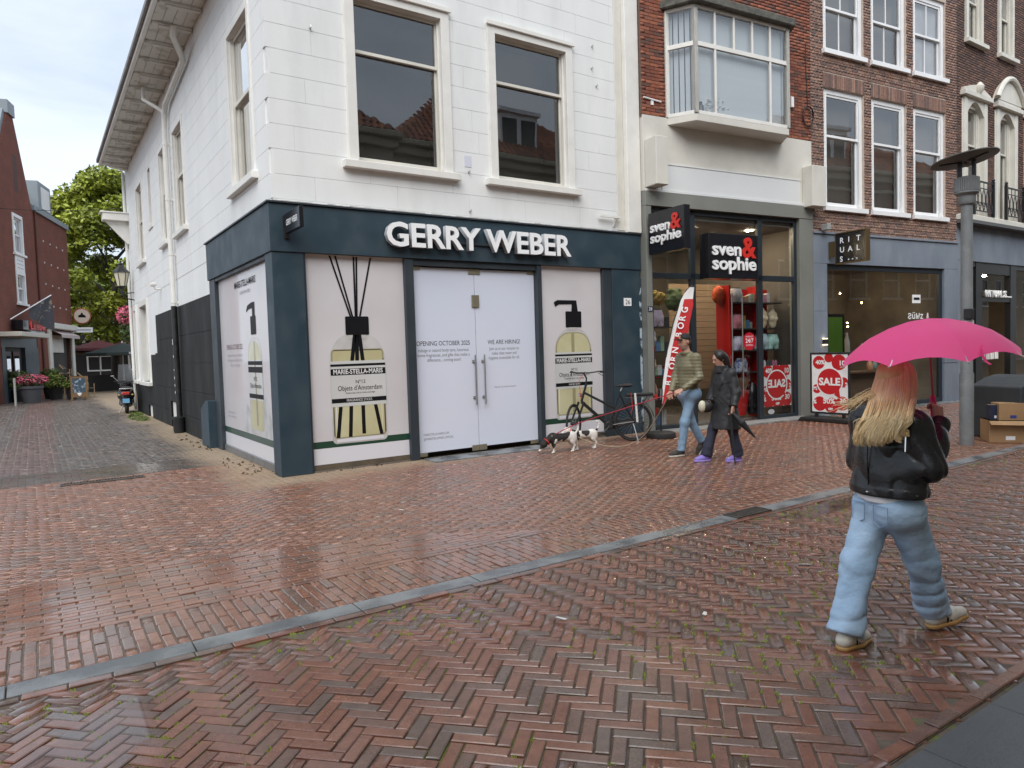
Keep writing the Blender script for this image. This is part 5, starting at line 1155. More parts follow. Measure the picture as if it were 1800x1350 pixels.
# signs
sred = pbr('sign_red', (0.62, 0.028, 0.02), rough=0.35)
def logo(p, org, right, w):
    h = w * 0.36
    r = Vector(right); n = r.cross(Vector((0, 0, 1))); o = Vector(org)
    text('lettering', 'sven', white_letter, o + Vector((0, 0, 0.02 * w)) + r * (-0.43 * w), right, parent=p, size=0.265 * w, fit=0.56 * w, extrude=0.012, offset=0.006 * w)
    text('lettering', 'sophie', white_letter, o + Vector((0, 0, -0.185 * w)) + r * (-0.43 * w), right, parent=p, size=0.265 * w, fit=0.86 * w, extrude=0.012, offset=0.006 * w)
    text('ampersand', '&', sred, o + Vector((0, 0, 0.0 * w)) + r * (0.15 * w), right, parent=p, size=0.42 * w, fit=0.28 * w, extrude=0.012, offset=0.009 * w)
s2 = thing('shop_sign', 'square black sign with white sven & sophie letters above the shop door', 'sign', W2(2.06, -0.25, 3.46), A2)
m = MB(); m.box(-0.68, 0.68, 0.0, 0.27, -0.46, 0.44); m.build('sign_box', sign_black, s2, bevel=0.008)
logo(s2, (0, -0.013, -0.02), (1, 0, 0), 1.40)
s1 = thing('blade_sign', 'black sven & sophie blade sign projecting beside the white pier', 'sign', W2(0.06, 0, 0), A2)
m = MB(); m.box(-0.07, 0.07, -1.10, -0.10, 3.42, 4.20); m.build('sign_box', sign_black, s1, bevel=0.006)
m = MB(); m.box(-0.03, 0.03, -0.16, -0.05, 3.55, 3.62).box(-0.03, 0.03, -0.16, -0.05, 3.95, 4.02); m.build('bracket', black_metal, s1)
logo(s1, (-0.083, -0.60, 3.81), (0, -1, 0), 0.98)
n28 = thing('number_plate', 'small dark number plate 28 on the grey column', 'number plate', W2(0.035, -0.052, 2.40), A2)
m = MB(); m.box(-0.06, 0.06, -0.006, -0.001, -0.05, 0.05); m.build('plate', pbr('plate_blue', (0.02, 0.03, 0.06), rough=0.4), n28)
text('lettering', '28', white_letter, (0, -0.0075, -0.03), parent=n28, size=0.085, align='CENTER')
# hidden core of the building behind and above
m = MB(); m.box(0.0, 4.6, 0.31, 9.0, 4.4, 10.4); m.build('building_core', wall_s, sv)
# ------------------------------------------------------------------ brown brick building with the bluestone shopfront
U0 = 4.68
bb = thing('brick_house', 'brown brick house with tall white sash windows over a bluestone shopfront', 'building', W2(U0, 0, 0), A2)
blue_st = pbr('bluestone_cladding', (0.20, 0.235, 0.285), (0.155, 0.185, 0.23), scale=1.4, rough=0.5, rough2=0.65, pos=True, dirt=(0.30, 0.32, 0.35), dscale=1.7, damt=0.5, stretch=(1, 1, 0.5))
BE = 5.50
ops = [(0.43, 1.82), (2.09, 3.42), (3.69, 5.02)]
HB = [(a, b, 4.72, 7.36) for a, b in ops] + [(a, b, 8.19, 10.1) for a, b in ops]
solid_wall('brick_core', Tfront, 0.0, BE, 4.10, 11.2, HB, 0.0, 0.3, m_mortar_l, bb)
wall_bricks(bb, 0.0, BE, 4.12, 11.1, HB + [(a - 0.02, b + 0.02, 7.36, 7.68) for a, b in ops] + [(a - 0.02, b + 0.02, 10.1, 10.42) for a, b in ops], m_brown_brick, pitch=0.064, headers=True, keep=300, seed=41, joint=0.016)
for a, b in ops: soldiers(bb, a - 0.02, b + 0.02, 7.36, 7.68, m_brown_brick)
for i, (a, b) in enumerate(ops):
    sash_window(bb, Tfront, a, b, 4.72, 7.36, 0.10, (bright_paint, bright_paint), split=0.62, cas=0.10, sash=0.055, hood=False, room=dark_room, proud=-0.05, sill=0.14, roomd=1.5, sillx=0.05)
    sash_window(bb, Tfront, a, b, 8.19, 10.1, 0.10, (bright_paint, bright_paint), split=0.52, cas=0.10, sash=0.055, hood=False, room=dark_room, proud=-0.05, sill=0.14, bars=1, roomd=1.5, sillx=0.05, blind=pbr('net_curtain', (0.5, 0.5, 0.52), (0.42, 0.42, 0.45), scale=4, rough=0.9) if i == 2 else None)
    zz_ = 0
# bluestone slabs
def slab(u0, u1, z0, z1, d0=-0.04, nm='stone_slab', par=None):
    m = MB(); m.box(u0 + 0.002, u1 - 0.002, d0, 0.1, z0 + 0.002, z1 - 0.002); m.build(nm, blue_st, par or bb, bevel=0.004)
cuts = [0.0, 0.42, 0.98, 1.9, 3.05, 4.55, 5.10, BE]
for a, b in zip(cuts, cuts[1:]): slab(a, b, 3.42, 4.08)
m = MB(); m.box(0, BE, -0.075, 0.1, 4.081, 4.13); m.build('stone_cornice', blue_st, bb, bevel=0.005)
for (z0, z1) in ((0.0, 0.55), (0.55, 1.30), (1.30, 2.35), (2.35, 3.42)): slab(0.0, 0.46, z0, z1)
for (z0, z1) in ((0.0, 1.02), (1.08, 3.42)):
    slab(4.92, BE, z0, z1)
m = MB(); m.box(4.91, BE, -0.055, 0.1, 1.022, 1.078); m.build('stone_band', blue_st, bb)
m = MB(); m.box(0.46, 4.92, 0.02, 0.10, 3.30, 3.419).box(0.46, 0.56, 0.02, 0.10, 0.0, 3.30).box(4.80, 4.92, 0.02, 0.10, 0.0, 3.30).box(0.56, 4.80, 0.02, 0.10, 0.0, 0.12); m.build('shop_frame', frame_bl, bb, bevel=0.004)
m = MB(); m.poly([(0.56, 0.06, 0.12), (4.80, 0.06, 0.12), (4.80, 0.06, 3.30), (0.56, 0.06, 3.30)]); m.build('pane', glass_shop, bb, fix=False)
rm_ = MB()
for q in (((0.3, 3.0, 0), (5.2, 3.0, 0), (5.2, 3.0, 3.6), (0.3, 3.0, 3.6)), ((0.3, 0.12, 0), (0.3, 3, 0), (0.3, 3, 3.6), (0.3, 0.12, 3.6)), ((5.2, 0.12, 0), (5.2, 3, 0), (5.2, 3, 3.6), (5.2, 0.12, 3.6)), ((0.3, 0.12, 3.6), (5.2, 0.12, 3.6), (5.2, 3, 3.6), (0.3, 3, 3.6)), ((0.3, 0.12, 0.01), (5.2, 0.12, 0.01), (5.2, 3, 0.01), (0.3, 3, 0.01))): rm_.poly(list(q))
rm_.build('shop_room', pbr('shop_gloom', (0.20, 0.17, 0.13), (0.12, 0.10, 0.08), scale=1.5, rough=0.8), bb, fix=False)
lamp_s0 = pbr('shop_tube', (1, 1, 1), emit=(1.0, 0.82, 0.6), estr=22.0)
lamp_w = pbr('warm_bulb', (1, 1, 1), emit=(1.0, 0.62, 0.25), estr=30.0)
rr = random.Random(5)
for k in range(26):
    m = MB(); m.lathe([(0.004, -0.02), (0.02, 0), (0.004, 0.02)], 6, (1.5 + rr.gauss(0, 0.42), 0.9 + rr.uniform(-.3, .6), 2.2 + rr.gauss(0, 0.42))); m.build('fairy_bulb', lamp_w, bb)
for k in range(3):
    m = MB(); m.box(1.2 + k * 1.2, 1.9 + k * 1.2, 1.3, 1.4, 3.54, 3.58); m.build('ceiling_lamp', lamp_s0, bb)
m = MB(); m.box(0.66, 1.36, 0.26, 0.30, 0.16, 2.24); gp = m.build('green_panel', pbr('green_screen', (0.045, 0.11, 0.012), (0.07, 0.15, 0.02), scale=1.2, rough=0.3), bb); gp['label'] = 'tall green display panel in the window'
m = MB(); m.box(0.60, 0.659, 0.25, 0.31, 0.12, 2.30).box(1.361, 1.42, 0.25, 0.31, 0.12, 2.30).box(0.659, 1.361, 0.25, 0.31, 2.241, 2.30); m.build('panel_frame', sign_black, bb)
text('lettering', 'ƨüнz', white_letter, (3.55, 0.052, 2.16), parent=bb, size=0.26, fit=0.62, offset=0.002)
m = MB(); m.box(3.72, 4.05, 0.046, 0.052, 2.55, 2.76); m.build('window_notice', white_letter, bb)
m = MB(); m.box(3.77, 4.0, 0.040, 0.0455, 2.63, 2.69); m.build('window_notice_print', ink, bb)
for k in range(9):
    m = MB(); u = 1.6 + k * 0.28; h = rr.uniform(0.2, 0.55); m.lathe([(0.05, 0), (0.08, 0.05), (0.07, h * 0.7), (0.03, h), (0.03, h + 0.08)], 10, (u, 0.5 + rr.uniform(0, .3), 0.9 + (0.35 if k % 2 else 0))); m.build('display_bottle', pbr('bottle_tone', (rr.uniform(.15, .5), rr.uniform(.12, .35), rr.uniform(.08, .25)), rough=0.3), bb, smooth=True)
m = MB(); m.box(1.5, 4.3, 0.4, 0.9, 0.86, 0.90).box(1.5, 4.3, 0.6, 0.9, 0.13, 0.86); m.build('display_table', pbr('display_wood', (0.10, 0.06, 0.035), rough=0.5), bb)
m = MB(); m.box(0.27, 0.36, -0.12, -0.041, 1.60, 1.72); sc_ = m.build('wall_light', black_metal, bb, bevel=0.006)
m = MB(); m.box(0.275, 0.355, -0.115, -0.045, 1.585, 1.599).box(0.275, 0.355, -0.115, -0.045, 1.721, 1.735); m.build('light_strip', pbr('warm_strip', (1, 0.9, 0.7), emit=(1, 0.75, 0.45), estr=3.0), sc_)
m = MB(); m.box(0.0, BE, 0.31, 9, 4.1, 11.2); m.build('building_core', wall_s, bb)
m = MB(); m.box(0.0, BE, -0.30, 0.018, -0.03, 0.02); m.build('stone_step', m_kerb, bb, bevel=0.004)
# square blade sign
rs = thing('blade_sign', 'square black blade sign with spaced letters RITUALS in three rows', 'sign', W2(U0 + 0.53, 0, 0), A2)
m = MB(); m.box(-0.06, 0.06, -0.98, -0.26, 3.40, 4.04); m.build('sign_box', sign_black, rs, bevel=0.005)
gld = pbr('bronze_line', (0.16, 0.11, 0.05), rough=0.4, metal=0.6)
m = MB(); m.box(-0.075, 0.075, -1.0, -0.981, 3.38, 4.06).box(-0.075, 0.075, -0.259, -0.24, 3.38, 4.06).box(-0.075, 0.075, -0.98, -0.26, 4.041, 4.06).box(-0.075, 0.075, -0.98, -0.26, 3.38, 3.399); m.build('sign_frame', gld, rs)
for k in range(7):
    s_ = 0.30 - k * 0.042; m = MB()
    if s_ < 0.02: continue
    c_, zc = -0.62, 3.72
    for (a, b) in (((c_ - s_, zc), (c_, zc + s_)), ((c_, zc + s_), (c_ + s_, zc)), ((c_ + s_, zc), (c_, zc - s_)), ((c_, zc - s_), (c_ - s_, zc))): m.bar((-0.0615, a[0], a[1]), (-0.0615, b[0], b[1]), 0.004)
    m.build('pattern_line', gld, rs)
for r_, row in enumerate(('RIT', 'UAL', 'S')):
    for c_, ch in enumerate(row): text('letter', ch, white_letter, (-0.066, -0.36 - c_ * 0.205, 3.83 - r_ * 0.205), (0, -1, 0), parent=rs, size=0.165, offset=0.004)
for k in range(3):
    m = MB(); m.tube([(-0.064, -0.58 - k * 0.10, 3.45), (-0.069, -0.58 - k * 0.10, 3.45)], 0.016, 10); m.build('dot', white_letter, rs)
m = MB(); m.box(-0.03, 0.03, -0.24, -0.05, 3.55, 3.90); m.build('bracket', gld, rs)
m = MB(); m.box(0.22, 0.34, -0.25, -0.08, 4.14, 4.28); o = m.build('floodlight', pbr('grey_box', (0.3, 0.31, 0.3), rough=0.5), bb, bevel=0.01)
# ------------------------------------------------------------------ ornate building at the right edge
X3 = 17.15
ob = thing('ornate_house', 'dark brick house with white ornamented window surrounds at the right edge', 'building', (X3, -1.18, 0))
HW = 9.0
cen = [1.10, 3.02, 4.94, 6.86]
H3 = [(c - 0.62, c + 0.62, 4.90, 8.00) for c in cen] + [(c - 0.55, c + 0.55, 9.40, 11.6) for c in cen]
solid_wall('brick_core', Tfront, 0.0, HW, 4.7, 12.6, H3, 0.0, 0.3, m_mortar_d, ob)
wall_bricks(ob, 0.0, HW, 4.75, 12.5, H3, m_dark_brick, pitch=0.064, keep=200, seed=51)
for i, c in enumerate(cen):
    sw = sash_window(ob, Tfront, c - 0.48, c + 0.48, 4.90, 7.86, 0.16, (cream_paint, cream_paint), split=0.66, cas=0.10, sash=0.05, hood=False, room=dark_room, proud=-0.06, sill=0.0)
    m = MB(); m.box(c - 0.66, c - 0.485, -0.07, 0.1, 4.86, 7.95).box(c + 0.485, c + 0.66, -0.07, 0.1, 4.86, 7.95).box(c - 0.72, c - 0.665, -0.04, 0.1, 4.86, 7.9).box(c + 0.665, c + 0.72, -0.04, 0.1, 4.86, 7.9); sr = m.build('window_surround', cream_paint, ob, bevel=0.01)
    # arched spandrel
    m = MB(); pts = [(c - 0.485, 7.95)] + [(c - 0.485 + 0.97 * t, 7.55 + 0.33 * math.sin(math.pi * t) ) for t in [k / 12 for k in range(13)]] + [(c + 0.485, 7.95)]
    m.prism(pts, -0.05, 0.1); m.build('arch_spandrel', cream_paint, sr)
    m = MB(); m.box(c - 0.80, c + 0.80, -0.16, 0.1, 7.951, 8.08).box(c - 0.74, c + 0.74, -0.11, 0.1, 8.081, 8.16); m.build('cornice', cream_paint, sr, bevel=0.012)
    if i % 2 == 1:
        m = MB(); arc = [(c - 0.86 + 1.72 * k / 14, 8.16 + 0.62 * math.sin(math.pi * k / 14) ** 0.8) for k in range(15)]; m.prism(arc, -0.12, 0.05); m.build('pediment', cream_paint, sr)
        m = MB(); m.tube([(x, -0.15, z + 0.02) for x, z in arc], 0.075, 8); m.build('pediment_moulding', cream_paint, sr, smooth=True)
    else:
        m = MB(); arc = [(c - 0.7 + 1.4 * k / 10, 8.16 + 0.14 * math.sin(math.pi * k / 10)) for k in range(11)]; m.prism(arc, -0.10, 0.05); m.build('pediment', cream_paint, sr)
        m = MB(); m.lathe([(0.02, -0.16), (0.10, -0.06), (0.11, 0.06), (0.03, 0.16)], 10, (c, -0.14, 8.22)); m.build('keystone_scroll', cream_paint, sr, smooth=True)
    sash_window(ob, Tfront, c - 0.48, c + 0.48, 9.45, 11.5, 0.12, (cream_paint, cream_paint), split=0.55, cas=0.12, sash=0.05, hood=False, room=dark_room, proud=0.04, sill=0.10)
    bal = thing('balcony_railing', ['dark iron scroll railing behind the street lamp', 'dark iron scroll railing between lamp and right edge', 'dark iron scroll railing cut by the right edge', 'dark iron scroll railing beyond the right edge'][i], 'railing', (X3 + c, -1.18, 4.86), group='scroll railings of the ornate house')
    m = MB(); m.box(-0.56, 0.56, -0.26, -0.23, 0.86, 0.90).box(-0.56, 0.56, -0.255, -0.235, 0.10, 0.13).box(-0.56, 0.56, -0.255, -0.235, 0.70, 0.72); m.build('rail', black_metal, bal)
    for s_ in (-0.56, 0.56):
        m = MB(); m.box(s_ - 0.035, s_ + 0.035, -0.28, -0.21, 0.0, 0.95).lathe([(0.02, 0), (0.05, 0.04), (0.02, 0.09)], 8, (s_, -0.245, 0.95)); m.build('post', black_metal, bal)
    for k in range(5):
        x = -0.45 + k * 0.225
        for s_ in (-1, 1):
            m = MB(); m.tube([(x + s_ * (0.10 * math.sin(t * math.pi / 7)), -0.245, 0.12 + 0.58 * t / 7) for t in range(8)], 0.011, 5); m.build('scroll_bar', black_metal, bal)
        m = MB(); m.tube([(x + 0.05 * math.cos(t * 0.7), -0.245, 0.30 + 0.05 * math.sin(t * 0.7)) for t in range(10)], 0.009, 5).tube([(x, -0.245, 0.70), (x, -0.245, 0.87)], 0.010, 5); m.build('scroll_ring', black_metal, bal)
cut3 = [0.0, 0.62, 1.32, 2.02, 2.72, 3.42, 4.2, 5.0, 5.8, 6.6, 7.4, HW]
for a, b in zip(cut3, cut3[1:]): slab(a, b, 3.68, 4.62, par=ob)
m = MB(); m.box(0, HW, -0.30, 0.1, 4.621, 4.70); m.build('stone_cornice', pbr('lead_ledge', (0.10, 0.105, 0.11), rough=0.6), ob)
m = MB(); m.box(0, HW, -0.26, 0.1, 4.701, 4.855); m.build('balcony_ledge', cream_paint, ob, bevel=0.02)
for (z0, z1) in ((0.0, 1.1), (1.1, 2.4), (2.4, 3.68)): slab(0.0, 0.72, z0, z1, par=ob)
m = MB()
for (a, b) in ((0.72, 0.80), (1.24, 1.62), (3.40, 3.78), (5.8, 6.1)): m.box(a, b, 0.0, 0.15, 0.0, 3.679)
m.box(1.62, 3.40, 0.01, 0.14, 2.62, 2.74).box(0.8, HW, 0.01, 0.14, 3.55, 3.678).box(1.62, 3.40, 0.01, 0.14, 3.38, 3.549)
m.build('shop_frame', pbr('black_shop_frame', (0.012, 0.013, 0.014), rough=0.35), ob)
for (a, b, z0, z1) in ((0.80, 1.24, 0.1, 3.55), (1.62, 3.40, 2.74, 3.38), (3.78, 5.8, 0.1, 3.55), (1.62, 2.2, 0.05, 2.62), (6.1, 9, .1, 3.55)):
    m = MB(); m.poly([(a, 0.08, z0), (b, 0.08, z0), (b, 0.08, z1), (a, 0.08, z1)]); m.build('pane', glass_shop, ob, fix=False)
m = MB()
for q in (((0.3, 3.5, 0), (9, 3.5, 0), (9, 3.5, 3.66), (0.3, 3.5, 3.66)), ((0.3, 0.2, 3.66), (9, 0.2, 3.66), (9, 3.5, 3.66), (0.3, 3.5, 3.66)), ((9, 0.2, 0), (9, 3.5, 0), (9, 3.5, 3.66), (9, 0.2, 3.66)), ((0.3, 0.2, 0.01), (9, 0.2, 0.01), (9, 3.5, 0.01), (0.3, 3.5, 0.01))): m.poly(list(q))
m.build('shop_room', pbr('warm_shop_room', (0.13, 0.10, 0.07), (0.09, 0.07, 0.05), scale=1, rough=0.7), ob, fix=False)
for k in range(6):
    m = MB(); m.box(2.3, 5.5, 2.9, 3.2, 0.5 + k * 0.42, 0.54 + k * 0.42); m.build('shop_shelf', pbr('shelf_wood', (0.22, 0.13, 0.06), rough=0.5), ob)
lamp_s = pbr('shop_lamp', (1, 1, 1), emit=(1.0, 0.82, 0.6), estr=60.0)
for k in range(4):
    m = MB(); m.box(1.9 + k * 1.1, 2.5 + k * 1.1, 1.6, 1.7, 3.60, 3.64); m.build('ceiling_lamp', lamp_s, ob)
for k in range(4):
    m = MB(); m.tube([(2.35 + k * 0.28, 0.30, 1.0), (2.35 + k * 0.28, 0.30, 1.34), (2.41 + k * 0.28, 0.30, 1.42), (2.47 + k * 0.28, 0.30, 1.34), (2.47 + k * 0.28, 0.30, 1.0)], 0.025, 8); m.build('basin_tap', white_letter, ob, smooth=True)
rt = thing('shop_sign', 'white channel letters RITUALS over the dark shop door', 'sign', (X3 + 1.75, -1.18, 0))
wd = 'RITUALS...'
pos = 0.0
for k, ch in enumerate(wd):
    w_ = {'I': 0.10, '.': 0.10}.get(ch, 0.205)
    text('letter' if ch != '.' else 'dot', ch, white_letter, (pos, -0.03, 2.75), parent=rt, size=0.26, extrude=0.02, fit=w_ * 0.78, offset=0.006); pos += w_
m = MB(); m.box(0.0, HW, 0.31, 9, 4.7, 12.6); m.build('building_core', wall_s, ob)
m = MB(); m.box(0.0, HW, -0.02, 0.01, -0.03, 0.10); m.build('plinth', blue_st, ob)
# ------------------------------------------------------------------ houses across the street, seen mirrored in the panes
roof_r = brick_mat('orange_pantile', [(0.26, 0.085, 0.04), (0.21, 0.07, 0.038), (0.30, 0.11, 0.055), (0.17, 0.065, 0.04)], bump=0.4)
beige = pbr('beige_plaster', (0.44, 0.41, 0.31), (0.38, 0.35, 0.27), scale=1.5, rough=0.8, pos=True)
def opposite(label, x0, x1, y, ze, zr, mat, dormer):
    h = thing('facing_house', label, 'building', (0, y, 0))
    wins = []
    x = x0 + 0.9
    while x + 1.2 < x1: wins.append((x, x + 1.1)); x += 2.1
    H = [(a, b, 3.6, 5.3) for a, b in wins]
    solid_wall('wall', lambda u, d, z: (u, -d, z), x0, x1, 0.0, ze, H, 0.0, 0.3, mat, h)
    for (a, b) in wins:
        m = MB(); m.box(a, b, -0.12, -0.08, 3.6, 5.3); w = m.build('window', glass_mat('far_pane', (0.1, 0.11, 0.12)), h)
        m = MB(); m.box(a, a + 0.07, -0.08, -0.02, 3.6, 5.3).box(b - 0.07, b, -0.08, -0.02, 3.6, 5.3).box(a, b, -0.079, -0.021, 4.4, 4.47).box(a, b, -0.079, -0.021, 5.23, 5.3).box(a - .1, b + .1, -0.08, 0.08, 3.5, 3.599); m.build('frame', bright_paint, w)
    m = MB(); m.box(x0 - 0.1, x1 + 0.1, -0.2, 0.22, ze - 0.5, ze - 0.2).box(x0 - 0.2, x1 + 0.2, -0.2, 0.42, ze - 0.199, ze).box(x0 - 0.1, x1 + 0.1, -0.2, 0.14, ze - 1.0, ze - 0.85); m.build('cornice', beige, h, bevel=0.03)
    xm = (x0 + x1) / 2
    m = MB(); a, b, c, d = (x0 - .15, 0.3, ze), (x1 + .15, 0.3, ze), (x1 - (x1 - x0) * 0.36, -3.6, zr), (x0 + (x1 - x0) * 0.36, -3.6, zr); e, f = (x0 - .15, -7.5, ze), (x1 + .15, -7.5, ze)
    m.poly([a, b, c, d]).poly([b, f, c]).poly([e, a, d]).poly([f, e, d, c]); rf = m.build('roof', roof_r, h, fix=True)
    tl = MB(); n = int((x1 - x0) / 0.26); rows = 13
    for r_ in range(rows):
        t = r_ / rows; xa = x0 + (x1 - x0) * 0.36 * t; xb = x1 - (x1 - x0) * 0.36 * t; yy = 0.3 - 3.9 * t; z_ = ze + (zr - ze) * t
        k = int((xb - xa) / 0.26)
        for i in range(k):
            u = xa + i * 0.26; tl.add([(u, yy, z_ + 0.03), (u + 0.13, yy, z_ + 0.09), (u + 0.25, yy, z_ + 0.03), (u + 0.25, yy - 0.32, z_ + 0.03 + (zr - ze) / rows), (u + 0.13, yy - 0.32, z_ + 0.09 + (zr - ze) / rows), (u, yy - 0.32, z_ + 0.03 + (zr - ze) / rows)], [(0, 1, 4, 5), (1, 2, 3, 4)])
    tag(tl.build('roof_tiles', roof_r, h, fix=False), kind='stuff')
    if dormer:
        m = MB(); m.box(dormer - 0.9, dormer + 0.9, -2.2, -0.5, ze + 0.3, ze + 1.9).box(dormer - 1.0, dormer + 1.0, -2.3, -0.35, ze + 1.901, ze + 2.05); dm = m.build('dormer', bright_paint, h)
        for s_ in (-0.45, 0.45):
            m = MB(); m.box(dormer + s_ - 0.33, dormer + s_ + 0.33, -0.499, -0.47, ze + 0.5, ze + 1.7); m.build('dormer_pane', glass_mat('dormer_glass', (0.1, 0.1, 0.11)), dm)
opposite('beige house with orange tiled roof across the street, mirrored in the upper left window', -6.0, 7.8, -12.3, 9.2, 12.6, beige, None)
opposite('beige house with white dormer across the street, mirrored in the upper right window', 7.9, 19.0, -12.5, 9.1, 12.4, beige, 13.6)
opposite('brick house across the street, mirrored in the far shop windows', 19.2, 34, -12.9, 9.5, 12.5, pbr('facing_brick', (0.16, 0.075, 0.05), (0.12, 0.06, 0.045), scale=20, rough=0.9, pos=True), 26.0)
opposite('long beige house far down the street, mirrored in the shop door at the right', 34.2, 62, -13.0, 9.0, 12.0, beige, 44.0)
opposite('beige house across the street at the alley end of the row', -20, -6.2, -12.6, 7.0, 10.0, beige, None)
# ------------------------------------------------------------------ the alley: red gabled house, cafe, tree, terrace
def far_brick(name, c1, c2, mortar, scale=1.0):
    m = bpy.data.materials.new(name); m.use_nodes = True; t = m.node_tree; b = t.nodes['Principled BSDF']; N = t.nodes.new; K = t.links.new
    tc = N('ShaderNodeTexCoord'); mp = N('ShaderNodeMapping'); mp.inputs['Rotation'].default_value = (R(90), 0, 0); K(tc.outputs['Object'], mp.inputs[0])
    br = N('ShaderNodeTexBrick'); br.inputs['Scale'].default_value = scale; br.inputs['Brick Width'].default_value = 0.215; br.inputs['Row Height'].default_value = 0.065; br.inputs['Mortar Size'].default_value = 0.008
    br.inputs['Color1'].default_value = (*c1, 1); br.inputs['Color2'].default_value = (*c2, 1); br.inputs['Mortar'].default_value = (*mortar, 1); K(mp.outputs[0], br.inputs['Vector'])
    n = N('ShaderNodeTexNoise'); n.inputs['Scale'].default_value = 1.3; n.inputs['Detail'].default_value = 8; K(tc.outputs['Object'], n.inputs['Vector']); mr = N('ShaderNodeMapRange'); mr.inputs[3].default_value = 0.6; mr.inputs[4].default_value = 1.35; K(n.outputs['Fac'], mr.inputs[0])
    hs = N('ShaderNodeHueSaturation'); K(br.outputs['Color'], hs.inputs['Color']); K(mr.outputs[0], hs.inputs['Value']); K(hs.outputs[0], b.inputs['Base Color']); b.inputs['Roughness'].default_value = 0.9
    return m
AR = R(74); PR = Vector((-3.0, 31.6, 0)); DR = Vector((math.cos(AR), math.sin(AR), 0)); NR = Vector((-math.sin(AR), math.cos(AR), 0))
def WR(s, d, z): p = PR + DR * s + NR * d; return (p.x, p.y, z)
rh = thing('gabled_house', 'red brick house with a steep gable and grey dormer on the left of the alley', 'building', PR, AR)
mr_ = far_brick('far_red_brick', (0.20, 0.044, 0.024), (0.15, 0.036, 0.021), (0.17, 0.10, 0.075))
zinc = pbr('zinc', (0.20, 0.235, 0.26), (0.25, 0.285, 0.31), scale=1, rough=0.5, pos=True); slate_r = pbr('slate_roof', (0.05, 0.055, 0.07), (0.075, 0.08, 0.095), scale=9, rough=0.6, bump=0.5, bscale=6)
teal = pbr('teal_paint', (0.035, 0.055, 0.068), (0.05, 0.07, 0.082), scale=2, rough=0.45)
HR = [(-1.25, 0.10, 6.95, 8.80), (-1.2, 0.05, 4.6, 6.1)]
solid_wall('wall', Tfront, -7.0, 7.75, 0.0, 9.45, HR + [(3.1, 7.2, 0.0, 3.3), (-3.6, 1.3, 0.0, 3.0)], 0.0, 0.35, mr_, rh)
m = MB(); m.prism([(-3.5, 9.451), (1.72, 9.451), (-0.28, 13.4), (-1.05, 13.4)], 0.0, 0.35); gb = m.build('gable', mr_, rh)
m = MB(); m.box(-1.12, -0.20, -0.08, 0.42, 13.4, 14.0); m.build('gable_cap', zinc, gb)
for (a, b) in (((1.76, 9.47), (-0.24, 13.42)), ((-3.54, 9.47), (-1.09, 13.42))):
    m = MB(); m.bar((a[0], 0.14, a[1]), (b[0], 0.14, b[1]), 0.45, 0.14, up=(0, -1, 0)); m.build('gable_coping', zinc, gb)
m = MB(); m.box(-0.60, -0.10, -0.004, 0.02, 9.9, 11.65); m.build('slit_window', pbr('dark_slit', (0.06, 0.02, 0.016), rough=0.7), gb)
m = MB(); m.prism([(0.0, 9.5), (2.4, 12.4), (4.6, 9.5)], 0.6, 7.6, 'x'); rf_ = m.build('roof', slate_r, rh)
m = MB(); m.box(1.75, 7.8, -0.12, 0.2, 9.452, 9.72); m.build('eave_gutter', zinc, rh)
m = MB(); m.box(3.5, 5.6, 0.15, 1.9, 9.73, 11.35); dm_ = m.build('dormer', zinc, rh, bevel=0.02)
m = MB(); m.box(5.601, 5.64, 0.55, 1.2, 9.95, 11.1); m.build('dormer_side_window', bright_paint, dm_)
m = MB(); m.box(3.9, 5.2, 0.10, 0.149, 9.95, 11.1); m.build('dormer_window', bright_paint, dm_)
for h in HR: sash_window(rh, Tfront, *h, 0.10, (bright_paint, bright_paint), split=0.5, cas=0.14, sash=0.07, hood=False, room=dark_room, bars=2, upbars=2, proud=0.04, sill=0.08)
m = MB(); m.box(-1.2, 0.05, -0.03, 0.0, 6.1, 6.83); m.build('white_panel', bright_paint, rh)
for k in range(3):
    for j in range(4): m = MB(); m.box(-0.95 + j * 0.22, -0.85 + j * 0.22, -0.034, -0.031, 6.25 + k * 0.18, 6.29 + k * 0.18); m.build('panel_vent', ink_grey, rh)
m = MB(); m.tube([(1.95, -0.06, 9.4), (1.95, -0.06, 0.2)], 0.05, 8); m.build('downpipe', pbr('brick_red_pipe', (0.10, 0.03, 0.022), rough=0.6), rh)
for r_ in range(4):
    for j in range(4): m = MB(); m.box(3.2 + j * 1.15, 3.28 + j * 1.15, -0.03, 0.0, 8.1 - r_ * 1.12, 8.18 - r_ * 1.12); m.build('wall_anchor', bright_paint, rh)
# shopfronts in the red house
m = MB(); m.box(-3.6, 1.3, 0.02, 0.2, 2.5, 3.0).box(-0.62, 1.3, -0.02, 0.2, 0.0, 2.499).box(-3.6, -3.2, -0.02, 0.2, 0.0, 2.499); m.build('teal_front', teal, rh)
m = MB(); m.box(-3.2, -0.62, 0.15, 0.2, 0.0, 2.499); m.build('door_recess', dark_room, rh)
for (a, b, c) in ((-2.9, -2.2, frame_bl), (-1.9, -1.1, pbr('maroon_door', (0.06, 0.014, 0.014), rough=0.5))):
    m = MB(); m.box(a, b, 0.08, 0.14, 0.02, 2.3); d_ = m.build('door', c, rh); m = MB(); m.box(a + 0.12, b - 0.12, 0.07, 0.079, 0.6, 2.1); m.build('door_pane', glass, d_)
m = MB(); m.box(-4.6, -0.75, -1.1, 0.0, 2.92, 3.12); m.build('entrance_canopy', pbr('canopy_cream', (0.52, 0.5, 0.44), rough=0.6), rh, bevel=0.02)
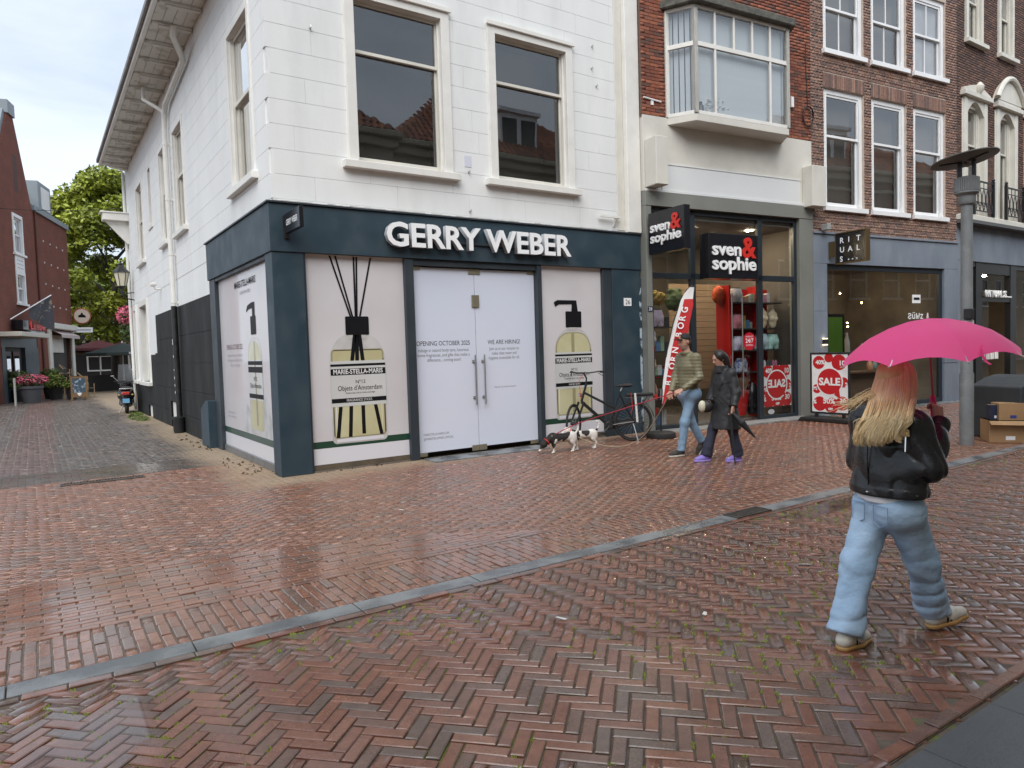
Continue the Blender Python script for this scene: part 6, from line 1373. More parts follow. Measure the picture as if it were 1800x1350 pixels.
m = MB(); m.box(2.9, 7.75, -0.35, 0.1, 3.55, 3.85).box(2.95, 3.45, -0.10, 0.1, 1.3, 3.549).box(7.2, 7.7, -0.10, 0.1, 0.0, 3.549); m.build('cafe_cornice', cream_paint, rh, bevel=0.03)
m = MB(); m.box(3.45, 7.2, 0.2, 0.25, 0.0, 3.3); m.build('cafe_gloom', dark_room, rh)
m = MB(); m.box(4.0, 6.2, 0.10, 0.16, 2.3, 3.25); m.build('cafe_blind', cream_paint, rh)
aw = MB(); aw.add([(3.6, 0.0, 3.5), (7.2, 0.0, 3.5), (7.2, -0.5, 3.25), (3.6, -0.5, 3.25), (3.6, -0.5, 3.08), (7.2, -0.5, 3.08)], [(0, 1, 2, 3), (3, 2, 5, 4)]); aw.build('awning', pbr('awning_cloth', (0.5, 0.42, 0.40), rough=0.8), rh)
m = MB(); m.box(7.40, 7.75, 0.36, 8.0, 0, 9.4); m.build('end_wall', mr_, rh)
m = MB(); m.box(-2.2, -0.3, -0.22, -0.02, 3.30, 3.75); fs_ = m.build('sign_fascia', sign_black, rh)
hs_ = thing('cafe_sign', 'red lettered black cafe sign with a small red emblem over the entrance', 'sign', WR(-1.6, -0.55, 3.30), AR)
m = MB(); m.box(-0.9, 0.0, 0.0, 0.3, 0.0, 0.42); m.build('sign_box', sign_black, hs_)
neon = pbr('red_letter', (0.60, 0.035, 0.03), rough=0.4)
text('lettering', 'Leeuw', neon, (0.02, 0.0, 0.03), parent=hs_, size=0.55, fit=2.2, extrude=0.05, offset=0.012)
rr = random.Random(9); m = MB()
for k in range(14): x_, z_ = rr.gauss(0.55, 0.17), rr.uniform(0.5, 1.0); m.box(x_ - 0.06, x_ + 0.06, -0.02, 0.02, z_ - 0.06, z_ + 0.06)
m.build('emblem', neon, hs_)
m = MB(); m.tube([(0.0, 0.05, -0.12), (2.0, 0.05, -0.12)], 0.12, 12); m.build('lamp_tube', pbr('grey_tube', (0.3, 0.31, 0.33), rough=0.4), hs_, smooth=True)
fl = thing('flag', 'dark grey printed flag on a slanting white pole above the cafe entrance', 'flag', WR(-2.6, -0.1, 3.75), AR)
m = MB(); m.tube([(0, 0, 0), (2.1, -1.1, 1.25)], 0.028, 8); m.build('pole', bright_paint, fl)
fv = MB(); G = []
for i in range(9):
    for j in range(9):
        t = i / 8; s_ = j / 8; x_ = 0.95 + 1.15 * t; y_ = -0.52 - 0.58 * t + 0.07 * math.sin(t * 9 + s_ * 3); z_ = 0.56 + 0.69 * t - s_ * (0.5 + 1.25 * t); G.append((x_ + 0.05 * s_, y_, z_))
fv.add(G, [(i * 9 + j, i * 9 + j + 1, (i + 1) * 9 + j + 1, (i + 1) * 9 + j) for i in range(8) for j in range(8)]); fv.build('cloth', pbr('flag_cloth', (0.06, 0.062, 0.075), (0.28, 0.24, 0.18), scale=3.5, rough=0.8, lo=0.58, hi=0.63), fl, smooth='all')
def disc_sign(): pass
rs_ = thing('hanging_sign', 'round cream sign with red rim hanging from the corner of the red house', 'sign', (-0.36, 38.6, 4.43), R(6))
m = MB(); m.lathe([(0.001, -0.04), (0.44, -0.04), (0.47, 0), (0.44, 0.04), (0.001, 0.04)], 32); o = m.build('disc', pbr('sign_red_rim', (0.35, 0.07, 0.05), rough=0.5), rs_); o.rotation_euler = (R(90), 0, 0); o.scale = (1, 1, 1)
m = MB(); m.lathe([(0.001, 0), (0.40, 0), (0.40, 0.01), (0.001, 0.01)], 32, (0, 0, 0.042)); o = m.build('face', pbr('sign_cream', (0.62, 0.52, 0.42), rough=0.5), rs_); o.rotation_euler = (R(90), 0, 0)
m = MB(); m.prism([(-0.2, -0.08), (0.2, -0.08), (0.17, 0.03), (0.04, 0.10), (0.05, 0.17), (-0.03, 0.2), (-0.06, 0.1), (-0.18, 0.04)], -0.062, -0.055); m.build('emblem', ink, rs_)
m = MB(); m.tube([(-0.9, 0.1, 0.55), (0.1, 0.0, 0.55), (0.1, 0, 0.44)], 0.02, 6); m.build('arm', black_metal, rs_)
wsn = thing('street_sign', 'narrow white board under the round hanging sign', 'sign', (-0.34, 38.6, 3.62), R(6)); m = MB(); m.box(-0.5, 0.5, -0.02, 0.02, -0.15, 0.15); m.build('board', bright_paint, wsn); m = MB(); m.box(-0.4, 0.4, -0.024, -0.0205, -0.04, 0.04); m.build('print', ink_lt, wsn); m = MB(); m.tube([(-0.8, 0.1, 0.2), (-0.5, 0, 0.1)], 0.02, 6); m.build('arm', black_metal, wsn)
# foliage
leaf_a = pbr('leaf_yellow_green', (0.30, 0.34, 0.035), (0.20, 0.25, 0.028), scale=0.6, rough=0.5, rand=0.45, pos=True)
leaf_d = pbr('leaf_deep', (0.10, 0.15, 0.022), (0.15, 0.19, 0.03), scale=2, rough=0.55, rand=0.4, pos=True)
leaf_p = pbr('leaf_pot', (0.05, 0.085, 0.02), rough=0.5, rand=0.4)
pink_f = pbr('petal_pink', (0.62, 0.13, 0.22), rough=0.6, rand=0.25); bark = pbr('bark', (0.035, 0.03, 0.024), (0.055, 0.048, 0.038), scale=9, rough=0.9, bump=0.6)
def leaves(name, blobs, n, size, mat, parent, seed, shell=0.55):
    g = np.random.default_rng(seed); w = np.array([b[3] * b[4] * b[5] for b in blobs]); w = w / w.sum(); pick = g.choice(len(blobs), n, p=w); B = np.array(blobs)[pick]
    d = g.normal(size=(n, 3)); d /= np.linalg.norm(d, axis=1)[:, None]; r = g.uniform(shell, 1.0, n) ** 0.7; c = B[:, :3] + d * r[:, None] * B[:, 3:6]
    a = g.normal(size=(n, 3)); a[:, 2] *= 0.6; a /= np.linalg.norm(a, axis=1)[:, None]; nn = d + 0.8 * g.normal(size=(n, 3)); b = np.cross(a, nn); b /= np.linalg.norm(b, axis=1)[:, None] + 1e-9
    s = size * g.uniform(0.6, 1.3, n)[:, None]; V = np.stack([c - a * s, c + b * s * 0.55 - a * s * 0.1, c + a * s, c - b * s * 0.55 - a * s * 0.1], 1).reshape(-1, 3)
    return np_mesh(name, V, np.arange(n * 4).reshape(-1, 4), mat, parent)
tr = thing('tree', 'tall yellow green leafy tree at the end of the alley', 'tree', (1.85, 46.0, 0))
m = MB(); m.tube([(0, 0, 0), (0.05, 0, 2.0), (0.12, 0, 4.0), (0.2, 0.1, 6.5), (0.4, 0, 9)], [0.36, 0.30, 0.27, 0.18, 0.06], 10)
for k in range(9):
    t = k * 2.4; z0 = 3.6 + 0.6 * k; m.tube([(0.12, 0, z0), (1.3 * math.cos(t), 1.3 * math.sin(t), z0 + 1.4), (2.8 * math.cos(t), 2.8 * math.sin(t), z0 + 2.2)], [0.12, 0.08, 0.03], 6)
m.build('trunk', bark, tr, smooth=True)
rr = random.Random(14); bl = []
for k in range(96):
    t = rr.uniform(0, 6.28); z_ = rr.uniform(3.6, 14.6); prof = math.sin(min(1, (z_ - 2.6) / 5.5) * 1.57) * (1 if z_ < 9 else max(0.25, 1 - (z_ - 9) / 8.5)); rad = rr.uniform(0.35, 1.0) ** 0.5 * 4.6 * prof
    s_ = rr.uniform(0.7, 1.35); bl.append((0.3 + rad * math.cos(t), rad * math.sin(t) * 0.8, z_, s_, s_, s_ * 0.75))
leaves('crown', bl, 36000, 0.165, leaf_a, tr, 5, 0.3)
t2 = thing('tree', 'second darker tree crown behind, seen under the yellow green one', 'tree', (3.0, 58.0, 0))
m = MB(); m.tube([(0, 0, 0), (0, 0, 6)], [0.4, 0.2], 8); m.build('trunk', bark, t2)
bl = [(rr.uniform(-7, 5), rr.uniform(-2, 2), rr.uniform(3.6, 9.5), 1.5, 1.5, 1.1) for k in range(44)]
leaves('crown', bl, 9000, 0.24, leaf_d, t2, 6, 0.2)
fb = thing('terrace_pavilion', 'dark terrace front with white framed windows behind the parasols', 'building', (2.0, 62.0, 0))
m = MB(); m.box(-14, 12, 0, 4, 0, 3.6); m.build('wall', pbr('pub_dark', (0.02, 0.02, 0.022), rough=0.7), fb)
m = MB(); m.prism([(-14, 3.6), (12, 3.6), (9, 6.5), (-11, 6.5)], 0.5, 4); m.build('roof', slate_r, fb)
for x_ in (-4.4, -1.0, 2.2, 5.0):
    m = MB(); m.box(x_, x_ + 0.14, -0.05, 0, 0.9, 2.3).box(x_ + 1.9, x_ + 2.04, -0.05, 0, 0.9, 2.3).box(x_ + 0.141, x_ + 1.899, -0.05, 0, 2.16, 2.3).box(x_ + 0.141, x_ + 1.899, -0.05, 0, 0.9, 1.02).box(x_ + 1.0, x_ + 1.1, -0.05, 0, 1.021, 2.159); m.build('window_frame', bright_paint, fb)
    m = MB(); m.prism([(x_ - 0.3, 3.4), (x_ - 0.1, 3.4), (x_ + 0.9, 4.7), (x_ + 1.9, 3.4), (x_ + 2.1, 3.4), (x_ + 1.0, 5.0), (x_ + 0.8, 5.0)], -0.1, 0.0); m.build('white_gable_board', bright_paint, fb)
def parasol(label, x, y, h, r, col, drop=0.55):
    p = thing('parasol', label, 'parasol', (x, y, 0), 0.3)
    m = MB(); n = 8; rim = [(r * math.cos(k * 6.2832 / n), r * math.sin(k * 6.2832 / n), h - drop) for k in range(n)]
    m.add([(0, 0, h)] + rim + [(a, b, c - 0.16) for a, b, c in rim], [(0, 1 + k, 1 + (k + 1) % n) for k in range(n)] + [(1 + k, 1 + n + k, 1 + n + (k + 1) % n, 1 + (k + 1) % n) for k in range(n)]); m.build('canopy', col, p)
    m = MB(); m.tube([(0, 0, 0), (0, 0, h + 0.1)], 0.035, 8); m.build('pole', cream_paint, p); m = MB(); m.lathe([(0.3, 0), (0.3, 0.08), (0.05, 0.12)], 12); m.build('base', black_metal, p)
burg = pbr('burgundy_cloth', (0.085, 0.022, 0.026), (0.11, 0.03, 0.034), scale=2, rough=0.8); dgreen = pbr('dark_green_cloth', (0.008, 0.016, 0.016), rough=0.7); taupe = pbr('taupe_cloth', (0.12, 0.105, 0.08), rough=0.8)
parasol('burgundy parasol left of the tree trunk', 0.75, 43.5, 3.15, 1.9, burg); parasol('burgundy parasol right of the tree trunk', 2.6, 44.5, 3.2, 1.7, burg); parasol('dark green parasol with pale print beside the white wall', 1.35, 35.5, 2.75, 2.0, dgreen); parasol('taupe parasol next to the red house', -0.7, 44.0, 2.9, 1.6, taupe)
text('lettering', 'HEINEKEN', white_letter, (-0.45, -1.9, 2.07), (1, 0.05, 0), parent=[o for o in bpy.data.objects if o.get('label', '').startswith('dark green parasol')][0], size=0.22, fit=0.8)
tw = MB(); tw.box(-1.4, 3.2, 37.4, 37.5, 0.0, 0.95); o = tw.build('terrace_screen', black_plastic, None); tag(o, 'low black terrace screen between chairs and scooter', 'screen')
def chair_parts(root):
    m = MB(); m.box(-0.22, 0.22, -0.2, 0.22, 0.42, 0.46); m.build('seat', rattan_d, root)
    m = MB(); m.tube([(0.25 * math.cos(t), 0.05 + 0.2 * math.sin(t), 0.66 + 0.2 * math.sin(t)) for t in [k * math.pi / 8 for k in range(9)]], 0.02, 6); m.build('backrest', rattan, root)
    for sx in (-0.2, 0.2):
        for sy in (-0.18, 0.2): m = MB(); m.tube([(sx, sy, 0), (sx, sy, 0.66 if sy < 0 else 0.44)], 0.018, 6); m.build('leg', rattan, root)
rattan = pbr('rattan', (0.32, 0.22, 0.12), (0.25, 0.17, 0.09), scale=30, rough=0.6); rattan_d = pbr('woven_seat', (0.10, 0.07, 0.045), rough=0.8)
ch0 = None
for k, (x_, y_, z_) in enumerate(((-1.65, 29.6, 0), (-1.3, 29.9, 0.0), (-1.62, 29.6, 0.38), (-0.95, 30.2, 0.0), (-1.27, 29.9, 0.38), (-1.6, 29.6, 0.76), (-0.62, 30.4, 0.0), (-0.92, 30.2, 0.38))):
    lab = 'rattan terrace chair stacked ' + ['low at the left', 'low in the middle', 'second from the bottom at the left', 'low third from the left', 'second up in the middle', 'highest of the stack at the left', 'low at the right by the chalkboard', 'second up third from the left'][k]
    if ch0 is None: ch0 = thing('rattan_chair', lab, 'chair', (x_, y_, z_), 0.6, 'rattan chairs stacked beside the cafe'); chair_parts(ch0)
    else: c_ = copy_tree(ch0); c_.location = (x_, y_, z_); c_.rotation_euler = (0, 0, 0.6 + 0.15 * k); c_['label'] = lab
fp = thing('flower_pot', 'big grey tub of pink flowers at the cafe entrance', 'flower pot', (-3.0, 27.4, 0))
m = MB(); m.lathe([(0.30, 0), (0.42, 0.62), (0.47, 0.64), (0.47, 0.74), (0.42, 0.75), (0.38, 0.66)], 24); m.build('pot', pbr('grey_tub', (0.07, 0.075, 0.085), rough=0.6), fp, smooth=True)
leaves('foliage', [(0, 0, 0.95, 0.55, 0.5, 0.28)], 500, 0.07, leaf_p, fp, 7); leaves('flowers', [(0.05, -0.1, 1.02, 0.62, 0.5, 0.24)], 420, 0.055, pink_f, fp, 8, 0.8)
def shrub(label, x, y, h, r, potc, seed):
    s_ = thing('potted_shrub', label, 'shrub', (x, y, 0)); m = MB(); m.lathe([(r * 0.5, 0), (r * 0.62, 0.5), (r * 0.66, 0.52), (r * 0.5, 0.53)], 16); m.build('pot', potc, s_, smooth=True)
    leaves('foliage', [(0, 0, 0.5 + h * 0.5, r, r, h * 0.55)], 900, 0.06, leaf_d, s_, seed, 0.3); m = MB(); m.tube([(0, 0, 0.4), (0, 0, 0.5 + h * 0.4)], 0.04, 6); m.build('stem', bark, s_)
shrub('round green shrub in a black pot beside the pink flowers', -2.05, 29.6, 0.75, 0.5, black_plastic, 21); shrub('green shrub behind the chalkboard', -1.45, 28.6, 0.4, 0.36, black_plastic, 22); shrub('tall dark shrub by the brick pier', -2.2, 31.2, 1.0, 0.55, black_plastic, 23); shrub('dark shrub behind the pink flower tub', -3.4, 29.4, 0.9, 0.6, black_plastic, 24)
ab = thing('chalkboard_stand', 'wooden chalkboard stand on the setts before the stacked chairs', 'sign board', (-1.2, 27.6, 0), R(8)); wd_ = pbr('oak', (0.22, 0.13, 0.06), (0.17, 0.1, 0.045), scale=4, rough=0.6)
m = MB(); m.box(-0.33, -0.26, -0.03, 0.03, 0.0, 1.08).box(0.26, 0.33, -0.03, 0.03, 0.0, 1.08).box(-0.26, 0.26, -0.03, 0.03, 1.0, 1.08).box(-0.26, 0.26, -0.03, 0.03, 0.14, 0.34); m.build('frame', wd_, ab); m = MB(); m.box(-0.26, 0.26, -0.02, 0.02, 0.34, 1.0); m.build('board', pbr('chalk', (0.05, 0.085, 0.12), (0.35, 0.42, 0.48), scale=9, rough=0.8, lo=0.55, hi=0.62), ab); m = MB(); m.box(-0.3, -0.25, 0.05, 0.45, 0, 0.03).box(0.25, 0.3, 0.05, 0.45, 0, 0.03); m.build('rear_foot', wd_, ab); m = MB(); m.lathe([(0.03, 0), (0.09, 0.09), (0.06, 0.14)], 8, (0, -0.035, 0.2), sy=0.1); m.build('emblem', bright_paint, ab)
m = MB(); m.tube([(0, 0, 0), (0, 0, 1.15)], 0.045, 10); o = m.build('bollard', pbr('bollard_grey', (0.3, 0.31, 0.3), rough=0.5), None, smooth=True); o.location = (-3.55, 25.6, 0); tag(o, 'thin pale bollard left of the pink flower tub', 'bollard')
hb = thing('hanging_basket', 'hanging basket of pink flowers on the far corner of the white building', 'flower basket', (0.12, LEN + 3.0, 0)); leaves('flowers', [(0, 0, 3.4, 0.36, 0.35, 0.42)], 480, 0.05, pink_f, hb, 31, 0.6); leaves('foliage', [(0, 0, 2.9, 0.28, 0.28, 0.6)], 420, 0.06, leaf_p, hb, 32, 0.4); m = MB(); m.tube([(0.4, 0, 3.9), (0, 0, 3.9), (0, 0, 3.5)], 0.015, 6); m.build('bracket', black_metal, hb)
ln = thing('street_lantern', 'classic black street lantern on a bracket at the far end of the white wall', 'lantern', (-0.34, 16.2, 4.05))
lg = pbr('lantern_glass', (0.62, 0.58, 0.45), rough=0.3); m = MB(); m.lathe([(0.13, 0.10), (0.22, 0.52), (0.22, 0.53), (0.13, 0.53)], 6); m.build('glass_body', lg, ln); m = MB(); m.lathe([(0.26, 0.53), (0.24, 0.57), (0.10, 0.72), (0.08, 0.78), (0.10, 0.80), (0.03, 0.86), (0.02, 0.92)], 6); m.build('cap', black_metal, ln); m = MB(); m.lathe([(0.03, -0.2), (0.05, 0.0), (0.14, 0.09), (0.13, 0.10)], 8); m.build('socket', black_metal, ln)
for k in range(6): t = k * math.pi / 3; m = MB(); m.tube([(0.135 * math.cos(t), 0.135 * math.sin(t), 0.1), (0.225 * math.cos(t), 0.225 * math.sin(t), 0.53)], 0.012, 5); m.build('glazing_bar', black_metal, ln)
m = MB(); m.tube([(0.34, 0, -0.35), (0.1, 0, -0.3), (0, 0, -0.18)], 0.022, 6).tube([(0.34, 0, -0.1), (0.0, 0, -0.16)], 0.018, 6); m.build('bracket', black_metal, ln)
cbv = MB(); cbv.tube([(-6 + 10 * k / 12, 30 - 6 * k / 12, 8.9 - 0.45 * math.sin(math.pi * k / 12)) for k in range(13)], 0.012, 4); o = cbv.build('overhead_cable', black_plastic, None); tag(o, 'thin cable strung across the alley below the sky', 'cable')
# ------------------------------------------------------------------ parked scooter seen from behind
sc = thing('motor_scooter', 'black motor scooter with tall windscreen parked against the white building', 'scooter', (-0.42, 16.0, 0), R(-6))
gloss_b = pbr('gloss_black', (0.010, 0.010, 0.011), rough=0.12, coat=0.6); chrome = pbr('chrome', (0.7, 0.7, 0.7), rough=0.12, metal=1.0)
def wheel_t(m, c, r, w, n=20, k=8):
    for i in range(n): pass
    V = []; F = []
    for i in range(n):
        t = 2 * math.pi * i / n
        for j in range(k): p = 2 * math.pi * j / k; rr_ = r - w + w * math.cos(p); V.append((c[0] + w * math.sin(p), c[1] + rr_ * math.cos(t), c[2] + rr_ * math.sin(t)))
    F = [(i * k + j, i * k + (j + 1) % k, ((i + 1) % n) * k + (j + 1) % k, ((i + 1) % n) * k + j) for i in range(n) for j in range(k)]; m.add(V, F)
for (y_, nm) in ((0.0, 'rear'), (1.25, 'front')):
    m = MB(); wheel_t(m, (0, y_, 0.24), 0.24, 0.055); w_ = m.build('wheel', rubber, sc, smooth='all'); m = MB(); m.tube([(-0.03, y_, 0.24), (0.03, y_, 0.24)], 0.14, 14); m.build('rim', pbr('rim_dark', (0.1, 0.1, 0.1), rough=0.4, metal=.6), w_)
solid('body_shell', lambda P: U(0.08, seg(P, (0, -0.12, 0.62), (0, 0.55, 0.72), 0.17, 0.16), seg(P, (0, -0.10, 0.55), (0, 0.35, 0.35), 0.14, 0.12), seg(P, (0, 0.55, 0.28), (0, 0.95, 0.28), 0.15, 0.14, ((0, 0, 1), 0.5)), seg(P, (0, 1.0, 0.3), (0, 0.9, 0.95), 0.16, 0.12, ((0, 1, 0), 0.55)), seg(P, (0, -0.25, 0.40), (0, -0.18, 0.62), 0.09, 0.12)), (-0.3, -0.5, 0.1), (0.3, 1.35, 1.15), 0.03, gloss_b, sc).scale = (1.45, 1, 1)
solid('seat', lambda P: seg(P, (0, -0.15, 0.80), (0, 0.45, 0.82), 0.13, 0.12, ((0, 0, 1), 0.5)), (-0.25, -0.4, 0.65), (0.25, 0.7, 0.98), 0.025, rubber, sc).scale = (1.3, 1, 1)
m = MB(); m.box(-0.11, 0.11, -0.36, -0.30, 0.62, 0.72); m.build('tail_light', pbr('tail_red', (0.42, 0.02, 0.015), rough=0.15, coat=1), sc, bevel=0.02); m = MB(); m.box(-0.10, 0.10, -0.345, -0.335, 0.36, 0.50); m.build('number_plate', pbr('blue_plate', (0.16, 0.38, 0.60), rough=0.4), sc, bevel=0.005)
for s_ in (-1, 1):
    m = MB(); m.lathe([(0.02, -0.03), (0.05, 0), (0.02, 0.03)], 10, (0.19 * s_, -0.30, 0.62)); m.build('indicator', pbr('amber', (0.35, 0.25, 0.08), rough=0.2), sc)
    m = MB(); m.tube([(0.0, 0.85, 1.02), (0.33 * s_, 0.78, 1.04)], 0.02, 8); m.build('handlebar', black_plastic, sc); m = MB(); m.tube([(0.22 * s_, 0.83, 1.04), (0.36 * s_, 0.80, 1.2)], 0.009, 6); m.lathe([(0.02, -0.02), (0.07, -0.01), (0.07, 0.01)], 12, (0.38 * s_, 0.78, 1.23), sx=0.8); m.build('mirror', chrome, sc)
m = MB(); G = [(x_ * (1 - 0.25 * k / 5), 0.95 - 0.06 * k - 0.25 * abs(x_) * 0.5, 0.95 + 0.13 * k) for k in range(6) for x_ in (-0.24, -0.12, 0.0, 0.12, 0.24)]; m.add(G, [(k * 5 + j, k * 5 + j + 1, (k + 1) * 5 + j + 1, (k + 1) * 5 + j) for k in range(5) for j in range(4)]); m.build('windscreen', pbr('smoked_screen', (0.35, 0.37, 0.40), rough=0.1, alpha=0.55), sc, smooth='all', fix=False)
m = MB(); m.tube([(0.2, 0.35, 0.25), (0.22, -0.35, 0.3)], [0.04, 0.055], 10); m.build('exhaust', chrome, sc, smooth=True); m = MB(); m.tube([(-0.1, 0.4, 0.25), (-0.22, 0.45, 0.01)], 0.015, 6); m.build('kickstand', chrome, sc); m = MB(); m.tube([(0.17, -0.2, 0.80), (0.17, -0.34, 0.82), (-0.17, -0.34, 0.82), (-0.17, -0.2, 0.80)], 0.015, 6); m.build('grab_rail', chrome, sc)
gr = leaves('grass_tuft', [(-0.35, 13.6, 0.015, 0.26, 1.6, 0.03), (-0.2, 15.6, 0.015, 0.2, 1.0, 0.04)], 1100, 0.028, pbr('weed', (0.10, 0.14, 0.03), rough=0.8, rand=0.3), None, 41); tag(gr, 'low weeds growing along the foot of the white building', 'weeds', kind='stuff')
# ------------------------------------------------------------------ people
V3 = lambda *a: np.array(a, float)
def nrm(v): v = np.asarray(v, float); return v / (np.linalg.norm(v) + 1e-9)
def hand_sdf(P, w, d, n, side=1, curl=0.8, s=1.0):
    """palm, four jointed fingers of different length, thumb from the side of the palm"""
    w = V3(*w); d = nrm(d); n = nrm(np.array(n) - np.dot(n, d) * d); a = np.cross(d, n) * side
    ds = [seg(P, w + a * k * s, w + d * 0.080 * s + a * k * 1.15 * s, 0.0165 * s, 0.0150 * s) for k in (-0.026, -0.009, 0.009, 0.026)]
    r = U(0.012, *ds)
    for k, (l, off) in enumerate(((0.072, 0.030), (0.080, 0.010), (0.075, -0.010), (0.058, -0.029))):
        p = w + d * 0.080 * s + a * off * 1.15 * s; ang = 0.0
        for j, (f, da) in enumerate(((0.45, 0.55), (0.32, 0.9), (0.25, 0.7))):
            ang += curl * da; q = p + (d * math.cos(ang) + n * math.sin(ang)) * l * f * s
            r = smin(r, seg(P, p, q, (0.0095 - j * 0.0009) * s, (0.0088 - j * 0.0009) * s), 0.004); p = q
    p = w + d * 0.022 * s + a * 0.034 * s; q = p + nrm(a * 0.7 + d * 0.7 + n * 0.35 * curl) * 0.038 * s; t = q + nrm(d * 0.8 + n * 0.7 * curl - a * 0.2 * curl) * 0.032 * s
    return U(0.006, r, seg(P, p - a * 0.012 * s, q, 0.0135 * s, 0.0105 * s), seg(P, q, t, 0.0102 * s, 0.0085 * s))
def head_sdf(P, c, f, up=(0, 0, 1), s=1.0):
    """skull, jaw, brow, nose, lips, ears; f is where the face looks"""
    c = V3(*c); f = nrm(f); u = nrm(np.array(up) - np.dot(up, f) * f); r = np.cross(f, u); M = np.stack([r, f, u], 1)
    q = (P - c) @ M / s
    d = U(0.035, ell(q, (0, -0.012, 0.028), (0.074, 0.093, 0.088)), ell(q, (0, 0.020, -0.038), (0.056, 0.066, 0.070)), ell(q, (0, 0.048, -0.088), (0.030, 0.028, 0.022)))
    d = smin(d, seg(q, (-0.03, 0.073, 0.030), (0.03, 0.073, 0.030), 0.014), 0.02)
    d = smax(d, -ell(q, (-0.030, 0.094, 0.008), (0.017, 0.014, 0.011)), 0.012); d = smax(d, -ell(q, (0.030, 0.094, 0.008), (0.017, 0.014, 0.011)), 0.012)
    d = smin(d, ell(q, (-0.030, 0.074, 0.008), (0.012, 0.012, 0.011)), 0.004); d = smin(d, ell(q, (0.030, 0.074, 0.008), (0.012, 0.012, 0.011)), 0.004)
    d = U(0.012, d, seg(q, (0, 0.082, 0.018), (0, 0.104, -0.020), 0.008, 0.0125), ell(q, (0, 0.090, -0.026), (0.017, 0.012, 0.008)))
    d = smin(d, ell(q, (0, 0.084, -0.052), (0.021, 0.010, 0.0065)), 0.006); d = smin(d, ell(q, (0, 0.083, -0.063), (0.019, 0.010, 0.007)), 0.006)
    for sx in (-1, 1): d = smin(d, ell(q, (sx * 0.076, -0.012, -0.004), (0.009, 0.019, 0.031)), 0.008)
    return d * s
def face_pick(c, f, s, up=(0, 0, 1), brow=True, stub=False):
    c = V3(*c); f = nrm(f); u = nrm(np.array(up) - np.dot(up, f) * f); r = np.cross(f, u); M = np.stack([r, f, u], 1)
    def fn(C):
        q = (C - c) @ M / s; o = np.zeros(len(C), int); x, y, z = q[:, 0], q[:, 1], q[:, 2]; fr = y > 0.05
        o[fr & (np.abs(x) < 0.021) & (z < -0.046) & (z > -0.070)] = 1
        for sx in (-1, 1):
            o[fr & (((x - sx * 0.031) / 0.020) ** 2 + ((z - 0.031) / 0.0055) ** 2 < 1)] = 2; o[fr & (((x - sx * 0.030) / 0.0105) ** 2 + ((z - 0.008) / 0.0055) ** 2 < 1)] = 2
        if stub: o[(y > 0.0) & (z < -0.045) & (z > -0.12) & (np.abs(x) < 0.06) & (o == 0)] = 3
        return o
    return fn
def body_fn(J, s=1.0, curlL=0.8, curlR=0.8, slim=1.0):
    h = J['heading']
    def fn(P):
        r = nrm(np.cross(h, (0, 0, 1)))
        d = U(0.05, seg(P, J['pelvis'], J['chest'], 0.095 * slim, 0.105 * slim), seg(P, J['shL'], J['shR'], 0.045, 0.045), seg(P, J['chest'], J['neck'], 0.06, 0.052), seg(P, J['neck'], np.array(J['head']) + V3(0, 0, -0.04), 0.052, 0.05))
        for k in ('L', 'R'):
            d = U(0.03, d, seg(P, J['sh' + k], J['el' + k], 0.040, 0.034), seg(P, J['el' + k], J['wr' + k], 0.034, 0.023), seg(P, J['hip' + k], J['kn' + k], 0.062, 0.045), seg(P, J['kn' + k], J['an' + k], 0.045, 0.030))
        d = smin(d, head_sdf(P, J['head'], J['face'], J.get('hup', (0, 0, 1)), s), 0.012)
        d = smin(d, hand_sdf(P, J['wrL'], J['hdL'], J['hnL'], J.get('sideL', 1), curlL, s), 0.008); d = smin(d, hand_sdf(P, J['wrR'], J['hdR'], J['hnR'], J.get('sideR', -1), curlR, s), 0.008)
        return d
    return fn
def bounds(pts, m=0.16): A = np.array(pts); return A.min(0) - m, A.max(0) + m
def jb(J): return bounds([J[k] for k in J if k[:2] in ('sh', 'el', 'wr', 'hi', 'kn', 'an') or k in ('pelvis', 'head', 'neck')], 0.19)
skin_m = pbr('skin', (0.50, 0.29, 0.21), (0.46, 0.25, 0.18), scale=30, rough=0.5, sub=0.08); lip_m = pbr('lips', (0.36, 0.13, 0.11), rough=0.4); brow_m = pbr('brow', (0.035, 0.025, 0.02), rough=0.6); stub_m = pbr('stubble', (0.30, 0.19, 0.15), rough=0.6)
def person(label, loc, rz): return thing('person', label, 'person', loc, rz)
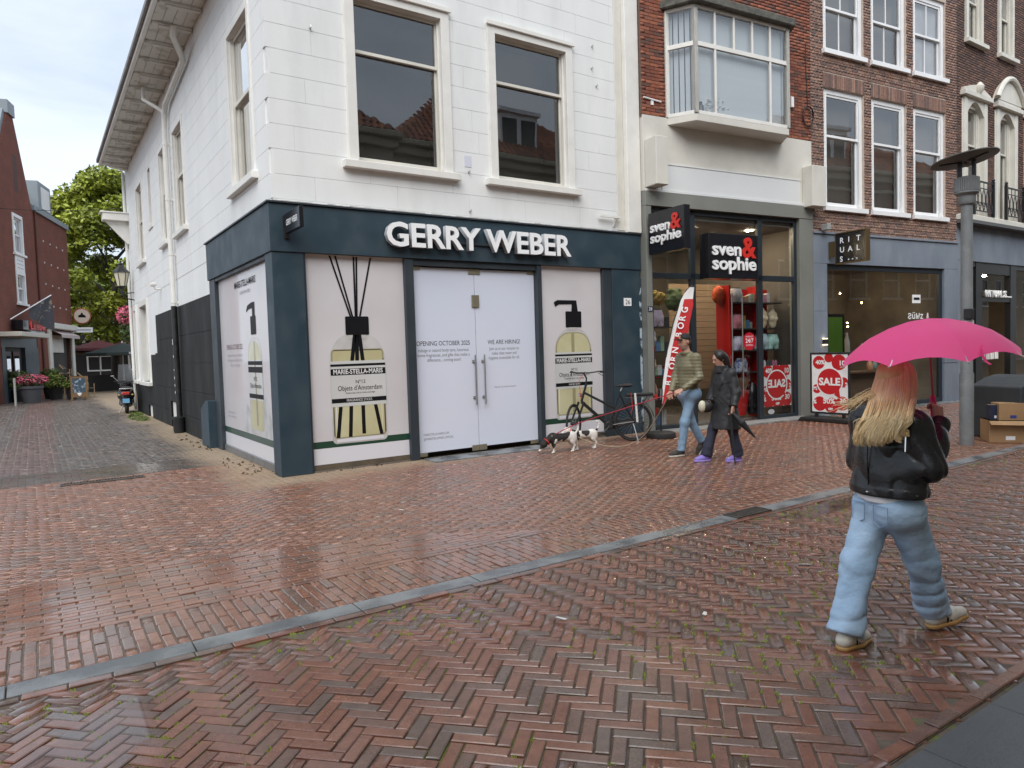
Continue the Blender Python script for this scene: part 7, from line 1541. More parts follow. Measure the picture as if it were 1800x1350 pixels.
def make_shoe(parent, heel, toe, mats, s=1.0, lift=0.0, name='shoe', stripes=None, z0=0.0):
    """low trainer: upper, sole, laces; built along heel -> toe"""
    heel = V3(*heel); toe = V3(*toe); L = np.linalg.norm(toe - heel); f = (toe - heel) / L; u = nrm(np.cross(np.cross(f, (0, 0, 1)), f)); r = np.cross(f, u); M = np.stack([f, r, u], 1); k = L / 0.27
    def up_(P):
        q = (P - heel) @ M / k
        d = U(0.03, seg(q, (0.035, 0, 0.05), (0.15, 0.0, 0.05), 0.038, 0.042), seg(q, (0.15, 0, 0.045), (0.235, 0.0, 0.035), 0.042, 0.034), seg(q, (0.045, 0, 0.06), (0.065, 0, 0.105), 0.036, 0.036)); d = smax(d, 0.022 - q[..., 2], 0.004); return smax(d, q[..., 2] - 0.105, 0.006) * k
    def so_(P):
        q = (P - heel) @ M / k; d = U(0.03, seg(q, (0.035, 0, 0.014), (0.15, 0.0, 0.014), 0.042, 0.047, ((0, 0, 1), 0.9)), seg(q, (0.15, 0, 0.014), (0.235, 0.0, 0.014), 0.047, 0.038)); return smax(smax(d, q[..., 2] - 0.027, 0.003), -q[..., 2], 0.003) * k
    A = np.array([heel, toe]); lo = A.min(0) - 0.08; hi = A.max(0) + 0.14; lo[2] = A[:, 2].min() - 0.09
    sh_ = solid(name, up_, lo, hi, 0.008, mats[0], parent); solid('sole', so_, lo, hi, 0.007, mats[1], sh_)
    m = MB()
    for t in (0.11, 0.13, 0.15, 0.17):
        a = heel + (f * t + u * (0.094 - 0.10 * (t - 0.11) ) ) * k
        m.tube([tuple(a - r * 0.022 * k - u * 0.008 * k), tuple(a), tuple(a + r * 0.022 * k - u * 0.008 * k)], 0.0035 * k, 5)
    m.build('laces', mats[2], sh_)
    if stripes:
        for sd in (-1, 1):
            for t in (0.088, 0.113, 0.138):
                m = MB(); pts = []
                for (dt, z_, y_) in ((0.0, 0.030, 0.0425), (0.014, 0.030, 0.0430), (0.032, 0.078, 0.034), (0.018, 0.078, 0.034)): pts.append(tuple(heel + (f * (t + dt) + u * z_ + r * sd * (y_ + 0.0025)) * k))
                m.poly(pts); m.build('stripe', stripes, sh_, fix=False)
    return sh_
def trousers(name, J, rad, mat, parent, h=0.011, foldamp=0.006, seed=1, top=None, hem=0.07, crease=0.004, drape=0.5):
    def fn(P):
        hv_ = J['heading']; r = nrm(np.cross(hv_, (0, 0, 1)))
        d = seg(P, np.array(J['hipL']) + V3(0, 0, -0.02), np.array(J['hipR']) + V3(0, 0, -0.02), rad[0], rad[0])
        d = U(0.06, d, seg(P, J['pelvis'], np.array(J['pelvis']) + V3(0, 0, 0.10), rad[0] * 1.08, rad[0] * 0.98, (hv_, 0.8)))
        bun = np.array(J['pelvis']) - hv_ * 0.055 + V3(0, 0, -0.045)
        d = U(0.05, d, ell(P, bun + r * 0.075, (0.085, 0.085, 0.095)), ell(P, bun - r * 0.075, (0.085, 0.085, 0.095)))
        for k in ('L', 'R'):
            an = np.array(J['an' + k]); kn = np.array(J['kn' + k]); end = an + nrm(an - kn) * J.get('over', 0.02)
            leg = U(0.05, seg(P, J['hip' + k], kn, rad[1], rad[2]), seg(P, kn, end, rad[2], rad[3]))
            hp = np.array(J['hip' + k]); ax_ = nrm(end - hp); tt = (P - hp) @ ax_ / np.linalg.norm(end - hp); e1 = nrm(np.cross(ax_, hv_)); e2 = np.cross(ax_, e1); kc = hp + (kn - hp) * np.clip(tt * 2, 0, 1)[..., None] + (end - kn) * np.clip(tt * 2 - 1, 0, 1)[..., None]; vv = P - kc; th = np.arctan2(vv @ e2, vv @ e1)
            leg = leg + drape * (0.0030 * np.sin(2 * th + 7 * tt + seed) + 0.0032 * np.sin(4 * th - 11 * tt + 2 * seed) + 0.0030 * np.sin(38 * tt + 2.2 * np.sin(th + seed) + 2 * th) * np.clip(1 - np.abs(tt - 0.55) / 0.16, 0, 1) + 0.0016 * np.sin(62 * tt + 1.6 * np.sin(2 * th + 1)) * np.clip((tt - 0.78) / 0.2, 0, 1))
            leg = smax(leg, (P - end) @ nrm(end - kn), 0.012)
            d = smin(d, leg, 0.035)
        w = fold(P, seed, 7, (5, 11), (1, 1, 1.6)); low = np.clip((0.75 - P[..., 2]) / 0.5, 0.25, 1.2)
        d = d + foldamp * low * w + foldamp * 0.5 * np.sin(P[..., 2] * 70 + 3 * np.sin(P[..., 0] * 20 + P[..., 1] * 14)) * np.clip((0.30 - P[..., 2]) / 0.2, 0, 1)
        d = d - crease * (np.abs(fold(P, seed + 50, 4, (8, 17), (1.2, 1.2, 2.0))) ** 0.6 - 0.4) * np.clip(low, 0.4, 1)
        return smax(d, P[..., 2] - (top or J['pelvis'][2] + 0.12), 0.01)
    lo, hi = bounds([J[k] for k in ('hipL', 'hipR', 'knL', 'knR', 'anL', 'anR', 'pelvis')], 0.20); hi[2] = (top or J['pelvis'][2] + 0.12) + 0.03
    return solid(name, fn, lo, hi, h, mat, parent)
def shirt(name, J, tr, ar, hem, mat, parent, h=0.010, amp=0.005, seed=2, flat_=0.72, collar=0.0, cuff=0.02, flare=0.0, ring=None, neckcut=True, fine=(5, 12), arms=('L', 'R'), ext=None, crease=0.0):
    """jacket or coat: torso, sleeves to the wrist, hem plane, collar"""
    def fn(P):
        hv_ = J['heading']; ch = np.array(J['chest']); pv = np.array(J['pelvis']); nk = np.array(J['neck'])
        d = U(0.07, seg(P, pv + V3(0, 0, hem - pv[2] - 0.05), pv + V3(0, 0, 0.12), tr[0] + flare, tr[1], (hv_, flat_)), seg(P, pv + V3(0, 0, 0.08), ch, tr[1], tr[2], (hv_, flat_)), seg(P, ch, (ch + nk) / 2, tr[2], 0.09, (hv_, flat_)))
        d = U(0.06, d, seg(P, J['shL'], J['shR'], ar[0] * 0.95, ar[0] * 0.95))
        for k in arms:
            d = smin(d, U(0.04, seg(P, J['sh' + k], J['el' + k], ar[0], ar[1]), seg(P, J['el' + k], J['wr' + k], ar[1], ar[2])), 0.045)
            wr = np.array(J['wr' + k]); el = np.array(J['el' + k]); ax_ = nrm(wr - el)
            near = np.linalg.norm(P - wr, axis=-1) < 0.085
            d = np.where(near, smax(d, (P - wr) @ ax_ + cuff, 0.008), d)
        if collar:
            cn = nk + V3(0, 0, 0.0) + hv_ * 0.012; dd = P - cn; zz_ = dd[..., 2]; rr_ = np.sqrt(dd[..., 0] ** 2 + dd[..., 1] ** 2); ringd = np.abs(rr_ - 0.082) - 0.013; d = smin(d, smax(ringd, np.abs(zz_ - 0.005) - collar, 0.008), 0.02)
        if ext: d = ext(P, d)
        w = fold(P, seed, 8, fine, (1, 1, 0.8)); d = d + amp * w
        if crease: d = d - crease * (np.abs(fold(P, seed + 9, 4, (7, 16), (1, 1, 1.2))) ** 0.6 - 0.4)
        if ring: d = d + ring[0] * np.abs(np.sin(P[..., 2] * ring[1]))
        d = smax(d, hem - P[..., 2], 0.012)
        if neckcut: d = smax(d, -(np.linalg.norm((P - (nk + V3(0, 0, 0.05))) * V3(1, 1, 0.55), axis=-1) - 0.062), 0.008)
        return d
    lo, hi = bounds([J[k] for k in ('shL', 'shR', 'elL', 'elR', 'wrL', 'wrR', 'neck', 'chest')], 0.17); lo[2] = min(hem - 0.03, lo[2]); lo[:2] -= flare * 0.6; hi[:2] += flare * 0.6
    return solid(name, fn, lo, hi, h, mat, parent)
# ---- man with the cap
ANG = lambda deg: V3(math.cos(R(deg)), math.sin(R(deg)), 0)
H1 = ANG(216)
MJ = dict(heading=H1, pelvis=(0.13, 0, 0.99), chest=(0.13, -0.01, 1.38), neck=(0.115, -0.03, 1.56), head=(0.085, -0.055, 1.735), face=nrm(H1 + V3(-0.15, 0, -0.25)),
          shL=(0.245, -0.15, 1.49), elL=(0.285, -0.21, 1.20), wrL=(0.02, -0.30, 1.015), hdL=(-0.9, -0.2, -0.35), hnL=(0.1, 0.5, -0.8), shR=(0.015, 0.14, 1.49), elR=(-0.06, 0.10, 1.20), wrR=(-0.13, -0.08, 0.965), hdR=(-0.5, -0.5, -0.6), hnR=(0.4, -0.5, 0.2),
          hipL=(0.185, -0.06, 0.96), knL=(0.065, -0.11, 0.52), anL=(0.01, -0.10, 0.10), hipR=(0.08, 0.06, 0.96), knR=(0.15, 0.08, 0.53), anR=(0.315, 0.17, 0.20), over=0.02)
mp_ = person('man in black cap, olive quilted jacket and light jeans holding two dog leashes', (5.3, -2.55, 0), R(42.65 - 90))
lo, hi = jb(MJ)
solid('body', body_fn(MJ, 1.04, 1.0, 0.9), lo, hi, 0.0085, None, mp_, mats=[skin_m, lip_m, brow_m, stub_m], pick=face_pick(MJ['head'], MJ['face'], 1.04, stub=True))
olive = pbr('olive_quilt', (0.20, 0.18, 0.105), (0.155, 0.14, 0.08), scale=9, rough=0.38, rough2=0.5, bump=0.1)
jk = shirt('jacket', MJ, (0.175, 0.18, 0.19), (0.072, 0.062, 0.048), 0.985, olive, mp_, amp=0.004, seed=11, collar=0.035, ring=(0.007, 62), flat_=0.70)
m = MB(); ztp = [(0.13 + H1[0] * (0.130 + 0.01 * math.sin(k)) , H1[1] * (0.130 + 0.004 * k / 6), 1.0 + 0.48 * k / 8) for k in range(9)]; m.tube(ztp, 0.006, 5); m.build('zip', pbr('zip_grey', (0.25, 0.25, 0.24), rough=0.4, metal=.6), jk)
lt_jean = pbr('light_denim', (0.20, 0.32, 0.46), (0.27, 0.40, 0.54), scale=5, rough=0.85, bump=0.4, bscale=30)
trousers('jeans', MJ, (0.135, 0.088, 0.066, 0.060), lt_jean, mp_, seed=4, foldamp=0.006)
shoe_d = pbr('dark_trainer', (0.035, 0.03, 0.028), (0.05, 0.045, 0.04), scale=30, rough=0.7); sole_w = pbr('pale_sole', (0.55, 0.52, 0.45), rough=0.6); lace_d = pbr('lace_dark', (0.05, 0.05, 0.05), rough=0.8)
hx, hy = H1[0], H1[1]
make_shoe(mp_, (0.045, -0.065, 0.0), (0.045 + 0.275 * hx, -0.065 + 0.275 * hy, 0.0), (shoe_d, sole_w, lace_d)); make_shoe(mp_, (0.375, 0.21, 0.175), (0.255, 0.13, -0.035 + 0.0), (shoe_d, sole_w, lace_d))
cap_m = pbr('cap_cloth', (0.010, 0.010, 0.012), (0.016, 0.016, 0.018), scale=40, rough=0.8)
hc = V3(*MJ['head']); fc = nrm(MJ['face']); fh = nrm(V3(fc[0], fc[1], -0.1))
def capf(P):
    q = P - hc; d = ell(P, hc + V3(0, 0, 0.035) - fh * 0.008, (0.094, 0.098, 0.098)); d = smax(d, 0.038 - q[..., 2] + 0.12 * (q @ fh), 0.006)
    pk = hc + fh * 0.115 + V3(0, 0, 0.048); b = seg(P, pk - nrm(np.cross(fh, (0, 0, 1))) * 0.04, pk + nrm(np.cross(fh, (0, 0, 1))) * 0.04, 0.052, 0.052, ((0, 0, 1), 0.16)); return smin(d, b, 0.006)
cp = solid('cap', capf, hc - 0.2, hc + 0.2, 0.007, cap_m, mp_)
def on_cap(a, z, out=0.0985):   # point on the cap front
    rt_ = nrm(np.cross(fh, (0, 0, 1))); return tuple(hc + fh * out * math.cos(a) + rt_ * out * math.sin(a) + V3(0, 0, z))
m = MB(); m.poly([on_cap(-0.35, 0.075), on_cap(0.35, 0.075), on_cap(0.3, 0.105, 0.088), on_cap(-0.3, 0.105, 0.088)]); m.build('cap_badge', pbr('badge', (0.75, 0.62, 0.25), (0.6, 0.12, 0.08), scale=30, rough=0.6), cp, fix=False)
# hair at the nape
solid('hair', lambda P: smax(ell(P, hc - fh * 0.022 + V3(0, 0, 0.012), (0.082, 0.092, 0.085)), (P - hc) @ fh + 0.02, 0.01), hc - 0.16, hc + 0.16, 0.008, pbr('hair_dark', (0.05, 0.035, 0.025), (0.08, 0.06, 0.045), scale=60, rough=0.6), mp_)
# ---- woman with the long black coat
H2v = ANG(214)
WJ = dict(heading=H2v, pelvis=(0.075, 0, 0.84), chest=(0.075, -0.01, 1.17), neck=(0.045, -0.035, 1.325), head=(0.005, -0.065, 1.475), face=nrm(H2v + V3(-0.1, 0, -0.38)), hup=(-0.25, -0.18, 1),
          shL=(0.165, -0.125, 1.265), elL=(0.235, -0.17, 0.99), wrL=(0.185, -0.255, 0.79), hdL=(-0.15, -0.2, -0.95), hnL=(-0.8, 0.4, 0.0), shR=(-0.015, 0.125, 1.265), elR=(-0.085, 0.12, 1.0), wrR=(-0.14, -0.02, 0.85), hdR=(-0.4, -0.6, -0.4), hnR=(0.5, -0.4, -0.2),
          hipL=(0.125, -0.05, 0.82), knL=(0.175, -0.03, 0.46), anL=(0.245, -0.01, 0.10), hipR=(0.03, 0.05, 0.82), knR=(-0.095, 0.0, 0.46), anR=(-0.19, -0.05, 0.10), over=0.03)
wp = person('woman with dark hair in a long black coat and purple trainers looking down', (5.3, -3.3, 0), R(39.66 - 90))
lo, hi = jb(WJ)
solid('body', body_fn(WJ, 0.98, 1.1, 1.0, 0.95), lo, hi, 0.0085, None, wp, mats=[skin_m, lip_m, brow_m], pick=face_pick(WJ['head'], WJ['face'], 0.98, WJ['hup']))
coat_m = pbr('black_coat', (0.016, 0.016, 0.018), (0.026, 0.026, 0.028), scale=7, rough=0.55, bump=0.35, bscale=26)
ct = shirt('coat', WJ, (0.215, 0.175, 0.165), (0.068, 0.062, 0.055), 0.47, coat_m, wp, crease=0.012, amp=0.004, seed=15, collar=0.055, flare=0.045, flat_=0.80, fine=(3, 9))
m = MB(); m.tube([(0.075 + 0.165 * math.cos(t), 0.135 * math.sin(t), 0.945 + 0.01 * math.sin(3 * t)) for t in [k * 6.2832 / 24 for k in range(25)]], 0.011, 5); m.build('waist_cord', coat_m, ct)
navy = pbr('navy_trousers', (0.022, 0.024, 0.045), (0.03, 0.033, 0.058), scale=10, rough=0.8); trousers('trousers', WJ, (0.12, 0.085, 0.068, 0.078), navy, wp, seed=6)
purple = pbr('purple_knit', (0.30, 0.23, 0.66), (0.24, 0.18, 0.56), scale=60, rough=0.75); purple_s = pbr('purple_sole', (0.36, 0.28, 0.72), rough=0.6)
make_shoe(wp, (-0.135, -0.01, 0.0), (-0.355, -0.155, 0.0), (purple, purple_s, lace_d)); make_shoe(wp, (0.295, 0.02, 0.0), (0.08, -0.12, 0.0), (purple, purple_s, lace_d))
hair_b = pbr('hair_black', (0.012, 0.009, 0.008), (0.022, 0.017, 0.014), scale=50, rough=0.45, stretch=(1, 1, 0.2))
hw = V3(*WJ['head']); fw = nrm(WJ['face']); uw = nrm(V3(*WJ['hup']) - np.dot(WJ['hup'], fw) * fw)
solid('hair', lambda P: smax(U(0.04, ell(P, hw - fw * 0.022 + uw * 0.035, (0.090, 0.100, 0.092)), ell(P, hw - fw * 0.075 - uw * 0.05, (0.07, 0.065, 0.10)), seg(P, hw - fw * 0.08 - uw * 0.08, hw - fw * 0.085 - uw * 0.17 + V3(0.03, 0, 0), 0.05, 0.03)) + 0.004 * fold(P, 8, 6, (10, 25)), smin((P - hw) @ fw - 0.03, ((P - hw) @ fw - 0.085) + 0.9 * np.clip(0.055 - (P - hw) @ uw, 0, 1), 0.02), 0.012), hw - 0.26, hw + 0.2, 0.007, hair_b, wp)
bag = thing('shoulder_bag', 'small black and cream shoulder bag of the woman in the black coat', 'bag', (5.3, -3.3, 0), R(39.66 - 90))
solid('bag_body', lambda P: smax(ell(P, (-0.185, -0.115, 0.80), (0.105, 0.075, 0.09)), 0.0 * P[..., 2] - 0.1, 0.01), (-0.36, -0.26, 0.66), (0.0, 0.02, 0.94), 0.009, black_plastic, bag); solid('bag_flap', lambda P: ell(P, (-0.235, -0.155, 0.805), (0.055, 0.055, 0.085)), (-0.34, -0.25, 0.68), (-0.14, -0.06, 0.92), 0.009, pbr('cream_leather', (0.62, 0.58, 0.45), rough=0.5), bag)
m = MB(); m.tube([(-0.14, -0.13, 0.88), (-0.02, -0.175, 1.05), (0.10, -0.165, 1.22), (0.135, -0.10, 1.325)], 0.006, 5); m.build('bag_strap', black_plastic, bag)
fu = thing('folded_umbrella', 'folded black umbrella pointing down in the coated woman\'s hand', 'umbrella', (5.3, -3.3, 0), R(39.66 - 90))
solid('folded_canopy', lambda P: U(0.01, seg(P, (0.16, -0.275, 0.74), (0.30, -0.29, 0.58), 0.022, 0.045), seg(P, (0.30, -0.29, 0.58), (0.475, -0.31, 0.375), 0.045, 0.007)) + 0.004 * np.sin(np.arctan2(P[..., 1] + 0.29, P[..., 0] + P[..., 2] - 0.88) * 7), (0.08, -0.38, 0.30), (0.55, -0.20, 0.82), 0.008, pbr('umbrella_black', (0.010, 0.010, 0.012), rough=0.5), fu)
m = MB(); m.tube([(0.475, -0.31, 0.375), (0.50, -0.312, 0.345)], 0.004, 5).tube([(0.16, -0.275, 0.74), (0.06, -0.265, 0.85)], 0.008, 6); m.build('shaft', black_metal, fu); m = MB(); m.tube([(0.06, -0.265, 0.85), (-0.02, -0.255, 0.93)], 0.014, 8); m.build('handle', black_plastic, fu)
wk = thing('walking_stick', 'thin black stick reaching from the coated woman\'s hand to the ground', 'stick', (5.3, -3.3, 0), R(39.66 - 90)); m = MB(); m.tube([(0.145, -0.285, 0.74), (0.165, -0.29, 0.4), (0.20, -0.295, 0.004)], [0.02, 0.016, 0.009], 8); m.build('shaft', black_plastic, wk, smooth=True)
# ---- blonde woman under the pink umbrella
H3v = ANG(48); RT = V3(math.sin(R(48)), -math.cos(R(48)), 0); pc = V3(0.06, 0.03, 0)
def off(c, r_, f_, z): v = V3(*c) + RT * r_ + H3v * f_; return (v[0], v[1], z)
BJ = dict(heading=H3v, pelvis=off(pc, 0, 0, 0.80), chest=off(pc, 0, 0.01, 1.12), neck=off(pc, 0.01, 0.02, 1.315), head=off(pc, 0.025, 0.03, 1.465), face=nrm(H3v + V3(0.45, -0.1, -0.12)),
          shL=off(pc, -0.165, 0.0, 1.235), elL=off(pc, -0.235, 0.03, 0.99), wrL=off(pc, -0.15, 0.20, 0.90), hdL=(0.6, 0.5, -0.3), hnL=(0.5, -0.5, 0), shR=off(pc, 0.165, 0.0, 1.235), elR=off(pc, 0.245, 0.02, 1.01), wrR=(0.305, 0.115, 1.235), hdR=(-0.05, 0.25, 0.95), hnR=(-0.85, 0.5, 0.0),
          hipL=off(pc, -0.085, 0, 0.775), knL=(-0.098, -0.050, 0.43), anL=(-0.155, -0.165, 0.10), hipR=off(pc, 0.085, 0, 0.775), knR=(0.222, 0.150, 0.44), anR=(0.285, 0.315, 0.115), over=0.02)
bp0 = (1.0, -7.95, 0); bz = R(28.71 - 90)
bp = person('woman with long blonde hair in black leather jacket and wide light jeans walking away', bp0, bz)
lo, hi = jb(BJ)
solid('body', body_fn(BJ, 0.96, 1.0, 1.35, 0.9), lo, hi, 0.007, None, bp, mats=[skin_m, lip_m, brow_m], pick=face_pick(BJ['head'], BJ['face'], 0.96))
leather = pbr('black_leather', (0.009, 0.009, 0.010), (0.014, 0.014, 0.015), scale=10, rough=0.22, rough2=0.36, bump=0.28, bscale=24)
def jext(P, d):
    pv = np.array(BJ['pelvis']); c = P - pv; rr_ = c @ RT; ff = c @ H3v; 
    hemband = np.abs(P[..., 2] - 0.865) - 0.026; d = np.where(hemband < 0, d - 0.004, d)
    return smin(d, seg(P, pv + RT * 0.16 - H3v * 0.02 + V3(0, 0, 0.08), np.array(BJ['shR']) + V3(0, 0, -0.08), 0.06, 0.055), 0.04)
lj = shirt('leather_jacket', BJ, (0.222, 0.192, 0.175), (0.070, 0.066, 0.052), 0.838, leather, bp, h=0.0065, crease=0.020, amp=0.003, seed=23, collar=0.045, flat_=0.76, fine=(10, 22), ext=jext, cuff=0.012)
m = MB(); bk = [tuple(V3(*off(pc, 0.005, -0.152 - 0.012 * math.sin(k / 8 * 3.1), 0.86 + 0.34 * k / 8))) for k in range(9)]; m.tube(bk, 0.0035, 5); m.build('back_seam', leather, lj)
for (r_, f_, z_) in ((0.015, -0.172, 0.865), (-0.17, -0.085, 0.872), (0.215, -0.05, 0.868)):
    p_ = off(pc, r_, f_, z_); m = MB(); m.lathe([(0.001, -0.006), (0.011, -0.004), (0.012, 0.0), (0.008, 0.004), (0.001, 0.005)], 12, p_); m.build('snap_button', chrome, lj, smooth=True)
m = MB(); m.tube([off(pc, 0.15, -0.083, 1.29), off(pc, 0.185, -0.088, 1.22), off(pc, 0.19, -0.10, 1.10)], 0.005, 5); m.build('shoulder_zip', chrome, lj)
tee = pbr('white_tee', (0.75, 0.75, 0.76), rough=0.85)
solid('white_shirt_hem', lambda P: smax(smax(seg(P, V3(*BJ['pelvis']) + V3(0, 0, -0.05), V3(*BJ['pelvis']) + V3(0, 0, 0.10), 0.180, 0.172, (H3v, 0.86)), 0.800 - P[..., 2] + 0.25 * ((P - V3(*BJ['pelvis'])) @ RT - 0.1) ** 2, 0.004), P[..., 2] - 0.87, 0.004), V3(-0.2, -0.25, 0.78), V3(0.35, 0.3, 0.9), 0.008, tee, bp)
wide_jean = pbr('washed_denim', (0.33, 0.48, 0.66), (0.46, 0.61, 0.77), scale=3.2, rough=0.85, bump=0.5, bscale=30, dirt=(0.23, 0.36, 0.53), dscale=6, damt=0.5)
jn = trousers('wide_jeans', BJ, (0.116, 0.099, 0.086, 0.087), wide_jean, bp, h=0.007, seed=31, foldamp=0.003, crease=0.013, drape=1.0, top=0.90)
stitch = pbr('denim_stitch', (0.20, 0.30, 0.42), rough=0.9)
for sd in (-1, 1):
    q = [(0.03, 0.79), (0.12, 0.79), (0.12, 0.70), (0.075, 0.675), (0.03, 0.70), (0.03, 0.79)]
    m = MB(); m.tube([off(pc, sd * a, -(0.150 - 0.25 * (a - 0.06) ** 2 * 10 * 0.4 - 0.02 * (0.75 - z_)), z_) for a, z_ in q], 0.0028, 4); m.build('back_pocket', stitch, jn)
cream_l = pbr('cream_suede', (0.62, 0.59, 0.52), (0.55, 0.52, 0.46), scale=40, rough=0.8); gum = pbr('gum_sole', (0.42, 0.24, 0.085), (0.36, 0.20, 0.07), scale=10, rough=0.45); lace_w = pbr('lace_white', (0.7, 0.7, 0.68), rough=0.8)
make_shoe(bp, (-0.185, -0.235, 0.0), (-0.045, -0.015, 0.0), (cream_l, gum, lace_w), stripes=ink); make_shoe(bp, (0.262, 0.262, 0.010), (0.465, 0.445, 0.050), (cream_l, gum, lace_w), stripes=ink)
# hair: a close cap under long loose strands
hb_ = V3(*BJ['head']); fb_ = nrm(BJ['face']); blond = pbr('blonde_hair', (0.86, 0.63, 0.33), (0.92, 0.74, 0.46), scale=20, rough=0.42, rand=0.3, stretch=(1, 1, 0.15)); root_ = pbr('blonde_roots', (0.62, 0.42, 0.19), (0.54, 0.35, 0.15), scale=40, rough=0.5, stretch=(1, 1, 0.1))
hcap = solid('hair', lambda P: smax(U(0.05, ell(P, hb_ - fb_ * 0.015 + V3(0, 0, 0.025), (0.090, 0.098, 0.098)), seg(P, hb_ + V3(0, -0.04, -0.05), (0.045, -0.145, 1.24), 0.080, 0.080, ((0, 1, 0), 0.45))), (P - hb_) @ fb_ - 0.035, 0.02), hb_ - V3(0.35, 0.35, 0.55), hb_ + 0.2, 0.008, root_, bp)
rg = random.Random(77); hm = MB()
for k in range(3600):
    s_ = rg.uniform(-1, 1); c_ = math.sqrt(max(0.0, 1 - s_ * s_)); ly = rg.uniform(0, 1); g = rg.gauss
    lock = math.sin(s_ * 17 + 1) + 0.6 * math.sin(s_ * 41 + 2); endz = 1.165 + 0.045 * max(0, s_) + 0.016 * lock + abs(g(0, 0.016)) + (0.06 * rg.random() if rg.random() < 0.15 else 0)
    clump = 0.007 * math.sin(s_ * 23 + 1) + 0.004 * math.sin(s_ * 51); o_ = 0.012 * ly
    P_ = [hb_ + V3(0.03 * s_, -0.01, 0.118 + o_), hb_ + V3((0.072 + o_) * s_, -(0.080 + o_) * c_ + 0.01, 0.075), hb_ + V3((0.094 + o_) * s_ - 0.004, -(0.106 + o_) * c_ + 0.005, 0.0), hb_ + V3((0.104 + o_) * s_ - 0.018, -(0.120 + o_) * c_ - 0.045, -0.085),
          V3(0.060 + 0.114 * s_ + clump, -0.150 - 0.040 * c_ - 0.02 * ly, 1.29 + g(0, 0.010)), V3(0.034 + 0.118 * s_ + clump * 1.5 + g(0, 0.004), -0.165 - 0.035 * c_ - 0.018 * ly, 0.5 * (1.29 + endz)), V3(0.012 + 0.112 * s_ + clump * 2.2 + g(0, 0.004), -0.170 - 0.032 * c_ - 0.012 * ly, endz), V3(0.012 + 0.108 * s_ + clump * 2.6 + (0.022 if s_ > 0.3 else 0.005) + g(0, 0.003), -0.170 - 0.030 * c_, endz - 0.024)]
    if s_ < -0.7 and rg.random() < 0.06: P_[4] = V3(-0.03, -0.09, 1.405 + g(0, .012)); P_[5] = V3(-0.10, -0.09, 1.36 + g(0, .014)); P_[6] = V3(-0.15 + g(0, .03), -0.08, 1.335 + g(0, .022)); P_[7] = P_[6] + V3(-0.03, 0, -0.008)
    pts = []
    for i in range(len(P_) - 1):
        a, b, c, d = P_[max(i - 1, 0)], P_[i], P_[i + 1], P_[min(i + 2, len(P_) - 1)]
        for t in (0, 0.5): pts.append(tuple(0.5 * ((2 * b) + (c - a) * t + (2 * a - 5 * b + 4 * c - d) * t * t + (3 * b - a - 3 * c + d) * t ** 3)))
    pts.append(tuple(P_[-1])); r0 = rg.uniform(0.0012, 0.0024); n_ = len(pts)
    hm.tube(pts, [r0 if i < n_ - 3 else r0 * (n_ - i) / 3.4 for i in range(n_)], 3, caps=False)
hm.build('hair_strands', blond, hcap, smooth='all', fix=False)
# ---- pink umbrella
um = thing('pink_umbrella', 'open hot pink umbrella held over the blonde woman', 'umbrella', bp0, bz)
pk_m = bpy.data.materials.new('pink_nylon'); pk_m.use_nodes = True; t_ = pk_m.node_tree; b_ = t_.nodes['Principled BSDF']; b_.inputs['Base Color'].default_value = (1.0, 0.085, 0.31, 1); b_.inputs['Roughness'].default_value = 0.5
tl_ = t_.nodes.new('ShaderNodeBsdfTranslucent'); tl_.inputs[0].default_value = (1.0, 0.12, 0.33, 1); mxs = t_.nodes.new('ShaderNodeMixShader'); mxs.inputs[0].default_value = 0.3; t_.links.new(b_.outputs[0], mxs.inputs[1]); t_.links.new(tl_.outputs[0], mxs.inputs[2]); t_.links.new(mxs.outputs[0], t_.nodes['Material Output'].inputs[0])
uc = V3(0.250, 0.06, 0); RU = 0.435; NB = 8; tiltx, tilty = 0.055, 0.02; PH = 0.34
prof = [(0.0, 1.800), (0.10, 1.790), (0.20, 1.762), (0.30, 1.712), (0.385, 1.632), (RU, 1.572)]
def upt(r_, a, sag=0.0):
    z_ = np.interp(r_, [p[0] for p in prof], [p[1] for p in prof]) - sag; x_, y_ = r_ * math.cos(a), r_ * math.sin(a); return (uc[0] + x_, uc[1] + y_, z_ + tiltx * x_ + tilty * y_)
rad_ = [0.012, 0.05, 0.10, 0.15, 0.20, 0.25, 0.30, 0.35, 0.385, 0.415, RU]; SUB = 6
ribs_a = [PH + k * 2 * math.pi / NB for k in range(NB)]
for k in range(NB):
    m = MB(); vs = []; 
    for r_ in rad_:
        for j in range(SUB + 1):
            t = j / SUB; a = ribs_a[k] + (2 * math.pi / NB) * t; s4 = 4 * t * (1 - t); cord = 1 - s4 * (0.045 + 0.015 * (r_ / RU) ** 3)
            vs.append(upt(r_ * cord, a, s4 * 0.020 * (r_ / RU) * (1 - 0.6 * r_ / RU) - s4 * 0.012 * (r_ / RU) ** 4))
    n_ = SUB + 1; fs = [(i * n_ + j, i * n_ + j + 1, (i + 1) * n_ + j + 1, (i + 1) * n_ + j) for i in range(len(rad_) - 1) for j in range(SUB)]
    m.add(vs, fs); m.build('canopy_panel', pk_m, um, smooth='all', fix=False)
pink_d = pbr('pink_metal', (0.40, 0.10, 0.16), rough=0.4)
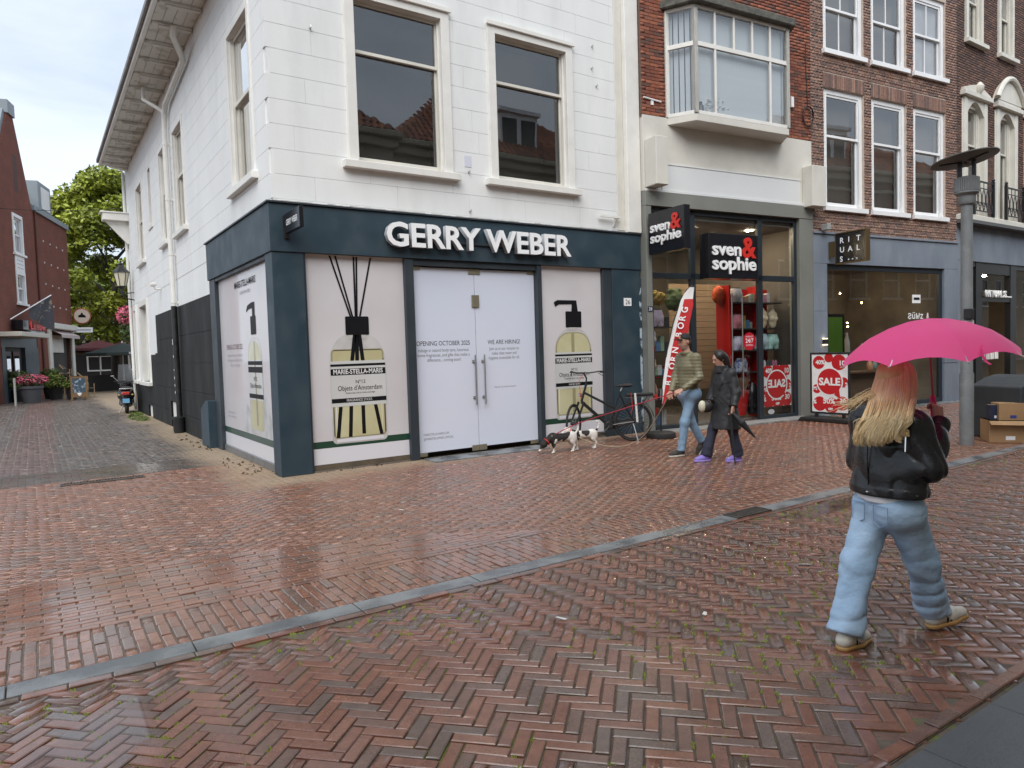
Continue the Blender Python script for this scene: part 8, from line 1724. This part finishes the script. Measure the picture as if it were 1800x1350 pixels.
for a in ribs_a:
    m = MB(); m.tube([V3(*upt(r_, a)) - V3(0, 0, 0.006) for r_ in (0.02, 0.15, 0.28, 0.38, RU + 0.006)], 0.0028, 5); rb_ = m.build('rib', steel, um)
    m = MB(); p_ = V3(*upt(RU, a)); q_ = V3(*upt(RU + 0.018, a)); m.tube([tuple(p_), tuple(q_)], 0.004, 6); m.build('rib_tip', pbr('tip_cream', (0.6, 0.45, 0.4), rough=0.5), rb_)
    m = MB(); m.tube([V3(*upt(0.2, a)) - V3(0, 0, 0.01), (uc[0] + 0.01, uc[1], 1.66)], 0.002, 4); m.build('stretcher', steel, rb_)
ht = V3(*BJ['wrR']) + V3(-0.022, 0.045, 0.07); top_ = V3(uc[0], uc[1], 1.80)
m = MB(); m.tube([tuple(ht - (top_ - ht) * 0.02), tuple(top_)], 0.0065, 8); m.build('shaft', pink_d, um, smooth=True); m = MB(); m.tube([tuple(top_), tuple(top_ + V3(0, 0, 0.03))], [0.006, 0.003], 8); m.build('ferrule', white_letter, um)
m = MB(); m.tube([tuple(ht - (top_ - ht) * 0.20), tuple(ht), tuple(ht + (top_ - ht) * 0.14)], [0.017, 0.018, 0.013], 10); m.build('handle', pk_m, um, smooth=True)
sa_ = ribs_a[-1] + 0.35 * 0.785; p_ = V3(*upt(RU * 0.95, -1.05)); m = MB(); w_ = V3(0.007, 0.003, 0)
G = [p_ + V3(0, 0, 0.05), p_ + V3(-0.004, -0.012, 0.03), p_ + V3(0.002, -0.016, 0.0), p_ + V3(0.016, -0.016, -0.03), p_ + V3(0.035, -0.016, -0.045)]
vs = [];
for g_ in G: vs += [tuple(g_ - w_), tuple(g_ + w_)]
m.add(vs, [(2 * i, 2 * i + 1, 2 * i + 3, 2 * i + 2) for i in range(4)]); m.build('tie_strap', pk_m, um, fix=False)
# ------------------------------------------------------------------ street furniture
galv = pbr('galvanised_pole', (0.17, 0.18, 0.185), (0.21, 0.22, 0.225), scale=3, rough=0.45, rough2=0.6, pos=True, dirt=(0.30, 0.32, 0.32), dscale=9, damt=0.5)
sl = thing('street_lamp', 'grey street lamp with a tilted flat disc shade on a tall pole', 'street lamp', (9.11, -4.93, 0), 0.0)
m = MB(); m.lathe([(0.098, -0.02), (0.098, 1.1), (0.084, 1.14), (0.080, 3.70)], 24); m.build('pole', galv, sl, smooth=True)
m = MB(); m.lathe([(0.10, 3.70), (0.115, 3.72), (0.115, 3.83), (0.165, 3.87), (0.165, 3.90)], 24); m.build('collar', galv, sl, smooth=True)
gk = MB(); n_ = 36
for k in range(n_):
    a = 2 * math.pi * k / n_; gk.bar((0.16 * math.cos(a), 0.16 * math.sin(a), 3.90), (0.155 * math.cos(a), 0.155 * math.sin(a), 4.10), 0.02)
gk.lathe([(0.150, 3.90), (0.150, 4.10), (0.12, 4.12)], 24); gk.build('ribbed_lantern', galv, sl)
vdx = Vector((9.11 + 2.8555, -4.93 + 10.0619, 0)).normalized(); ltx = Vector((vdx.y, -vdx.x, 0))
for s_ in (-1, 1):
    c_ = ltx * 0.09 * s_; m = MB(); m.bar((c_.x, c_.y, 4.10), (c_.x, c_.y, 4.38), 0.05, 0.05); m.build('disc_arm', black_metal, sl)
m = MB(); m.lathe([(0.001, -0.025), (0.40, -0.02), (0.455, 0.0), (0.455, 0.014), (0.35, 0.04), (0.001, 0.055)], 48); dk = m.build('disc_shade', pbr('disc_grey', (0.10, 0.10, 0.095), (0.13, 0.13, 0.12), scale=2, rough=0.5), sl, smooth=True)
dk.location = (-0.03 * ltx.x, -0.03 * ltx.y, 4.385); dk.rotation_euler = Matrix.Rotation(R(-5), 3, vdx).to_euler(); dk.rotation_euler = (Matrix.Rotation(R(-8), 3, vdx) @ Matrix.Rotation(R(-2), 3, ltx)).to_euler()
for a in (0.3, 2.4, 4.5):
    m = MB(); m.bar((0.06 * math.cos(a), 0.06 * math.sin(a), -0.035), (0.36 * math.cos(a), 0.36 * math.sin(a), -0.030), 0.035, 0.02); m.build('shade_rib', black_metal, dk)
m = MB(); m.box(-0.05, 0.05, -0.06, 0.06, -0.10, 0.06); tbx = m.build('pole_box', black_plastic, sl, bevel=0.01); tbx.location = tuple(-vdx * 0.10 + ltx * 0.03 + Vector((0, 0, 2.05)))
m = MB(); m.tube([(0, 0, 1.80), (0, 0, 1.93)], 0.0945, 20); m.build('pole_sticker', sticker, sl)
# waste container and boxes
wc = thing('waste_container', 'rounded dark grey waste container at the right edge', 'container', (10.62, -5.12, 0), R(-20))
gry = pbr('container_grey', (0.035, 0.042, 0.048), (0.045, 0.052, 0.058), scale=3, rough=0.4)
m = MB(); pr_ = [(-0.55, 0.0), (0.55, 0.0), (0.55, 0.86)] + [(0.55 - 1.1 * k / 10, 0.86 + 0.17 * math.sin(math.pi * k / 10)) for k in range(1, 10)] + [(-0.55, 0.86)]
m.prism(pr_, -0.45, 0.45); m.build('body', gry, wc, bevel=0.02, seg=2); m = MB(); m.box(-0.26, 0.42, -0.462, -0.4505, 0.12, 0.80); dr_ = m.build('door', gry, wc, bevel=0.006); m = MB(); m.tube([(-0.20, -0.47, 0.74), (-0.20, -0.462, 0.74)], 0.02, 10); m.build('lock', steel, dr_)
card = pbr('cardboard', (0.40, 0.25, 0.13), (0.34, 0.205, 0.10), scale=3, rough=0.9, bump=0.1); tape = pbr('tape', (0.5, 0.36, 0.2), rough=0.3)
def carton(label, x, y, z, w, d, h, rz, flaps=True, mat=None, lbl=None):
    c = thing('cardboard_box', label, 'box', (x, y, z), rz); mt = mat or card
    m = MB(); t = 0.006; m.box(-w, w, -d, -d + t, 0, h).box(-w, w, d - t, d, 0, h).box(-w, -w + t, -d + t, d - t, 0, h).box(w - t, w, -d + t, d - t, 0, h).box(-w + t, w - t, -d + t, d - t, 0, t); m.build('carton', mt, c)
    if flaps:
        for (s_, an) in ((-1, 0.5), (1, 0.25)):
            m = MB(); m.add([(-w, s_ * d, h + 0.001), (w, s_ * d, h + 0.001), (w, s_ * d * (0.35 if an < 0.4 else 1.5), h + (0.03 if an < 0.4 else -0.06)), (-w, s_ * d * (0.35 if an < 0.4 else 1.45), h + (0.025 if an < 0.4 else -0.05))], [(0, 1, 2, 3)]); m.build('flap', mt, c, fix=False)
    else:
        m = MB(); m.box(-w, w, -d, d, h, h + 0.004); m.build('lid', mt, c); m = MB(); m.box(-w - 0.001, w + 0.001, -0.03, 0.03, h + 0.0045, h + 0.006); m.build('tape', tape, c)
    m = MB(); m.box(-0.3 * w, 0.1 * w, -d - 0.002, -d - 0.0008, 0.12 * h, 0.3 * h); m.build('shipping_label', lbl or white_letter, c); return c
carton('big open cardboard box at the bottom of the pile by the lamp post', 9.93, -5.18, 0.005, 0.32, 0.22, 0.34, R(-52), True)
carton('taped cardboard box on top of the big open one', 9.97, -5.20, 0.35, 0.22, 0.16, 0.26, R(-48), False, None, pbr('blue_label', (0.05, 0.06, 0.25), rough=0.4))
carton('small dark blue box left on top of the cardboard pile', 9.82, -5.02, 0.35, 0.08, 0.10, 0.23, R(-50), False, pbr('navy_box', (0.02, 0.028, 0.06), rough=0.5))
carton('crumpled cardboard box at the right end of the pile', 10.12, -5.38, 0.005, 0.20, 0.18, 0.30, R(-60), True)
# sale board
sb_ = thing('sale_board', 'pavement stand with a red and white SALE poster in a black frame', 'sign board', (10.78, -1.62, 0), R(-90))
m = MB(); m.prism([(-0.62, 0.0), (0.62, 0.0), (0.55, 0.09), (-0.55, 0.09)], -0.22, 0.22); m.build('water_base', black_plastic, sb_, bevel=0.02, seg=2)
fw_, fh_, fz = 0.40, 0.60, 0.80
m = MB(); m.box(-fw_ - 0.04, -fw_, -0.02, 0.02, fz - fh_ - 0.04, fz + fh_ + 0.04).box(fw_, fw_ + 0.04, -0.02, 0.02, fz - fh_ - 0.04, fz + fh_ + 0.04).box(-fw_, fw_, -0.02, 0.02, fz + fh_, fz + fh_ + 0.04).box(-fw_, fw_, -0.02, 0.02, fz - fh_ - 0.04, fz - fh_); m.build('frame', black_plastic, sb_, bevel=0.006)
m = MB(); m.box(-fw_, fw_, -0.008, 0.008, fz - fh_, fz + fh_); m.build('poster_sheet', white_letter, sb_)
for s_ in (-0.3, 0.3): m = MB(); m.bar((s_, 0, 0.09), (s_, 0, fz - fh_ - 0.04), 0.05); m.build('spring_leg', black_metal, sb_)
sale_print(sb_, 0.80, 1.20, (0, -0.009, fz), (1, 0, 0))
# feather flag
ff = thing('feather_flag', 'red and white feather flag on a round black base before the shop window', 'flag', (6.62, -0.86, 0), R(-47))
m = MB(); m.lathe([(0.001, 0), (0.26, 0.0), (0.27, 0.03), (0.26, 0.09), (0.22, 0.11), (0.05, 0.12)], 28); m.build('base', rubber, ff, smooth=True)
FPt = [(0.0, 0.10), (0.01, 0.5), (0.05, 1.0), (0.14, 1.6), (0.26, 2.1), (0.40, 2.5), (0.50, 2.68), (0.60, 2.75), (0.68, 2.72)]
m = MB(); m.tube([(a, 0, b) for a, b in FPt], [0.016, 0.014, 0.012, 0.010, 0.008, 0.007, 0.006, 0.005, 0.004], 8); m.build('pole', black_metal, ff, smooth=True)
def fside(z_): return np.interp(z_, [p[1] for p in FPt[:8]], [p[0] for p in FPt[:8]])
def fright(z_): return fside(z_) + np.interp(z_, [0.62, 1.0, 1.5, 2.0, 2.4, 2.6, 2.72], [0.06, 0.20, 0.29, 0.30, 0.25, 0.17, 0.08])
fcw = pbr('flag_white', (0.78, 0.77, 0.76), rough=0.7); fcr = pbr('flag_red', (0.52, 0.018, 0.02), (0.46, 0.014, 0.016), scale=3, rough=0.7)
zs_ = [0.62 + 2.1 * k / 20 for k in range(21)]
def fgrid(f0, f1, dy, nm, mt):
    m = MB(); vs = []
    for z_ in zs_:
        a, b = fside(z_), fright(z_)
        for j in range(5): t = f0 + (f1 - f0) * j / 4; vs.append((a + (b - a) * t, dy + 0.025 * math.sin(z_ * 4 + t * 3), z_))
    m.add(vs, [(i * 5 + j, i * 5 + j + 1, (i + 1) * 5 + j + 1, (i + 1) * 5 + j) for i in range(20) for j in range(4)]); return m.build(nm, mt, ff, smooth='all', fix=False)
fgrid(0.0, 1.0, 0.0, 'flag_cloth', fcw); m_red = None
m = MB(); vs = []
for z_ in zs_[:-2]:
    a, b = fside(z_), fright(z_)
    for j in range(5): t = 0.26 + 0.74 * j / 4; vs.append((a + (b - a) * t, -0.003 + 0.025 * math.sin(z_ * 4 + t * 3), z_))
m.add(vs, [(i * 5 + j, i * 5 + j + 1, (i + 1) * 5 + j + 1, (i + 1) * 5 + j) for i in range(len(zs_) - 3) for j in range(4)]); m.build('red_field', fcr, ff, smooth='all', fix=False)
for k, ch in enumerate('BJÖRN BORG'):
    z_ = 0.95 + k * 0.145; a, b = fside(z_ + 0.05), fright(z_ + 0.05); x_ = a + (b - a) * 0.46
    text('letter', ch, white_letter, (x_ + 0.05, -0.032, z_), (0.18, 0, 1), (-1, 0, 0.18), parent=ff, size=0.155, offset=0.003)
# ------------------------------------------------------------------ bicycle leaning by the right poster
bk_ = thing('bicycle', 'black city bicycle parked between the pump bottle poster and the slate pillar', 'bicycle', (5.95, -0.84, 0), R(152))
def hoop(m, c, r, w, steer=0.0, n=36, k=8):
    V = []; ca, sa = math.cos(steer), math.sin(steer)
    for i in range(n):
        t = 2 * math.pi * i / n
        for j in range(k):
            p = 2 * math.pi * j / k; rr_ = r - w + w * math.cos(p); x_, y_, z_ = rr_ * math.cos(t), w * math.sin(p), rr_ * math.sin(t); V.append((c[0] + x_ * ca - y_ * sa, c[1] + x_ * sa + y_ * ca, c[2] + z_))
    m.add(V, [(i * k + j, i * k + (j + 1) % k, ((i + 1) % n) * k + (j + 1) % k, ((i + 1) % n) * k + j) for i in range(n) for j in range(k)])
ST = R(58)
def bwheel(c, steer):
    m = MB(); hoop(m, c, 0.355, 0.021, steer); w = m.build('wheel', rubber, bk_, smooth='all'); m = MB(); hoop(m, c, 0.318, 0.011, steer); m.build('rim', black_metal, w, smooth='all')
    m = MB(); ca, sa = math.cos(steer), math.sin(steer)
    for i in range(28):
        t = 2 * math.pi * i / 28; s_ = 0.03 * (1 if i % 2 else -1); m.tube([(c[0] - sa * s_, c[1] + ca * s_, c[2]), (c[0] + 0.305 * math.cos(t) * ca, c[1] + 0.305 * math.cos(t) * sa, c[2] + 0.305 * math.sin(t))], 0.0016, 3, caps=False)
    tag(m.build('spokes', steel, w), kind='stuff'); m = MB(); m.tube([(c[0] + sa * 0.05, c[1] - ca * 0.05, c[2]), (c[0] - sa * 0.05, c[1] + ca * 0.05, c[2])], 0.03, 10); m.build('hub', black_metal, w)
bwheel((0, 0, 0.355), 0.0); FW = (1.08, 0.0, 0.355); bwheel(FW, ST)
fm = pbr('matt_black_frame', (0.013, 0.013, 0.015), rough=0.3, coat=0.3)
BBk = (0.45, 0, 0.30); SD = (0.22, 0, 0.90); HDt = (0.84, 0, 1.04); HDb = (0.93, 0, 0.74)
m = MB(); m.tube([BBk, SD], 0.017, 8).tube([BBk, HDb], 0.030, 8).tube([(0.33, 0, 0.60), (0.88, 0, 0.90)], 0.022, 8).tube([HDt, HDb], 0.022, 8)
for s_ in (-1, 1): m.tube([BBk, (0.2, 0.05 * s_, 0.33), (0, 0.06 * s_, 0.355)], 0.011, 6).tube([(0.24, 0.03 * s_, 0.84), (0, 0.06 * s_, 0.355)], 0.009, 6)
m.build('frame', fm, bk_, smooth=True)
m = MB(); ca, sa = math.cos(ST), math.sin(ST)
for s_ in (-1, 1): m.tube([(HDb[0] - sa * 0.05 * s_, HDb[1] + ca * 0.05 * s_, HDb[2]), (FW[0] - sa * 0.055 * s_, FW[1] + ca * 0.055 * s_, FW[2])], [0.022, 0.014], 8)
m.build('fork', fm, bk_, smooth=True)
m = MB(); m.tube([HDt, (0.83, 0, 1.16), (0.88, 0, 1.24)], 0.014, 8); m.tube([(0.88 + dx * ca - dy * sa, dx * sa + dy * ca, 1.24 + dz) for dx, dy, dz in ((-0.20, -0.31, 0.02), (-0.08, -0.27, 0.03), (0.02, -0.12, 0.01), (0.02, 0.12, 0.01), (-0.08, 0.27, 0.03), (-0.20, 0.31, 0.02))], 0.013, 8); hb1 = m.build('handlebar', black_metal, bk_, smooth=True)
for s_ in (-1, 1):
    g_ = [(0.88 + dx * ca - dy * sa, dx * sa + dy * ca, 1.24 + 0.02) for dx, dy in ((-0.23, 0.315 * s_), (-0.11, 0.28 * s_))]; m = MB(); m.tube(g_, 0.019, 8); m.build('grip', rubber, hb1); m = MB(); g2 = [(0.88 + dx * ca - dy * sa, dx * sa + dy * ca, 1.24 + dz) for dx, dy, dz in ((-0.08, 0.25 * s_, 0.0), (-0.16, 0.30 * s_, -0.05))]; m.tube(g2, 0.006, 5); m.build('brake_lever', black_metal, hb1)
m = MB(); m.tube([SD, (0.19, 0, 0.97)], 0.014, 8); m.build('seat_post', steel, bk_)
solid('saddle', lambda P: U(0.03, seg(P, (0.08, 0, 1.0), (0.14, 0, 1.0), 0.085, 0.075, ((0, 0, 1), 0.4)), seg(P, (0.14, 0, 1.0), (0.32, 0, 0.995), 0.06, 0.022, ((0, 0, 1), 0.6))), (-0.05, -0.13, 0.9), (0.38, 0.13, 1.08), 0.012, rubber, bk_)
m = MB()
for s_ in (-1, 1): m.tube([(0.16, 0.06 * s_, 0.78), (-0.38, 0.07 * s_, 0.80)], 0.008, 6).tube([(-0.05, 0.07 * s_, 0.79), (0.0, 0.075 * s_, 0.36)], 0.007, 6).tube([(-0.3, 0.07 * s_, 0.80), (0.0, 0.075 * s_, 0.36)], 0.007, 6)
m.build('rear_rack', black_metal, bk_); m = MB(); m.box(-0.36, 0.12, -0.065, 0.065, 0.805, 0.86); m.build('battery', black_plastic, bk_, bevel=0.015, seg=2); m = MB(); m.box(-0.43, -0.385, -0.05, 0.05, 0.76, 0.82); m.build('tail_light', pbr('bike_red', (0.4, 0.02, 0.02), rough=0.3), bk_)
m = MB(); V = [];
for i in range(15):
    t = R(20 + 150 * i / 14)
    for s_ in (-0.028, 0.028): V.append((0.385 * math.cos(t), s_, 0.355 + 0.385 * math.sin(t)))
m.add(V, [(2 * i, 2 * i + 1, 2 * i + 3, 2 * i + 2) for i in range(14)]); m.build('mudguard', black_plastic, bk_, smooth='all', fix=False)
m = MB(); m.tube([(0.45, -0.05, 0.30), (0.45, 0.05, 0.30)], 0.075, 16); m.build('motor', black_plastic, bk_, bevel=0.01); m = MB(); m.prism([(0.42, 0.36), (0.0, 0.42), (-0.05, 0.355), (0.0, 0.29), (0.42, 0.22), (0.52, 0.29)], -0.065, -0.05); m.build('chain_case', black_plastic, bk_, bevel=0.01)
for s_ in (-1, 1): m = MB(); e_ = (0.45 + 0.12 * s_, 0.09 * s_, 0.30 - 0.12 * s_); m.tube([(0.45, 0.075 * s_, 0.30), e_], 0.011, 6).box(e_[0] - 0.05, e_[0] + 0.05, e_[1] + (0 if s_ > 0 else -0.09), e_[1] + (0.09 if s_ > 0 else 0), e_[2] - 0.012, e_[2] + 0.012); m.build('pedal_crank', black_metal, bk_)
m = MB(); m.tube([(0.02, 0.08, 0.32), (-0.03, 0.20, 0.005)], 0.010, 6); m.build('kickstand', steel, bk_); m = MB(); m.tube([(0.93, 0.0, 0.86), (0.98, 0.02, 0.86)], 0.035, 12); m.build('headlight', chrome, bk_); m = MB(); m.tube([(0.88, 0.02, 1.22), (0.97, 0.05, 1.12), (0.95, 0.04, 0.80)], 0.005, 5); m.build('red_cable', neon, bk_)
m = MB(); m.tube([(0.05, 0.07, 0.87), (0.03, 0.08, 0.6), (0.06, 0.07, 0.5)], 0.006, 5); m.build('red_strap', neon, bk_); m = MB(); m.tube([(-0.02, 0.085, 0.86), (-0.05, 0.09, 0.35)], 0.02, 6); m.build('pale_strap', sticker, bk_)
# ------------------------------------------------------------------ two terriers
fur_w = pbr('white_fur', (0.72, 0.69, 0.64), (0.62, 0.58, 0.53), scale=30, rough=0.9, bump=0.3, bscale=160); fur_b = pbr('black_fur', (0.014, 0.012, 0.011), (0.025, 0.02, 0.017), scale=30, rough=0.8, bump=0.3, bscale=160); fur_t = pbr('tan_fur', (0.22, 0.11, 0.05), rough=0.9)
def dog(label, loc, rz, head, nose, patches, tail, step):
    """terrier along +x: deep chest, tucked belly, hocked hind legs, folded ears"""
    dg_ = thing('dog', label, 'dog', loc, rz); hd = V3(*head); ns = V3(*nose); fd = nrm(ns - hd); sd_ = nrm(np.cross(fd, (0, 0, 1)))
    def fn(P):
        d = U(0.05, ell(P, (0.14, 0, 0.235), (0.115, 0.072, 0.088)), ell(P, (-0.02, 0, 0.245), (0.13, 0.062, 0.068)), ell(P, (-0.16, 0, 0.255), (0.095, 0.066, 0.078)))
        d = smin(d, seg(P, (0.19, 0, 0.27), hd - fd * 0.03, 0.060, 0.045), 0.04)
        d = smin(d, U(0.02, ell(P, hd, (0.062, 0.056, 0.052)), seg(P, hd + fd * 0.03 - V3(0, 0, 0.008), ns, 0.032, 0.020)), 0.02)
        for s_ in (-1, 1):
            f0 = V3(0.17, 0.045 * s_, 0.20); st = step[0] * s_
            d = U(0.02, d, seg(P, f0, (0.165 + st * 0.5, 0.047 * s_, 0.11), 0.034, 0.020), seg(P, (0.165 + st * 0.5, 0.047 * s_, 0.11), (0.16 + st, 0.047 * s_, 0.03), 0.018, 0.014), seg(P, (0.16 + st, 0.047 * s_, 0.018), (0.185 + st, 0.047 * s_, 0.014), 0.018, 0.015))
            hs_ = step[1] * s_
            d = U(0.02, d, ell(P, (-0.17, 0.045 * s_, 0.215), (0.062, 0.034, 0.078)), seg(P, (-0.145, 0.048 * s_, 0.17), (-0.215 + hs_ * 0.6, 0.048 * s_, 0.105), 0.028, 0.017), seg(P, (-0.215 + hs_ * 0.6, 0.048 * s_, 0.105), (-0.195 + hs_, 0.048 * s_, 0.03), 0.016, 0.014), seg(P, (-0.20 + hs_, 0.048 * s_, 0.018), (-0.165 + hs_, 0.048 * s_, 0.014), 0.018, 0.015))
            e0 = hd + sd_ * 0.045 * s_ + V3(0, 0, 0.035) - fd * 0.015; d = smin(d, seg(P, e0, e0 + sd_ * 0.014 * s_ + fd * 0.022 - V3(0, 0, 0.040), 0.016, 0.010, (sd_, 0.45)), 0.01)
        for a, b in zip(tail, tail[1:]): d = smin(d, seg(P, a, b, 0.018, 0.013), 0.015)
        return d
    A = np.array([head, nose, *tail, (0.25, 0.12, 0.0), (-0.28, -0.12, 0.36)]); lo = A.min(0) - 0.07; hi = A.max(0) + 0.07; lo[2] = -0.02
    def pick(C):
        o = np.zeros(len(C), int)
        for (c, r_, mi) in patches: o[(((C - V3(*c)) / V3(*r_)) ** 2).sum(1) < 1 + 0.25 * np.sin(C[:, 0] * 55 + C[:, 2] * 40)] = mi
        o[np.linalg.norm(C - (ns + fd * 0.008), axis=1) < 0.017] = 1
        return o
    solid('body', fn, lo, hi, 0.0065, None, dg_, mats=[fur_w, fur_b, fur_t], pick=pick)
    for s_ in (-1, 1): e = hd + fd * 0.046 + sd_ * 0.026 * s_ + V3(0, 0, 0.018); m = MB(); m.lathe([(0.001, -0.006), (0.006, 0), (0.001, 0.006)], 8, tuple(e)); m.build('eye', ink, dg_)
    cc = V3(0.19, 0, 0.27) * 0.35 + hd * 0.65; ax_ = nrm(hd - V3(0.19, 0, 0.27)); x_ = nrm(np.cross(ax_, (0, 1, 0.01))); y_ = np.cross(ax_, x_); m = MB(); m.tube([tuple(cc + (x_ * math.cos(t) + y_ * math.sin(t)) * 0.058) for t in [k * 6.2832 / 20 for k in range(21)]], 0.009, 6); m.build('collar', neon, dg_)
    return dg_
dog('black and white terrier sniffing the ground in front of the white doors', (4.22, -1.0, 0), R(168), (0.345, 0.01, 0.155), (0.425, 0.01, 0.055), [((0.06, 0, 0.30), (0.20, 0.14, 0.11), 1), ((0.30, 0, 0.20), (0.16, 0.16, 0.14), 1), ((0.42, 0, 0.055), (0.025, 0.02, 0.02), 2)], [(-0.24, 0, 0.30), (-0.28, 0, 0.35), (-0.29, 0, 0.40)], (0.03, 0.035))
dog('white terrier with dark patches and raised curled tail behind the sniffing dog', (4.68, -0.98, 0), R(166), (0.30, -0.02, 0.33), (0.385, -0.02, 0.29), [((0.16, 0, 0.28), (0.075, 0.12, 0.12), 1), ((-0.02, -0.05, 0.29), (0.07, 0.06, 0.06), 1), ((-0.02, 0.05, 0.29), (0.07, 0.06, 0.06), 1), ((-0.245, 0, 0.31), (0.035, 0.04, 0.03), 1)], [(-0.235, 0, 0.30), (-0.275, 0, 0.35), (-0.285, 0, 0.41), (-0.265, 0, 0.45), (-0.235, 0, 0.455)], (-0.02, 0.015))
def leash(label, pts, r, mat, cat='leash'):
    ctrl = [V3(*p) for p in pts]; out = []
    for i in range(len(ctrl) - 1):
        P0, P1, P2_, P3 = ctrl[max(i - 1, 0)], ctrl[i], ctrl[i + 1], ctrl[min(i + 2, len(ctrl) - 1)]
        for k in range(8):
            t = k / 8; out.append(tuple(0.5 * ((2 * P1) + (-P0 + P2_) * t + (2 * P0 - 5 * P1 + 4 * P2_ - P3) * t * t + (-P0 + 3 * P1 - 3 * P2_ + P3) * t ** 3)))
    out.append(tuple(ctrl[-1])); m = MB(); m.tube(out, r, 6); o = m.build('dog_leash', mat, None, smooth=True); tag(o, label, cat)
mr2 = Matrix.Rotation(R(42.65 - 90), 4, 'Z'); mr2.translation = (5.3, -2.55, 0)
hL = mr2 @ Vector((-0.085, -0.315, 0.985)); hR = mr2 @ Vector((-0.175, -0.13, 0.905))
leash('taut red leash from the man\'s hand to the sniffing terrier', [(4.02, -0.955, 0.275), (4.35, -1.25, 0.48), tuple(hL * 0.5 + Vector((4.35, -1.25, 0.48)) * 0.5), tuple(hL)], 0.008, pbr('red_webbing', (0.36, 0.03, 0.05), rough=0.7))
leash('slack tan leash sagging between the man and the spotted terrier', [(4.45, -0.92, 0.30), (4.62, -1.12, 0.16), (4.95, -1.42, 0.055), (5.15, -1.75, 0.16), (5.15, -2.1, 0.45), tuple(hR)], 0.008, pbr('tan_webbing', (0.36, 0.28, 0.19), rough=0.7))
# litter and fallen leaves, countable
rl = random.Random(12); paper = pbr('paper_scrap', (0.68, 0.66, 0.60), rough=0.8)
for k, (x_, y_, c) in enumerate(((5.6, -2.0, 'long white paper scrap behind the walking man'), (3.05, -1.6, 'small white scrap before the white doors'), (0.35, -3.1, 'white cigarette end left of centre on the footway'), (-0.2, -6.6, 'pale scrap on the herringbone near the left'), (0.55, -7.1, 'yellow leaf on the herringbone at the bottom'), (1.9, -6.9, 'pale pebble on the herringbone near the walker'))):
    m = MB(); l, w = rl.uniform(0.02, 0.05), rl.uniform(0.008, 0.018); m.add([(-l, -w, 0), (l * 0.9, -w * 0.7, 0.003), (l, w, 0.006), (-l * 0.8, w * 1.1, 0.002)], [(0, 1, 2, 3)]); o = m.build('litter', paper, None, fix=False); o.location = (x_, y_, 0.008); o.rotation_euler = (0, 0, rl.uniform(0, 3)); tag(o, c, 'litter')
cr_ = leaves('dead_leaves', [(-0.25, 1.2, 0.012, 0.22, 1.6, 0.01), (-0.2, 5.5, 0.012, 0.2, 2.0, 0.01), (1.3, -0.12, 0.012, 0.8, 0.06, 0.01)], 60, 0.035, pbr('dead_leaf', (0.10, 0.06, 0.03), rough=0.9, rand=0.4), None, 51); tag(cr_, 'scattered brown leaf litter along the base of the corner shop', 'leaves', kind='stuff')
